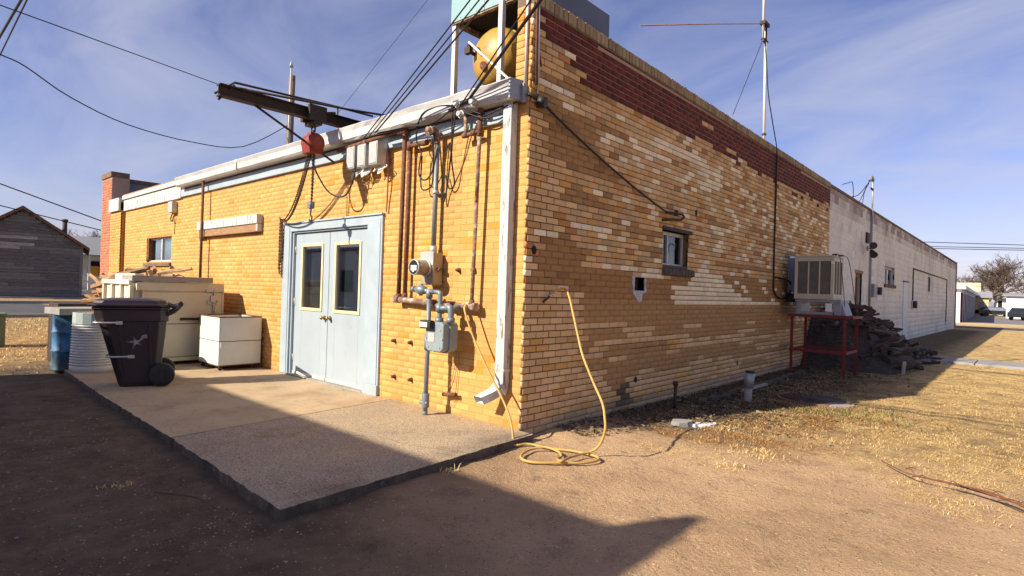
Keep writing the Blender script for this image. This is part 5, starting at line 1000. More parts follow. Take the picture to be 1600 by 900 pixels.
mb = MB(); frustum(mb, [(-0.325, 0.325, -0.46, 0.39, 0.995, 0.10), (-0.328, 0.328, -0.47, 0.395, 1.025, 0.10), (-0.30, 0.30, -0.42, 0.36, 1.035, 0.10), (-0.285, 0.285, -0.39, 0.34, 1.075, 0.10), (-0.20, 0.20, -0.24, 0.24, 1.098, 0.08)], 0.06); lid = mb.build('lid', MATS['bin_plastic'], t, bevel=0.010)
for sx in (-1, 1):
    mb = MB()
    for y in (-0.17, 0.14): mb.prism([(sx * 0.240, y * 0.85, 0.10), (sx * 0.240, y * 0.85 + 0.028, 0.10), (sx * 0.284, y + 0.028, 0.78), (sx * 0.284, y, 0.78)], (0, 0, 0), (sx * 0.008, 0, 0))
    mb.build('side_rib', MATS['bin_plastic'], t, bevel=0.004)
mb = MB(); mb.prism([(-0.16, -0.382, 0.835), (0.16, -0.382, 0.835), (0.16, -0.394, 0.93), (-0.16, -0.394, 0.93)], (0, 0, 0), (0, -0.024, 0)); mb.build('front_panel', MATS['bin_plastic'], t, bevel=0.006)
mb = MB()
for x in (-0.16, 0.0, 0.16): mb.box(x - 0.03, x + 0.03, -0.32, 0.30, 1.06, 1.086)
mb.box(-0.20, 0.20, -0.455, -0.38, 0.997, 1.012); mb.build('lid_rib', MATS['bin_plastic'], lid, bevel=0.006)
mb = MB(); 
for x in (-0.22, 0.22): mb.tube(smooth_path([(x, 0.34, 0.90), (x, 0.43, 0.94), (x, 0.51, 1.02)]), 0.026, 8); mb.tube(smooth_path([(x, 0.36, 1.03), (x, 0.44, 1.0), (x, 0.51, 1.035)]), 0.020, 8)
mb.tube([(-0.24, 0.515, 1.035), (0.24, 0.515, 1.035)], 0.030, 10); mb.build('handle', MATS['bin_plastic'], t)
for z, ln in ((0.80, 0.335), (0.38, 0.30)):
    s = 0.285 if z > 0.6 else 0.25; mb = MB(); y0 = -0.385 if z > 0.6 else -0.29
    mb.tube(smooth_path([(-s - 0.012, y0 + 0.21, z), (-s - 0.012, y0 + 0.06, z), (-s + 0.05, y0 - 0.03, z), (0, y0 - 0.035, z), (s - 0.05, y0 - 0.03, z), (s + 0.012, y0 + 0.06, z), (s + 0.014, y0 + 0.21, z)], 5), 0.013, 8)
    for sx in (-1, 1): mb.obox((sx * (s + 0.012), y0 + 0.23, z), (0.006, 0, 0), (0, 0.035, 0), (0, 0, 0.020)); mb.cyl((sx * (s + 0.016), y0 + 0.245, z), (sx * (s + 0.022), y0 + 0.245, z), 0.009, n=6)
    mb.build('lift_bar', MATS['silver'], t)
for sx in (-1, 1):
    mb = MB(); mb.lathe(0, 0, [(0.05, -0.035), (0.13, -0.04), (0.147, -0.03), (0.147, 0.03), (0.13, 0.04), (0.05, 0.035)], 24); mb.v = [(sx * 0.285 + z, 0.235 + x, 0.145 + y) for x, y, z in mb.v]; wh = mb.build('wheel', MATS['black_rubber'], t)
    mb = MB(); mb.cyl((sx * 0.285 - 0.04, 0.235, 0.145), (sx * 0.285 + 0.042, 0.235, 0.145), 0.03, n=12); mb.cyl((sx * 0.285 - 0.02, 0.235, 0.145), (sx * 0.285 + 0.02, 0.235, 0.145), 0.085, n=16)
    for k in range(6): 
        a = k * math.pi / 3; mb.bar((sx * 0.285 + sx * 0.022, 0.235, 0.145), (sx * 0.285 + sx * 0.024, 0.235 + 0.13 * math.cos(a), 0.145 + 0.13 * math.sin(a)), 0.02, 0.012, up=(1, 0, 0))
    mb.build('hub', MATS['bin_plastic'], wh)
MB().cyl((-0.26, 0.235, 0.145), (0.26, 0.235, 0.145), 0.012, n=8).build('axle', MATS['galv'], t)
mb = MB(); cx_, cz_ = 0.0, 0.56; fsx = lambda z: 0.2350 + (0.27 - 0.235) * (z - 0.06) / 0.56 + 0.004
pts = []
for k in range(10):
    a = math.pi / 2 + 0.25 + k * math.pi / 5; r = (0.105, 0.030)[k % 2] * (1.15 if k in (2, 4, 8) else 0.85); pts.append((r * math.cos(a), cz_ + r * math.sin(a) * 0.85))
vs = [(fsx(z), y, z) for y, z in pts] + [(fsx(cz_), 0.0, cz_)]; mb.add(vs, [(k, (k + 1) % 10, 10) for k in range(10)])
mb.add([(fsx(z), y, z) for y, z in ((0.05, 0.60), (0.13, 0.61), (0.12, 0.66), (0.07, 0.64))], [(0, 1, 2, 3)]); mb.build('painted_star', MATS['star_paint'], t)
for o in set(bpy.data.objects) - _bin0:      # the tub leans out over its front
    if o.type == 'MESH' and o.name.split('.')[0] not in ('wheel', 'hub', 'axle'):
        for v in o.data.vertices: v.co.y -= 0.09 * max(0.0, v.co.z)
t.location = (-4.865, -1.86, SLAB); t.rotation_euler = (0, 0, R(-18))
# ------------------------------------------------------------------ drums
t = thing('ribbed_drum', 'white corrugated drum with a pale teal rim band, filled with straw', 'drum', (-6.42, -2.02, SLAB))
cx_, cy_ = -6.42, -2.02; prof = [(0.0, SLAB), (0.288, SLAB), (0.288, 0.155), (0.282, 0.16)]
nr = 15
for i in range(nr):
    z = 0.165 + i * (0.745 - 0.165) / nr; h = (0.745 - 0.165) / nr; r = 0.285 - 0.018 * i / nr
    prof += [(r - 0.010, z), (r - 0.010, z + h * 0.15), (r + 0.006, z + h * 0.38), (r + 0.006, z + h * 0.72), (r - 0.010, z + h * 0.95)]
prof += [(0.262, 0.75)]
MB().lathe(cx_, cy_, prof, 40).build('shell', MATS['ribbed_white'], t)
mb = MB(); mb.lathe(cx_, cy_, [(0.262, 0.75), (0.274, 0.752), (0.272, 0.91), (0.262, 0.915), (0.255, 0.90)], 16, smooth=False); mb.build('rim_band', MATS['band_teal'], t)
mb = MB(); mb.lathe(cx_, cy_, [(0.262, 0.885), (0.18, 0.905), (0.0, 0.92)], 24)
for i in range(220):
    a = RNG.uniform(0, 6.28); r = 0.25 * math.sqrt(RNG.random()); x, y = cx_ + r * math.cos(a), cy_ + r * math.sin(a); b = RNG.uniform(0, 6.28); l = RNG.uniform(0.02, 0.07); z = 0.90 + RNG.uniform(0, 0.03)
    mb.add([(x, y, z), (x + 0.006, y + 0.006, z), (x + l * math.cos(b), y + l * math.sin(b), z + RNG.uniform(-0.01, 0.02))], [(0, 1, 2)])
mb.build('straw_fill', MATS['board_wood'], t, kind='stuff')
t = thing('blue_drum', 'battered blue steel drum under a square grey slab lid', 'drum', (-7.08, -2.12, 0.0))
cx_, cy_ = -7.08, -2.12
mb = MB(); mb.lathe(cx_, cy_, [(0, 0.02), (0.285, 0.02), (0.285, 0.05), (0.278, 0.06), (0.278, 0.30), (0.290, 0.31), (0.290, 0.325), (0.278, 0.335), (0.278, 0.58), (0.290, 0.59), (0.290, 0.605), (0.278, 0.615), (0.278, 0.83), (0.288, 0.84), (0.288, 0.855), (0, 0.856)], 36); mb.build('shell', MATS['drum_blue'], t)
mb = MB(); mb.obox((cx_ + 0.02, cy_ + 0.02, 0.905), (0.33 * 0.98, 0.33 * 0.10, 0), (-0.33 * 0.10, 0.33 * 0.98, 0), (0, 0, 0.047)); mb.solo('slab_lid', MATS['concrete_grey'], 'square pale grey slab lid lying on top of the blue drum', 'lid', bevel=0.006)
mb = MB(); mb.box(-8.6, -7.9, -2.2, -1.75, 0.0, 0.98); mb.solo('dark_crate', MATS['black_metal'], 'dark crate standing behind the blue drum with its slab lid', 'crate', bevel=0.01)
# ------------------------------------------------------------------ cream cabinet
t = thing('cream_cabinet', 'big cream metal cabinet with a door, sunlit ribbed side and grey plank on top', 'cabinet', (-7.2, -0.9, SLAB))
x0, x1, y0, y1, z0, z1 = -8.0, -6.45, -1.55, -0.23, 0.13, 1.375
mb = MB(); mb.box(x0, x1 - 0.02, y0 + 0.02, y1, z0, z1); mb.build('body', MATS['cream_metal'], t, bevel=0.012)
mb = MB(); mb.box(x1 - 0.019, x1 + 0.012, y0 + 0.10, y1 - 0.17, 0.20, 1.22); dr = mb.build('door', MATS['cream_metal'], t, bevel=0.008)
mb = MB(); mb.box(x1 - 0.019, x1, y0 + 0.03, y1 - 0.001, 1.24, z1 - 0.002); mb.box(x1 - 0.019, x1 + 0.004, y1 - 0.15, y1 - 0.04, 0.20, 1.22); mb.box(x1 - 0.019, x1 + 0.002, y1 - 0.036, y1 - 0.001, z0, 1.235); mb.build('face_panel', MATS['cream_metal'], t, bevel=0.006)
mb = MB(); mb.box(x1 + 0.013, x1 + 0.017, y0 + 0.11, y1 - 0.18, 0.715, 0.727); mb.build('seam', MATS['old_stone'], dr)
mb = MB(); mb.box(x1 - 0.019, x1 + 0.018, y0 + 0.05, y1 - 0.05, 0.13, 0.185); mb.build('kick_strip', MATS['cream_trim'], t, bevel=0.004)
mb = MB(); mb.box(x1 + 0.013, x1 + 0.035, -0.90, -0.58, 0.775, 0.815); mb.box(x1 + 0.013, x1 + 0.05, -0.62, -0.54, 0.745, 0.83); mb.build('handle', MATS['black_metal'], dr, bevel=0.004)
mb = MB(); mb.box(x1 + 0.002, x1 + 0.03, -0.52, -0.24, 1.235, 1.265); mb.tube([(x1 + 0.03, -0.40, 1.26), (x1 + 0.035, -0.41, 0.72)], 0.012, 6); mb.tube(smooth_path([(x1 + 0.02, -0.5, 1.10), (x1 + 0.03, -0.48, 1.04), (x1 + 0.03, -0.36, 1.04), (x1 + 0.02, -0.34, 1.10)]), 0.008, 6); mb.obox((x1 + 0.028, -0.42, 1.12), (0.01, 0, 0), (0, 0.03, 0), (0, 0, 0.05)); mb.build('latch', MATS['galv'], t)
mb = MB(); mb.box(x0 + 0.001, x1 - 0.03, y0, y0 + 0.019, z0, z1 - 0.03); mb.build('side_skin', MATS['cream_wood'], t)
for x in np.linspace(x0 + 0.04, x1 - 0.05, 4): MB().box(x - 0.045, x + 0.045, y0 - 0.045, y0 - 0.001, z0, z1 - 0.06).build('side_rib', MATS['cream_metal'], t, bevel=0.006)
mb = MB(); mb.box(x0 - 0.03, x1 - 0.05, y0 - 0.05, y0 + 0.03, z1 - 0.05, z1 + 0.02); mb.build('top_batten', MATS['cream_wood'], t, bevel=0.005)
mb = MB(); mb.box(x0 + 0.4, x1 - 0.1, y0 + 0.04, y0 + 0.16, z1 + 0.001, z1 + 0.12); mb.solo('white_block', MATS['cream_wood'], 'pale painted timber lying along the sunlit edge of the cabinet top', 'timber', bevel=0.006)
mb = MB(); mb.box(x1 - 0.09, x1 + 0.05, y0 + 0.03, y0 + 0.11, z1 - 0.13, z1 - 0.01); mb.cyl((x1 + 0.03, y0 + 0.12, 0.85), (x1 + 0.03, y0 + 0.12, 1.24), 0.018, n=8); mb.build('hinge', MATS['cream_metal'], t, bevel=0.004)
mb = MB(); mb.box(x1 - 0.5, x1 + 0.03, y0 - 0.03, -0.42, z1 + 0.005, z1 + 0.095); mb.solo('top_plank', MATS['grey_plank'], 'weathered grey plank lying along the front of the cabinet top', 'plank', bevel=0.008)
# ------------------------------------------------------------------ small white enamel cart
t = thing('enamel_cart', 'white rust-edged enamel bin cart on small casters beside the door', 'cart', (-5.78, -0.37, SLAB))
x0, x1, y0, y1, z0, z1 = -6.17, -5.40, -0.70, -0.06, 0.15, 0.87
mb = MB(); mb.box(x0, x1, y0, y1, z0, 0.505); mb.build('lower_box', MATS['white_enamel'], t, bevel=0.008)
mb = MB(); w = 0.018
for a in ((x0, x1, y0, y0 + w), (x0, x1, y1 - w, y1), (x0, x0 + w, y0 + w, y1 - w), (x1 - w, x1, y0 + w, y1 - w)): mb.box(a[0], a[1], a[2], a[3], 0.515, z1)
mb.build('upper_box', MATS['white_enamel'], t, bevel=0.004)
mb = MB(); mb.box(x0 + 0.006, x1 - 0.006, y0 + 0.006, y1 - 0.006, 0.505, 0.515); mb.box(x0 + w, x1 - w, y0 + w, y1 - w, 0.66, 0.68); mb.build('rust_seam', MATS['rust'], t)
mb = MB()
for a in ((x0 - 0.008, x1 + 0.008, y0 - 0.008, y0 + 0.02), (x0 - 0.008, x1 + 0.008, y1 - 0.02, y1 + 0.008), (x0 - 0.008, x0 + 0.02, y0 + 0.02, y1 - 0.02), (x1 - 0.02, x1 + 0.008, y0 + 0.02, y1 - 0.02)): mb.box(a[0], a[1], a[2], a[3], z1 + 0.001, z1 + 0.016)
mb.build('rim', MATS['rust'], t, bevel=0.003)
mb = MB(); mb.box(x1 + 0.001, x1 + 0.010, y0 + 0.03, y0 + 0.16, 0.40, 0.47); mb.box(x1 + 0.010, x1 + 0.022, y0 + 0.02, y0 + 0.06, 0.41, 0.50); mb.build('latch', MATS['white_enamel'], t, bevel=0.003)
mb = MB(); mb.box(x0 + 0.01, x1 - 0.01, y0 + 0.01, y1 - 0.01, 0.135, 0.149); mb.build('rust_base', MATS['rust'], t)
for x in (x0 + 0.06, x1 - 0.05):
    for y in (y0 + 0.05, y1 - 0.05):
        mb = MB(); mb.cyl((x - 0.012, y, SLAB + 0.03), (x + 0.012, y, SLAB + 0.03), 0.030, n=12); mb.box(x - 0.018, x - 0.013, y - 0.015, y + 0.015, SLAB + 0.03, 0.135); mb.box(x + 0.013, x + 0.018, y - 0.015, y + 0.015, SLAB + 0.03, 0.135); mb.build('caster', MATS['black_metal'], t)
# ------------------------------------------------------------------ split logs
def log_mesh(name, l, r, m, seed, wedge=True):
    rr = random.Random(seed); mb = MB(); n = 5 if wedge else 8; ring = []
    ang = [0, 0.55, 1.1, 1.75, 3.6] if wedge else [i * 2 * math.pi / n for i in range(n)]
    for a in ang: q = r * rr.uniform(0.75, 1.15) * (0.28 if wedge and a > 3 else 1); ring.append((q * math.cos(a), q * math.sin(a)))
    vs = []; 
    for i, x in enumerate((-l / 2, -l / 6, l / 6, l / 2)):
        o = (rr.uniform(-0.012, 0.012), rr.uniform(-0.012, 0.012)); vs += [(x + rr.uniform(-0.012, 0.012), a + o[0], b + o[1]) for a, b in ring]
    fs = [(i * n + k, i * n + (k + 1) % n, (i + 1) * n + (k + 1) % n, (i + 1) * n + k) for i in range(3) for k in range(n)] + [tuple(reversed(range(n))), tuple(3 * n + k for k in range(n))]
    me = bpy.data.meshes.new(name); me.from_pydata(vs, [], fs); me.materials.append(m); return me
def put(name, me, loc, rot, label, cat, group):
    o = bpy.data.objects.new(name, me); COL.objects.link(o); o.location = loc; o.rotation_euler = rot; o['label'] = label; o['category'] = cat; o['group'] = group; return o
LM = [log_mesh('split_log', random.uniform(0.36, 0.62), random.uniform(0.05, 0.095), MATS[('log_split', 'log_split', 'board_wood', 'log_split', 'log_bark')[i % 5]], i, i % 7 != 0) for i in range(12)]
rr = random.Random(4)
for layer in range(14):              # pile beyond the cabinet
    z = 0.07 + layer * 0.105
    for j in range(9 - layer // 2):
        put('split_log', LM[rr.randrange(12)], (-11.3 + rr.uniform(-0.25, 0.35) + layer * 0.03, -1.55 + layer * 0.05 + j * 0.20 + rr.uniform(-0.03, 0.03), z + rr.uniform(-0.02, 0.03)), (rr.uniform(0, 6.28), rr.uniform(-0.45, 0.45), rr.uniform(-1.0, 1.0)), 'split firewood log in the loose pile beyond the cream cabinet', 'firewood log', 'firewood logs piled beyond the cabinet')
for j in range(34):                 # thrown on top of the cabinet, spilling over its far end
    u = j / 33; put('split_log', LM[rr.randrange(12)], (-9.3 + 2.45 * u + rr.uniform(-0.1, 0.1), -1.0 + rr.uniform(-0.30, 0.35), 1.43 + (0.03 if j % 2 else 0.115) - 0.22 * max(0, 0.45 - u) * (1 if u < 0.45 else 0)), (rr.uniform(0, 6.28), rr.uniform(-0.2, 0.25), rr.uniform(-0.5, 0.9)), 'split firewood log heaped on top of the cream cabinet', 'firewood log', 'firewood logs heaped on the cabinet')
# old dark planks and logs heaped against the wall behind the cooler stand
OM = [log_mesh('old_log', random.uniform(0.35, 0.85), random.uniform(0.03, 0.07), MATS[('log_old', 'log_old_grey', 'log_old', 'log_old_red')[i % 4]], 20 + i, i % 3 != 2) for i in range(12)]
LAB_O = 'old blackened log in the dark heap behind the red stand'
hmound = lambda x, y: max(0.0, 1.34 * min(1, (y - 9.0) / 0.8) * (1 - max(0, y - 11.6) / 3.9)) * (1 - max(0, x - 0.75) / 1.0) + 0.05 * nz(x * 3, y * 3, 2)
mb = MB(); gxs = np.linspace(0.03, 1.9, 18); gys = np.linspace(8.95, 15.6, 44); vs = [(x, y, max(-0.05, 0.86 * hmound(x, y) - 0.05 + 0.05 * nz(x * 6, y * 6, 4))) for y in gys for x in gxs]
mb.add(vs, [(j * 18 + i, j * 18 + i + 1, (j + 1) * 18 + i + 1, (j + 1) * 18 + i) for j in range(43) for i in range(17)]); mb.build('rotten_debris', MATS['log_old'], None, kind='stuff')
for k in range(285):
    y = 9.5 + 5.8 * rr.random() ** 1.25; x = 0.2 + 1.5 * rr.random() ** 0.95; h = hmound(x, y)
    if h < 0.03: h = 0.03
    z = h * (1 - 0.75 * rr.random() ** 2.2); tilt = -0.55 * (x > 0.6)
    yaw = rr.gauss(1.3, 0.55) if rr.random() < 0.6 else rr.uniform(0, 3.14)
    put('old_log', OM[rr.randrange(12)], (x, y, max(0.04, z)), (rr.uniform(0, 6.28), rr.gauss(0, 0.22), yaw), LAB_O, 'old log', 'blackened logs heaped by the wall')
for i in range(16): put('old_log', OM[rr.randrange(12)], (rr.uniform(1.0, 1.9), rr.uniform(10.2, 16.0), 0.05), (rr.uniform(0, 6.28), rr.uniform(-0.1, 0.1), rr.uniform(0, 3)), 'old dark log fallen loose at the foot of the heap', 'old log', 'logs fallen from the heap')
mb = MB(); mb.cyl((1.42, 9.6, 0.16), (1.75, 10.3, 0.17), 0.17, 0.15, 12); mb.solo('stump_log', MATS['log_old'], 'thick grey stump log lying in front of the dark heap', 'log')
mb = MB(); mb.bar((1.78, 9.45, 0.0), (1.80, 9.43, 0.26), 0.07, 0.02); mb.solo('broken_stake', MATS['grey_plank'], 'pale broken stake standing against the stump log', 'stake')
# ------------------------------------------------------------------ hose
t = thing('garden_hose', 'long yellow hose looped on the dirt and arched up to the brick wall', 'hose', (0.6, -0.3, 0.02))
wallp = [(-0.663, -0.13, 1.262), (-0.64, -0.18, 1.20), (-0.509, -0.18, 0.95), (-0.365, -0.18, 0.741), (-0.226, -0.185, 0.569), (-0.10, -0.19, 0.425), (0.01, -0.20, 0.28), (0.10, -0.235, 0.15), (0.175, -0.29, 0.03)]
gnd = [(0.215, -0.27, .02), (0.266, -0.179, .018), (0.483, -0.13, .018), (0.658, -0.05, .018), (0.86, -0.03, .018), (0.965, -0.109, .02), (0.929, -0.281, .02), (0.79, -0.435, .02), (0.66, -0.57, .02), (0.53, -0.58, .02), (0.43, -0.47, .02), (0.386, -0.295, .022), (0.462, -0.20, .04), (0.608, -0.196, .03), (0.709, -0.284, .02), (0.754, -0.40, .035), (0.83, -0.44, .045), (0.80, -0.28, .03), (0.80, -0.12, .035), (0.84, -0.02, .05)]
rise = [(0.90, 0.01, .12), (0.955, -0.005, .25), (0.945, 0.002, .35), (0.896, 0.031, .47), (0.73, 0.131, .62), (0.525, 0.256, .82), (0.409, 0.326, 1.005), (0.30, 0.392, 1.20), (0.19, 0.458, 1.385), (0.10, 0.50, 1.45), (0.055, 0.44, 1.435), (0.04, 0.36, 1.385)]
gnd = [(a, b, c + max(0, ground_z(a, b)) + 0.004) for a, b, c in gnd]
HP = smooth_path(wallp + gnd + rise, 6); MB().tube(HP, [0.0112 + 0.0012 * nz(i * 0.35, 0, 3) for i in range(len(HP))], 8).build('tube', MATS['hose_yellow'], t)
MB().tube(smooth_path([(0.04, 0.36, 1.385), (0.035, 0.30, 1.345), (0.03, 0.25, 1.315)], 4), 0.011, 8).build('nozzle', MATS['black_metal'], t); MB().cyl((0.042, 0.375, 1.393), (0.037, 0.335, 1.368), 0.017, n=10).build('coupling', MATS['silver'], t)
MB().cyl((-0.663, -0.135, 1.262), (-0.663, -0.09, 1.25), 0.02, n=8).build('tap_end', MATS['galv'], t)
# ------------------------------------------------------------------ small things on the right
def gzz(x, y): return ground_z(x, y)
mb = MB(); mb.cyl((0.33, 2.58, -0.05), (0.33, 2.58, 0.30), 0.022, n=8); mb.cyl((0.33, 2.58, 0.29), (0.33, 2.58, 0.34), 0.034, n=8); mb.solo('stub_pipe', MATS['black_metal'], 'thin dark stub pipe standing in the litter near the brick wall', 'pipe')
t = thing('pipe_post', 'pale grey capped post standing crooked in the shaded dirt', 'post', (0.79, 3.82, 0.0))
MB().cyl((0.78, 3.83, -0.05), (0.79, 3.82, 0.20), 0.055, 0.05, 10).build('lower_pipe', MATS['grey_plank'], t); MB().cyl((0.79, 3.82, 0.20), (0.81, 3.81, 0.40), 0.065, n=10).build('sleeve', MATS['duct_grey'], t); MB().cyl((0.81, 3.81, 0.40), (0.811, 3.81, 0.425), 0.058, n=10).build('cap', MATS['black_metal'], t)
mb = MB(); mb.bar((0.62, 4.1, 0.10), (0.62, 5.05, 0.10), 0.05, 0.03); mb.solo('white_lath', MATS['grey_plank'], 'thin white lath lying behind the capped post', 'lath')
t = thing('utility_cover', 'dark utility cover in a concrete rim at the shadow edge', 'cover', (1.33, 4.7, 0.01))
mb = MB(); mb.lathe(1.36, 4.75, [(0.42, -0.02), (0.47, -0.02), (0.465, 0.020), (0.42, 0.019)], 26, smooth=False); mb.build('rim', MATS['old_stone'], t); MB().lathe(1.36, 4.75, [(0.42, 0.0), (0.42, 0.018), (0.0, 0.022)], 26).build('plate', MATS['black_metal'], t)
def rock(name, x, y, sx, sy, sz, rot, m, label, cat, seed):
    rr = random.Random(seed); mb = MB(); n = 9; top = []; bot = []
    for k in range(n):
        a = 2 * math.pi * k / n; q = rr.uniform(0.75, 1.1); X, Y = sx * q * math.cos(a), sy * q * math.sin(a); X, Y = X * math.cos(rot) - Y * math.sin(rot), X * math.sin(rot) + Y * math.cos(rot); z = gzz(x, y)
        bot.append((x + X, y + Y, z - 0.02)); top.append((x + X * 0.93, y + Y * 0.93, z + sz * rr.uniform(0.8, 1.15)))
    mb.add(bot + top, [tuple(reversed(range(n))), tuple(range(n, 2 * n))] + [(i, (i + 1) % n, n + (i + 1) % n, n + i) for i in range(n)]); mb.solo(name, MATS[m], label, cat, bevel=0.006)
rock('flat_stone', 0.80, 1.80, 0.16, 0.10, 0.05, 0.9, 'concrete_grey', 'grey flat stone at the shadow edge near the brick wall', 'stone', 1)
rock('white_rubble', 0.97, 1.97, 0.17, 0.085, 0.022, 1.1, 'label_white', 'white broken plaster slab lying at the edge of the dry grass', 'rubble', 2)
rock('concrete_chunk', 1.78, 4.52, 0.20, 0.07, 0.03, 0.8, 'concrete_grey', 'pale concrete chunk at the sunlit edge of the utility cover', 'concrete', 3)
mb = MB(); P = smooth_path([(2.7, 1.65, 0.05), (2.94, 1.337, 0.06), (3.2, 1.25, 0.07), (3.49, 1.17, 0.06), (3.64, 1.0, 0.08), (3.95, 0.75, 0.05)], 5); mb.tube(P, [0.004 + 0.010 * i / len(P) for i in range(len(P))], 6)
for i in range(4, len(P) - 2, 2):
    d = Vector((RNG.uniform(-.16, .16), RNG.uniform(-.16, .16), RNG.uniform(-0.03, 0.05))); mb.tube([P[i], P[i] + d * 0.5 + Vector((0, 0, .02)), P[i] + d], [0.004, 0.003, 0.002], 5)
mb.tube(smooth_path([(3.2, 1.24, 0.07), (3.5, 1.05, 0.10), (3.9, 0.62, 0.05)], 5), 0.006, 6); mb.solo('dead_branch', MATS['rust'], 'reddish brown dead branch lying on the sand at the right', 'branch')
mb = MB(); mb.tube(smooth_path([(-0.6, -2.95, 0.03), (-0.3, -2.80, 0.035), (-0.05, -2.78, 0.03)]), 0.006, 5); mb.tube(smooth_path([(-0.5, -2.6, 0.03), (-0.3, -2.72, 0.03), (-0.2, -2.8, 0.03)]), 0.005, 5); mb.solo('dark_twig', MATS['bark_far'], 'dark twig on the shaded dirt in front of the slab corner', 'twig')
# ------------------------------------------------------------------ left: utility box
t = thing('pedestal_box', 'small olive green utility pedestal box at the left edge', 'utility box', (-11.55, -2.62, 0.0))
MB().box(-11.8, -11.35, -2.85, -2.40, 0.0, 0.60).build('cabinet', MATS['green_box'], t, bevel=0.012); MB().box(-11.82, -11.33, -2.87, -2.38, 0.601, 0.655).build('lid', MATS['green_box'], t, bevel=0.015)
# ------------------------------------------------------------------ streets
def sheet(name, x0, x1, y0, y1, z, m, thick=0.0):
    mb = MB(); n = 24
    for i in range(n):
        a = y0 + (y1 - y0) * i / n; b = y0 + (y1 - y0) * (i + 1) / n
        mb.add([(x0, a, gz(0, a) + z), (x1, a, gz(0, a) + z), (x1, b, gz(0, b) + z), (x0, b, gz(0, b) + z)], [(0, 1, 2, 3)])
    return mb.build(name, MATS[m], None, kind='structure')
sheet('side_street', -33.5, -21.5, -300, 400, 0.012, 'asphalt')
mb = MB(); mb.box(-21.5, -21.32, -200, 200, -0.1, 0.11); mb.build('kerb', MATS['concrete_grey'], None, kind='structure')
mb = MB(); mb.box(-33.7, -33.5, -200, 200, -0.1, 0.13); mb.build('kerb', MATS['concrete_grey'], None, kind='structure')
sheet('sidewalk', -36.5, -35.0, -200, 200, 0.016, 'concrete_grey')
mb = MB(); mb.box(-22.7, -22.5, -60, 60, 0.012, 0.016); mb.build('road_marking', MATS['label_white'], None, kind='structure')
mb = MB(); mb.add([(-200, 44, gz(0, 44) + 0.012), (300, 44, gz(0, 44) + 0.012), (300, 49.5, gz(0, 49.5) + 0.012), (-200, 49.5, gz(0, 49.5) + 0.012)], [(0, 1, 2, 3)]); mb.build('far_street', MATS['asphalt'], None, kind='structure')
mb = MB(); mb.add([(-200, 49.5, -0.17), (300, 49.5, -0.17), (300, 62, -0.185), (-200, 62, -0.185)], [(0, 1, 2, 3)]); mb.build('sandy_verge', MATS['sand'], None, kind='structure')
mb = MB(); mb.add([(-60, 62, -0.185), (100, 62, -0.185), (100, 99, -0.185), (-60, 99, -0.185)], [(0, 1, 2, 3)]); mb.build('gravel_lot', MATS['gravel_lot'], None, kind='structure')
pp = bpy.data.objects.new('garden_path', None); COL.objects.link(pp); pp['kind'] = 'structure'; pp['_o'] = [0, 0, 0]
for i in range(7):
    x = 1.42 + i * 1.25; mb = MB(); mb.box(x + 0.01, x + 1.24, 13.2, 14.6, -0.08, 0.035 + RNG.uniform(0, 0.012)); mb.build('path_slab', MATS['concrete_grey'], pp, bevel=0.01)
# ------------------------------------------------------------------ barn
B0 = Vector((-42.2, 2.0, 0)); bx = Vector((-0.20, -0.98, 0)).normalized()    # along the gable, to the left in view
bn = Vector((bx.y, -bx.x, 0)); bn = bn if bn.dot(Vector((1, 0, 0))) < 0 else -bn   # away from the viewer
bd = thing('weathered_barn', 'weathered grey plank barn with a steep gable across the side street', 'barn', tuple(B0))
HW, EZ, AZ = 2.98, 3.35, 5.45
def bp3(u, z, d=0.0): p = B0 + bx * u + bn * d; return (p.x, p.y, z)
mb = MB(); mb.add([bp3(-HW + .1, 0, 0.06), bp3(HW - .1, 0, 0.06), bp3(HW - .1, EZ, 0.06), bp3(0, AZ - 0.1, 0.06), bp3(-HW + .1, EZ, 0.06)], [(0, 1, 2, 3, 4)])
for s in (-1, 1): mb.add([bp3(s * (HW - .1), 0, 0.06), bp3(s * (HW - .1), 0, 11), bp3(s * (HW - .1), EZ, 11), bp3(s * (HW - .1), EZ, 0.06)], [(0, 1, 2, 3)])
mb.build('wall', MATS['grey_wood'], bd)
z = 0.12; i = 0
bcols = [(0.105, 0.105, 0.112), (0.075, 0.073, 0.08), (0.13, 0.128, 0.13), (0.09, 0.09, 0.1)]
while z < AZ - 0.15:
    h = 0.205; hw = HW if z + h < EZ else HW * (AZ - z - h) / (AZ - EZ)
    cuts = [-hw] + sorted(random.uniform(-hw, hw) for _ in range(2 if hw > 2 else 0)) + [hw]
    for a, b in zip(cuts, cuts[1:]):
        if b - a < 0.2: continue
        mb = MB(); e = 0.05 + RNG.uniform(-0.008, 0.008); mb.prism([bp3(a + .008, z), bp3(b - .008, z), bp3(b - .008, z + h - 0.012), bp3(a + .008, z + h - 0.012)], bn * (0.06 - e), bn * 0.055); mb.build('plank', MATS['plank_pale' if (2.9 < z < 4.0 and a + b > 1.0 and random.random() < 0.75) else random.choice(('grey_wood', 'plank_dark', 'grey_wood', 'plank_dark'))], bd)
    z += h; i += 1
mb = MB()
for s in (-1, 1):
    nrm = Vector((0, 0, 1)); a, b = bp3(s * (HW + 0.35), EZ - 0.25, -0.3), bp3(0, AZ + 0.02, -0.3); mb.prism([a, b, (b[0], b[1], b[2] + 0.16), (a[0], a[1], a[2] + 0.16)], (0, 0, 0), bn * 11.5)
mb.build('roof', MATS['roof_brown'], bd)
mb = MB()
for s in (-1, 1):
    a, b = bp3(s * (HW + 0.36), EZ - 0.28, -0.33), bp3(0, AZ - 0.02, -0.33); mb.prism([a, b, (b[0], b[1], b[2] + 0.14), (a[0], a[1], a[2] + 0.14)], (0, 0, 0), bn * 0.028)
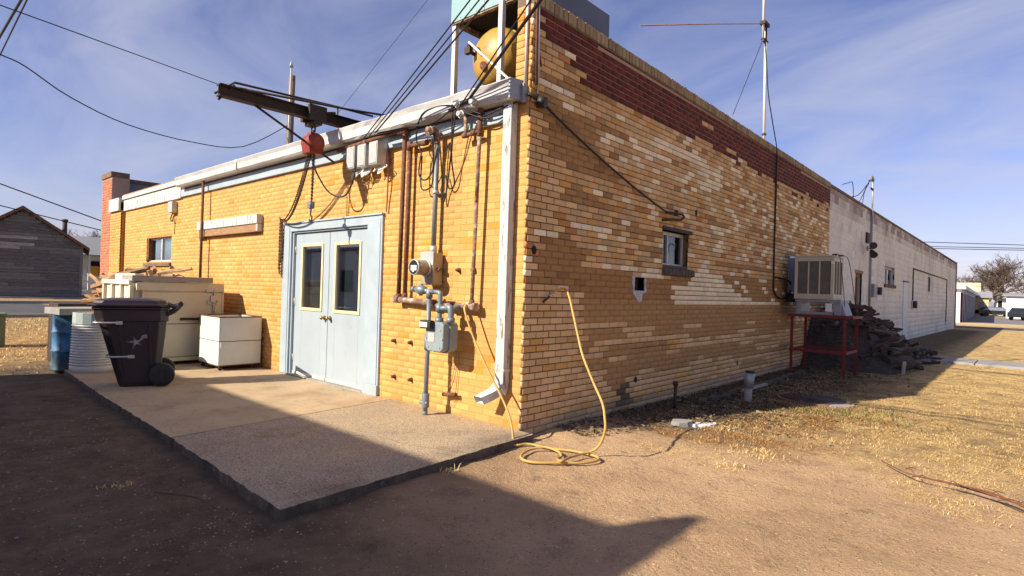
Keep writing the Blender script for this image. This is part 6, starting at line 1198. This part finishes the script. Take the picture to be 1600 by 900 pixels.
mb.build('barge_board', MATS['rust'], bd)
mb = MB(); mb.prism([bp3(-HW - 0.02, 0.0), bp3(-HW + 0.14, 0.0), bp3(-HW + 0.14, EZ), bp3(-HW - 0.02, EZ)], bn * -0.02, bn * 0.06); mb.build('corner_board', MATS['grey_wood'], bd)
mb = MB(); mb.prism([bp3(-HW, 1.62, 0), bp3(HW, 1.62, 0), bp3(HW, 1.70, 0), bp3(-HW, 1.70, 0)], bn * -0.03, bn * 0.0); mb.build('rail', MATS['grey_wood'], bd)
mb = MB(); p = bp3(-2.0, 3.6, 1.2); mb.cyl(p, (p[0], p[1], 5.0), 0.13, n=10); mb.cyl((p[0], p[1], 4.95), (p[0], p[1], 5.1), 0.17, n=10); mb.build('stove_pipe', MATS['black_metal'], bd)
mb = MB(); mb.prism([bp3(-HW - .3, 0.0, -0.5), bp3(HW + .3, 0.0, -0.5), bp3(HW + .3, 0.10, -0.5), bp3(-HW - .3, 0.10, -0.5)], (0, 0, 0), bn * 0.4); mb.build('foundation', MATS['concrete_grey'], bd)
# house past the barn
h = thing('porch_house', 'white house with an orange shutter glimpsed between barn and brick corner', 'house', (-55, 9, 0))
MB().box(-60, -55, 6.0, 15.0, 0, 3.3).build('wall', MATS['house_white'], h)
mb = MB(); mb.prism([(-61, 0, 3.25), (-53.6, 0, 3.25), (-57.0, 0, 4.9)], (0, 5.5, 0), (0, 15.5, 0)); mb.build('roof', MATS['roof_grey'], h)
MB().box(-55.0, -54.93, 8.2, 9.1, 1.6, 2.75).build('window', MATS['dark'], h); MB().box(-54.93, -54.86, 8.05, 8.75, 1.5, 2.35).build('shutter', MATS['trim_orange'], h)
mb = MB(); mb.box(-54.6, -53.9, 6.0, 15, 0.0, 0.35); mb.box(-53.95, -53.85, 6.2, 15, 1.0, 1.12)
for y in (6.3, 7.8, 9.2, 10.6): mb.box(-53.98, -53.84, y, y + 0.14, 0.351, 3.2)
mb.build('porch', MATS['label_white'], h)
MB().box(-55.0, -54.9, 6.2, 7.6, 0.4, 2.6).build('door', MATS['dark'], h)
# ------------------------------------------------------------------ right: buildings far off
def ray(px, py, d, cp=CAMP):
    x, y = px - 800, py - 450; v = _r * x / 904.0 - _u * y / 904.0 + _fw; k = d / math.hypot(v.x, v.y); return cp + v * k
g = thing('storage_units', 'low row of storage units with dark red roll-up doors past the far street', 'storage building', (-2, 80, -0.2))
A = Vector((-0.9, 60, 0)); B = Vector((-2.6, 108, 0)); dd = (B - A); Ln = dd.length; dd.normalize(); sdv = Vector((-dd.y, dd.x, 0))
def gp(u, z, w=0.0): p = A + dd * u + sdv * w; return (p.x, p.y, z)
mb = MB(); mb.prism([gp(0, -0.3, 0.12), gp(Ln, -0.3, 0.12), gp(Ln, 2.75, 0.12), gp(0, 2.75, 0.12)], (0, 0, 0), sdv * 12); mb.build('wall', MATS['house_white'], g)
mb = MB(); mb.prism([gp(-0.4, 2.76, -0.25), gp(Ln + .4, 2.76, -0.25), gp(Ln + .4, 3.10, -0.25), gp(-0.4, 3.10, -0.25)], (0, 0, 0), sdv * 12.6); mb.build('roof', MATS['house_white'], g)
n = 13
for i in range(n):
    a = Ln * (i + 0.12) / n; b = Ln * (i + 0.88) / n; mb = MB(); mb.prism([gp(a, -0.19, 0.06), gp(b, -0.19, 0.06), gp(b, 2.45, 0.06), gp(a, 2.45, 0.06)], (0, 0, 0), sdv * 0.05); mb.build('roll_door', MATS['garage_door'], g)
    mb = MB(); mb.prism([gp(b + 0.1, -0.19, 0.04), gp(b + Ln * 0.22 / n, -0.19, 0.04), gp(b + Ln * 0.22 / n, 2.755, 0.04), gp(b + 0.1, 2.755, 0.04)], (0, 0, 0), sdv * 0.075); mb.build('pier', MATS['house_white'], g)
def house(name, label, cat, c0, c1, D, pxs, wall, roof, hw, hr, gable_front=False, zb=-0.2):
    P0 = ray(c0, 480, D); P1 = ray(c1, 480, D); u = (P1 - P0); u.z = 0; W_ = u.length; u.normalize(); v = Vector((-u.y, u.x, 0)); 
    if v.dot(P0 - CAMP) < 0: v = -v
    h = thing(name, label, cat, (P0.x, P0.y, zb)); Q = lambda a, z, d=0: tuple(Vector((P0.x, P0.y, 0)) + u * a + v * d + Vector((0, 0, z)))
    mb = MB(); mb.prism([Q(0, zb), Q(W_, zb), Q(W_, hw), Q(0, hw)], (0, 0, 0), v * 6); mb.build('wall', MATS[wall], h)
    mb = MB()
    if gable_front: mb.prism([Q(-0.4, hw - 0.1, -0.4), Q(W_ + .4, hw - 0.1, -0.4), Q(W_ / 2, hr, -0.4)], (0, 0, 0), v * 6.8)
    else: mb.prism([Q(-0.4, hw, -0.4), Q(-0.4, hw + 0.1, -0.4), Q(-0.4, hr, 3), Q(-0.4, hw, 6.4)], (0, 0, 0), u * (W_ + 0.8))
    mb.build('roof', MATS[roof], h); return h, Q, W_, u, v
h, Q, W_, u, v = house('roofed_hall', 'pale hall with a broad beige metal roof behind the storage units', 'building', 1478, 1527, 118, None, 'house_white', 'roof_beige', 2.6, 5.0)
mb = MB(); mb.prism([Q(W_ + 0.41, 2.5, -0.3), Q(W_ + 0.41, 2.5, 6), Q(W_ + 0.41, 4.9, 3)], (0, 0, 0), u * 0.1); mb.build('gable_end', MATS['roof_brown'], h)
h, Q, W_, u, v = house('yellow_house', 'small pale yellow house beside the bare trees in the distance', 'house', 1524, 1545, 112, None, 'house_yellow', 'roof_grey', 2.5, 3.5)
for a in (0.4, 1.5): mb = MB(); mb.prism([Q(a, 0.9, -0.05), Q(a + 0.6, 0.9, -0.05), Q(a + 0.6, 1.9, -0.05), Q(a, 1.9, -0.05)], (0, 0, 0), v * 0.06); mb.build('window', MATS['frost'], h)
h, Q, W_, u, v = house('gabled_house', 'little white gabled house with a shaded porch between the trees', 'house', 1551, 1576, 124, None, 'house_white', 'roof_grey', 2.6, 3.7, True)
mb = MB(); mb.prism([Q(0.5, -0.1, -0.06), Q(W_ - 0.8, -0.1, -0.06), Q(W_ - 0.8, 2.2, -0.06), Q(0.5, 2.2, -0.06)], (0, 0, 0), v * 0.07); mb.build('porch_opening', MATS['dark'], h)
mb = MB()
for a in (0.5, 1.7, W_ - 0.8): mb.prism([Q(a, -0.1, -0.2), Q(a + 0.15, -0.1, -0.2), Q(a + 0.15, 2.4, -0.2), Q(a, 2.4, -0.2)], (0, 0, 0), v * 0.12)
mb.build('porch_post', MATS['house_white'], h)
h, Q, W_, u, v = house('white_shed', 'plain white flat-fronted building at the far right edge', 'building', 1572, 1640, 98, None, 'house_white', 'roof_grey', 2.65, 3.1)
for a in (2.6,): mb = MB(); mb.prism([Q(a, 0.9, -0.05), Q(a + 0.7, 0.9, -0.05), Q(a + 0.7, 1.8, -0.05), Q(a, 1.8, -0.05)], (0, 0, 0), v * 0.06); mb.build('window', MATS['frost'], h)
def car(px, D, label, m, ang):
    P = ray(px, 486, D); t = local(thing('parked_car', label, 'car', (0, 0, 0)))
    mb = MB(); prof = [(-2.2, 0.35), (2.2, 0.35), (2.25, 0.7), (1.2, 0.85), (0.6, 1.38), (-1.2, 1.42), (-1.9, 0.95), (-2.2, 0.9)]; mb.prism([(x, 0, z) for x, z in prof], (0, -0.85, 0), (0, 0.85, 0)); mb.build('body', MATS[m], t, bevel=0.06)
    mb = MB(); mb.prism([(0.95, 0, 0.88), (0.55, 0, 1.32), (-1.15, 0, 1.35), (-1.65, 0, 0.92)], (0, -0.86, 0), (0, 0.86, 0)); mb.build('windows', MATS['frost'], t)
    for x in (-1.35, 1.4):
        for y in (-0.8, 0.8): MB().cyl((x, y - 0.1, 0.32), (x, y + 0.1, 0.32), 0.32, n=14).build('wheel', MATS['black_rubber'], t)
    t.location = (P.x, P.y, -0.2); t.rotation_euler = (0, 0, ang)
car(1556, 108, 'dark car parked in front of the white gabled house', 'car_paint', 0.3)
car(1603, 88, 'black vehicle cut off by the right edge before the white building', 'car_paint', 1.2)
# ------------------------------------------------------------------ bare trees
def bare_tree(name, label, base, H, seed, spread=0.5, group='bare winter trees in the distance', thick=0.028):
    rr = random.Random(seed); t = thing(name, label, 'tree', base, group); tb, cb = MB(), MB()
    def grow(p, d, l, r, lev):
        q = p; P = [p]; n = 3
        for k in range(n):
            d = (d + Vector((rr.gauss(0, .14), rr.gauss(0, .14), rr.gauss(0.03, .08)))).normalized(); q = q + d * l / n; P.append(q)
        (tb if lev < 2 else cb).tube(P, [r * (1 - 0.35 * k / n) for k in range(n + 1)], 5 if lev < 2 else 3, cap=False)
        if lev >= 6: return
        nb = rr.choice((2, 3, 3)) if lev else rr.choice((3, 4))
        for k in range(nb):
            ax = Vector((rr.gauss(0, 1), rr.gauss(0, 1), rr.gauss(0.15, .5))).normalized(); nd = (d * (1 - spread * rr.uniform(.6, 1.1)) + ax * spread * 1.1).normalized(); nd.z = max(nd.z, -0.1)
            grow(q, nd, l * rr.uniform(0.62, 0.85), r * 0.60, lev + 1)
        if lev >= 1:
            for k in range(2): 
                m = P[rr.choice((1, 2))]; ax = Vector((rr.gauss(0, 1), rr.gauss(0, 1), rr.gauss(0.1, .4))).normalized(); grow(m, (d * 0.5 + ax * 0.7).normalized(), l * 0.6, r * 0.42, min(6, lev + 2))
    grow(Vector(base), Vector((0, 0, 1)), H * 0.27, H * thick, 0)
    tb.build('trunk', MATS['bark_far'], t); cb.build('crown', MATS['bark_far'], t)
for px, D, H, sd, lab in ((1541, 122, 12.0, 3, 'tallest bare tree rising behind the yellow house'), (1583, 128, 11.5, 5, 'bushy bare tree behind the white flat-fronted building'), (1508, 135, 9.5, 8, 'bare tree half hidden by the end of the white block wall'), (1563, 150, 11.0, 12, 'bare tree standing between the two larger ones at right'), (1610, 140, 10.0, 14, 'bare tree leaning in from the right edge')):
    P = ray(px, 490, D); bare_tree('bare_tree', lab, (P.x, P.y, -0.2), H, sd)
for px, D, H, sd, lab in ((122, 80, 8.5, 21, 'bare tree above the barn roof behind its stove pipe'), (150, 88, 8.0, 23, 'bare tree beside the brick pier behind the white house'), (95, 95, 9.0, 25, 'bare tree mostly hidden by the barn gable')):
    P = ray(px, 440, D); bare_tree('bare_tree', lab, (P.x, P.y, 0), H, sd)
# ------------------------------------------------------------------ pole and wires
t = thing('utility_pole', 'weathered wooden pole rising beyond the roof behind the jib beam', 'utility pole', (-17.9, 6.55, 0))
MB().cyl((-17.9, 6.5, 0), (-17.82, 6.55, 9.45), 0.16, 0.12, 10).build('post', MATS['pole_wood'], t); mb = MB(); mb.tube([(-17.70, 6.40, 5.5), (-17.66, 6.42, 9.7)], 0.035, 6); mb.cyl((-17.66, 6.42, 9.7), (-17.66, 6.42, 9.95), 0.08, 0.02, 8); mb.build('conduit', MATS['galv'], t)
def wire(a, b, sag, r, label, n=18): mb = MB(); mb.tube(sag_path(a, b, sag, n), r, 5); mb.solo('overhead_wire', MATS['wire_black'], label, 'wire', 'overhead wires')
wire((-0.62, -0.24, 3.32), (11.5, -5.1, 6.75), 0.05, 0.016, 'thick black service cable slanting past the brick corner')
wire((-0.72, -0.24, 3.30), (11.3, -5.4, 6.85), 0.10, 0.007, 'thin cable twinned with the thick service cable at the corner')
for i, (a, r) in enumerate((((-2.20, -0.25, 3.24), 0.009), ((-2.32, -0.25, 3.22), 0.007), ((-2.45, -0.25, 3.20), 0.007))):
    P = ray(758 - 14 * i, 0, 4.9); q = Vector(a) + (P - Vector(a)) * 5.0
    wire(a, tuple(q), 0.05, r, ('right-hand cable of three crossing the teal cooler legs', 'middle cable of three crossing the teal cooler legs', 'left-hand cable of three crossing the teal cooler legs')[i])
def through(p0, d0, p1, d1, e0=0.0, e1=0.0): a, b = ray(*p0, d0), ray(*p1, d1); d = b - a; return tuple(a - d * e0), tuple(b + d * e1)
a, b = through((0, 8), 14, (350, 135), 20, 0.12, 0.0); wire(a, b, 0.0, 0.012, 'long wire sloping from the upper left down behind the jib beam')
a = ray(0, 85, 16); pts = [ray(0, 85, 16), ray(40, 104, 17), ray(110, 152, 18.5), ray(200, 195, 20), ray(300, 222, 22), ray(380, 229, 23.2), (-17.8, 6.5, 7.55)]; mb = MB(); mb.tube(smooth_path([Vector(pts[0]) - (Vector(pts[1]) - Vector(pts[0])) * 1.5] + [Vector(p) for p in pts], 4), 0.016, 5); mb.solo('overhead_wire', MATS['wire_black'], 'sagging wire swooping from the left edge to the wooden pole', 'wire', 'overhead wires')
a, b = through((0, 57), 25.2, (33, 0), 21.2, 3, 9); wire(a, b, 0.0, 0.036, 'thick power line crossing the top left corner')
a, b = through((2, 82), 26.5, (42, 0), 20.8, 2, 6); wire(a, b, 0.0, 0.022, 'thinner power line beside the thick one in the top left corner')
a, b = through((535, 168), 17, (668, 0), 15, 0.15, 1.5); wire(a, b, 0.0, 0.006, 'faint thin wire running from the roof up beside the teal cooler')
a, b = through((0, 287), 38, (163, 347), 38, 0.6, 1.5); wire(a, b, 0.0, 0.03, 'distant wire above the barn roof ridge')
a, b = through((0, 321), 44, (163, 361), 44, 0.6, 1.5); wire(a, b, 0.0, 0.03, 'lower distant wire skimming the barn roof')
for i, (p, q) in enumerate((((1440, 378), (1600, 383)), ((1440, 385), (1600, 388)), ((1440, 388), (1600, 391)))):
    a, b = through(p, 60, q, 60, 4, 2); wire(a, b, 0.0, 0.03, ('highest', 'middle', 'lowest')[i] + ' of three distant wires above the bare trees at right')
# ------------------------------------------------------------------ buildings behind the viewer (they shade the yard and show in the door glass)
s = thing('shade_building', 'plain white stucco building behind the viewer that shades the yard', 'building', (-5, -12, 0))
MB().box(-9.15, -0.68, -16, -8.6, 0, 4.76).build('wall', MATS['stucco_white'], s); MB().box(-9.2, -0.66, -16.05, -8.57, 4.761, 4.87).build('coping', MATS['concrete_grey'], s)
MB().prism([(-0.90, 0, 4.871), (-0.68, 0, 4.871), (-0.68, 0, 5.2), (-0.79, 0, 5.24), (-0.87, 0, 4.93)], (0, -16, 0), (0, -8.58, 0)).build('corner_parapet', MATS['stucco_white'], s)
for x in (-7.2, -3.4):
    MB().box(x, x + 1.0, -8.6, -8.56, 1.3, 2.6).build('window', MATS['dark'], s)
s = thing('white_outhouse', 'small white stucco outhouse with one dark window beyond the shaded yard', 'building', (-17, -11, 0))
MB().box(-24, -12.5, -14, -10.4, 0, 3.0).build('wall', MATS['stucco_white'], s); MB().box(-24.2, -12.3, -14.2, -10.2, 3.001, 3.15).build('roof', MATS['roof_grey'], s); MB().box(-20.3, -19.3, -10.4, -10.36, 1.1, 2.1).build('window', MATS['dark'], s)
# ------------------------------------------------------------------ loose ground stuff
def lawn_w(x, y):
    f = y + 0.10 * x + 3.2 * (0.5 * nz(x * 0.9, y * 0.9, 1.7)); return max(0, min(1, (f - 1.3) / 1.6))
def blades(name, pts, hr, cols, wr=(0.0025, 0.006), lean=0.9, flat=1.0):
    n = len(pts); P = np.array(pts, np.float32); az = RNG.uniform(0, 2 * np.pi, n); h = RNG.uniform(hr[0], hr[1], n) * (0.6 + 0.8 * RNG.random(n)); ln = RNG.uniform(0.3, 1.0, n) * lean
    w = RNG.uniform(wr[0], wr[1], n); d = np.stack([np.cos(az), np.sin(az)], 1); sd = np.stack([-np.sin(az), np.cos(az)], 1)
    v = np.zeros((n, 5, 3), np.float32); v[:, 0, :2] = P[:, :2] + sd * w[:, None]; v[:, 1, :2] = P[:, :2] - sd * w[:, None]; v[:, 0, 2] = v[:, 1, 2] = P[:, 2] - 0.004
    mid = P[:, :2] + d * (h * ln * 0.45)[:, None]; v[:, 2, :2] = mid - sd * (w * 0.8)[:, None]; v[:, 3, :2] = mid + sd * (w * 0.8)[:, None]; v[:, 2, 2] = v[:, 3, 2] = P[:, 2] + h * 0.6 * np.sqrt(np.clip(1.15 - ln, 0.05, 1))
    v[:, 4, :2] = P[:, :2] + d * (h * ln)[:, None]; v[:, 4, 2] = P[:, 2] + h * np.sqrt(np.clip(1.05 - ln, 0.03, 1)) * 0.8; v[:, 2:, 2] = P[:, 2][:, None] + (v[:, 2:, 2] - P[:, 2][:, None]) * flat; v[:, :2, 2] += 0.003
    b = np.arange(n)[:, None] * 5; f = np.concatenate([np.concatenate([b, b + 1, b + 2], 1), np.concatenate([b, b + 2, b + 3], 1), np.concatenate([b + 3, b + 2, b + 4], 1)], 0)
    c = np.array(cols, np.float32)[RNG.integers(0, len(cols), n)] * RNG.uniform(0.7, 1.25, n)[:, None]; c = np.concatenate([c, c, c], 0)
    return np_mesh(name, v.reshape(-1, 3), f, MATS['grass_blade'], c, kind='stuff')
STRAW = [(0.74, 0.54, 0.23), (0.70, 0.49, 0.19), (0.78, 0.61, 0.31), (0.60, 0.40, 0.16), (0.42, 0.26, 0.11), (0.68, 0.50, 0.21)]
pts = []; R2 = random.Random(31)
while len(pts) < 260000:
    u = R2.random(); y = 0.6 + 15 * u ** 1.9; x = R2.uniform(0.4, 9.5 if y > 3 else 6.5)
    w = lawn_w(x, y); cl = 0.36 + 0.75 * nz(x * 1.7, y * 1.7, 5) + 0.75 * nz(x * 4.5, y * 4.5, 8)
    if x < 2.0 and y < 40 and R2.random() < 0.55: continue
    if R2.random() < w * max(0.06, min(1, (cl - 0.08) * 2.0)): pts.append((x, y, ground_z(x, y)))
blades('dry_grass', pts, (0.025, 0.065), STRAW, (0.0009, 0.0020), 1.6, 0.62)
pts = []
while len(pts) < 22000:
    x = R2.uniform(-21, -6.9); y = R2.uniform(-4.5, 6.0) 
    if x > -14.8 and y > -0.2: continue
    cl = 0.5 + 0.5 * nz(x * 1.3, y * 1.3, 5)
    if R2.random() < max(0, min(1, (-x - 7.0) / 2)) * max(0.05, min(1, (cl - 0.3) * 2)): pts.append((x, y, ground_z(x, y)))
blades('dry_grass', pts, (0.03, 0.09), STRAW, (0.003, 0.007), 1.4)
pts = []
while len(pts) < 16000:
    y = R2.uniform(1.2, 4.6); x = 0.75 + 0.32 * (y - 1) + R2.gauss(0.35, 0.42)
    if x < 0.4 or R2.random() > 0.35 + 1.3 * nz(x * 2.5, y * 2.5, 33): continue
    pts.append((x, y, ground_z(x, y)))
blades('fallen_leaves', pts, (0.02, 0.05), [(0.40, 0.20, 0.065), (0.30, 0.14, 0.05), (0.50, 0.29, 0.10), (0.20, 0.10, 0.045)], (0.0016, 0.004), 1.6, 0.6)
pts = []
while len(pts) < 700:
    x, y = 1.6 + R2.gauss(0.3, 0.5), 4.2 + R2.gauss(-0.2, 0.35)
    if math.hypot(x - 1.36, y - 4.75) > 0.64: pts.append((x, y, ground_z(x, y)))
blades('green_grass', pts, (0.03, 0.07), [(0.10, 0.13, 0.03), (0.14, 0.16, 0.04), (0.2, 0.19, 0.06)])
def weed(x, y, n, r, label, hh=(0.018, 0.055)):
    pts = [(x + R2.gauss(0, r), y + R2.gauss(0, r), ground_z(x, y)) for _ in range(n)]; o = blades('dead_weed', pts, hh, STRAW[:5], (0.001, 0.0028), 1.3); o['label'] = label; o['category'] = 'weed'
    return o
weed(1.80, 0.62, 220, 0.07, 'scrap of dead brown weed on the bare sand right of the hose'); weed(1.80, 1.22, 700, 0.13, 'dry yellow weed clump at the lawn edge right of the hose')
weed(1.12, 2.0, 700, 0.15, 'straw clump beside the white plaster slab'); weed(-2.12, -0.12, 90, 0.035, 'tiny dead weed in the slab joint at the right door jamb', (0.05, 0.13)); weed(0.29, -1.2, 60, 0.04, 'withered weed growing from the right edge of the slab', (0.03, 0.08))
weed(-6.30, -0.85, 200, 0.12, 'brown leaf litter drifted between the cream cabinet and the enamel cart', (0.03, 0.09)); weed(-0.95, -3.05, 80, 0.05, 'pale dead weed in the dirt in front of the slab', (0.02, 0.05))
# pebbles
def pebbles(n, xr, yr, sr, name, keep=lambda x, y: True, cols=((0.42, 0.31, 0.2), (0.22, 0.16, 0.11), (0.58, 0.44, 0.31), (0.12, 0.085, 0.06), (0.36, 0.24, 0.14))):
    base = np.array([(1, 0, 0), (0, 1, 0), (-1, 0, 0), (0, -1, 0), (0, 0, 0.75), (0.7, 0.7, 0.3)], np.float32); fb = np.array([(0, 5, 4), (5, 1, 4), (1, 2, 4), (2, 3, 4), (3, 0, 4), (0, 1, 5)])
    V, F, Cc = [], [], []; k = 0
    while k < n:
        x, y = R2.uniform(*xr), R2.uniform(*yr)
        if -6.75 < x < 0.36 and -2.6 < y < 0.02: continue
        if x < 0.02 and y > -0.02: continue
        if not keep(x, y): continue
        s = sr[0] * (sr[1] / sr[0]) ** (R2.random() ** 2.2); a = R2.random() * 6.28; ca, sa = math.cos(a) * s, math.sin(a) * s * R2.uniform(0.6, 1); z = ground_z(x, y)
        p = base * np.array([1, R2.uniform(0.6, 1), R2.uniform(0.5, 0.9)]); V.append(np.stack([x + p[:, 0] * ca - p[:, 1] * sa, y + p[:, 0] * sa + p[:, 1] * ca, z - 0.001 + p[:, 2] * s], 1)); F.append(fb + 6 * k); c = np.array(cols[R2.randrange(len(cols))]) * R2.uniform(0.75, 1.2); Cc.append(np.repeat(c[None], 6, 0)); k += 1
    np_mesh(name, np.concatenate(V), np.concatenate(F), MATS['pebbles'], np.concatenate(Cc), kind='stuff')
pebbles(42000, (0.0, 4.4), (-4.2, 2.2), (0.002, 0.009), 'gravel', keep=lambda x, y: R2.random() > 0.75 * lawn_w(x, y))
pebbles(9000, (-3.5, 0.5), (-4.4, -2.4), (0.003, 0.014), 'gravel', cols=((0.2, 0.145, 0.1), (0.12, 0.085, 0.06), (0.3, 0.24, 0.18), (0.07, 0.05, 0.04)))
pebbles(4000, (-9.5, -2.0), (-5, -2.2), (0.004, 0.018), 'gravel', cols=((0.2, 0.145, 0.1), (0.12, 0.085, 0.06), (0.28, 0.22, 0.17), (0.07, 0.05, 0.04)))
# grit and crumbs blown onto the slab, thickest along its edges
V, F, Cc = [], [], []; k = 0
while k < 1500:
    x, y = R2.uniform(-6.5, 0.2), R2.uniform(-2.4, -0.03); ed = min(abs(y + 2.4), abs(y), abs(x - 0.22))
    if R2.random() > math.exp(-ed / 0.22) + 0.10: continue
    s = R2.uniform(0.002, 0.007); a = R2.random() * 6.28; ca, sa = math.cos(a) * s, math.sin(a) * s
    V.append(np.array([(x + ca, y + sa, 0.0705), (x - sa, y + ca, 0.0705), (x - ca, y - sa, 0.0705), (x + sa, y - ca, 0.0705), (x, y, 0.0705 + s * 0.8)])); F.append(np.array([(0, 1, 4), (1, 2, 4), (2, 3, 4), (3, 0, 4)]) + 5 * k)
    c = np.array(((0.22, 0.155, 0.1), (0.12, 0.08, 0.055), (0.38, 0.28, 0.18))[R2.randrange(3)]); Cc.append(np.repeat(c[None], 4, 0)); k += 1
np_mesh('grit', np.concatenate(V), np.concatenate(F), MATS['pebbles'], np.concatenate(Cc), kind='stuff')
# litter of leaves, bark and chips in the strip along the brick wall
V, F, Cc = [], [], []; k = 0
while k < 7000:
    y = 0.5 + 12 * R2.random() ** 1.3; x = abs(R2.gauss(0.15, 0.75)) + 0.03
    if x > 2.3 or (y < 2 and x > 0.25 + 0.35 * y): continue
    s = R2.uniform(0.008, 0.03); a = R2.random() * 6.28; b = R2.uniform(-0.5, 0.5); z = ground_z(x, y) + R2.uniform(0.002, 0.03)
    dx, dy = math.cos(a) * s, math.sin(a) * s; q = R2.uniform(0.15, 0.5)
    V.append(np.array([(x - dx, y - dy, z), (x + dy * q, y - dx * q, z + s * b), (x + dx, y + dy, z + s * 0.3), (x - dy * q, y + dx * q, z - s * b)])); F.append(np.array([(0, 1, 2, 3)]) + 4 * k)
    c = ((0.06, 0.04, 0.025), (0.09, 0.058, 0.03), (0.035, 0.027, 0.02), (0.14, 0.095, 0.05), (0.2, 0.17, 0.14))[min(4, int(R2.random() ** 1.5 * 5))]; Cc.append(np.array([c])); k += 1
np_mesh('leaf_litter', np.concatenate(V), np.concatenate(F), MATS['grass_blade'], np.concatenate(Cc), kind='stuff')
# a row of half-buried bricks along the footing
for i in range(14):
    x, y = 0.42 + 0.10 * nz(i * 1.7, 0, 2) , 3.2 + i * 0.34; o = bpy.data.objects.new('edging_brick', cme); 
    mb = MB(); a = R2.uniform(-0.4, 0.4); c, s_ = math.cos(a), math.sin(a); mb.obox((x, y, ground_z(x, y) + 0.03), (0.05 * c, 0.05 * s_, 0), (-0.10 * s_, 0.10 * c, 0.01), (0, 0, 0.035)); mb.solo('edging_brick', MATS['dark_stone'], 'dark old brick half buried along the foot of the side wall', 'brick', 'old bricks along the wall footing', bevel=0.006)
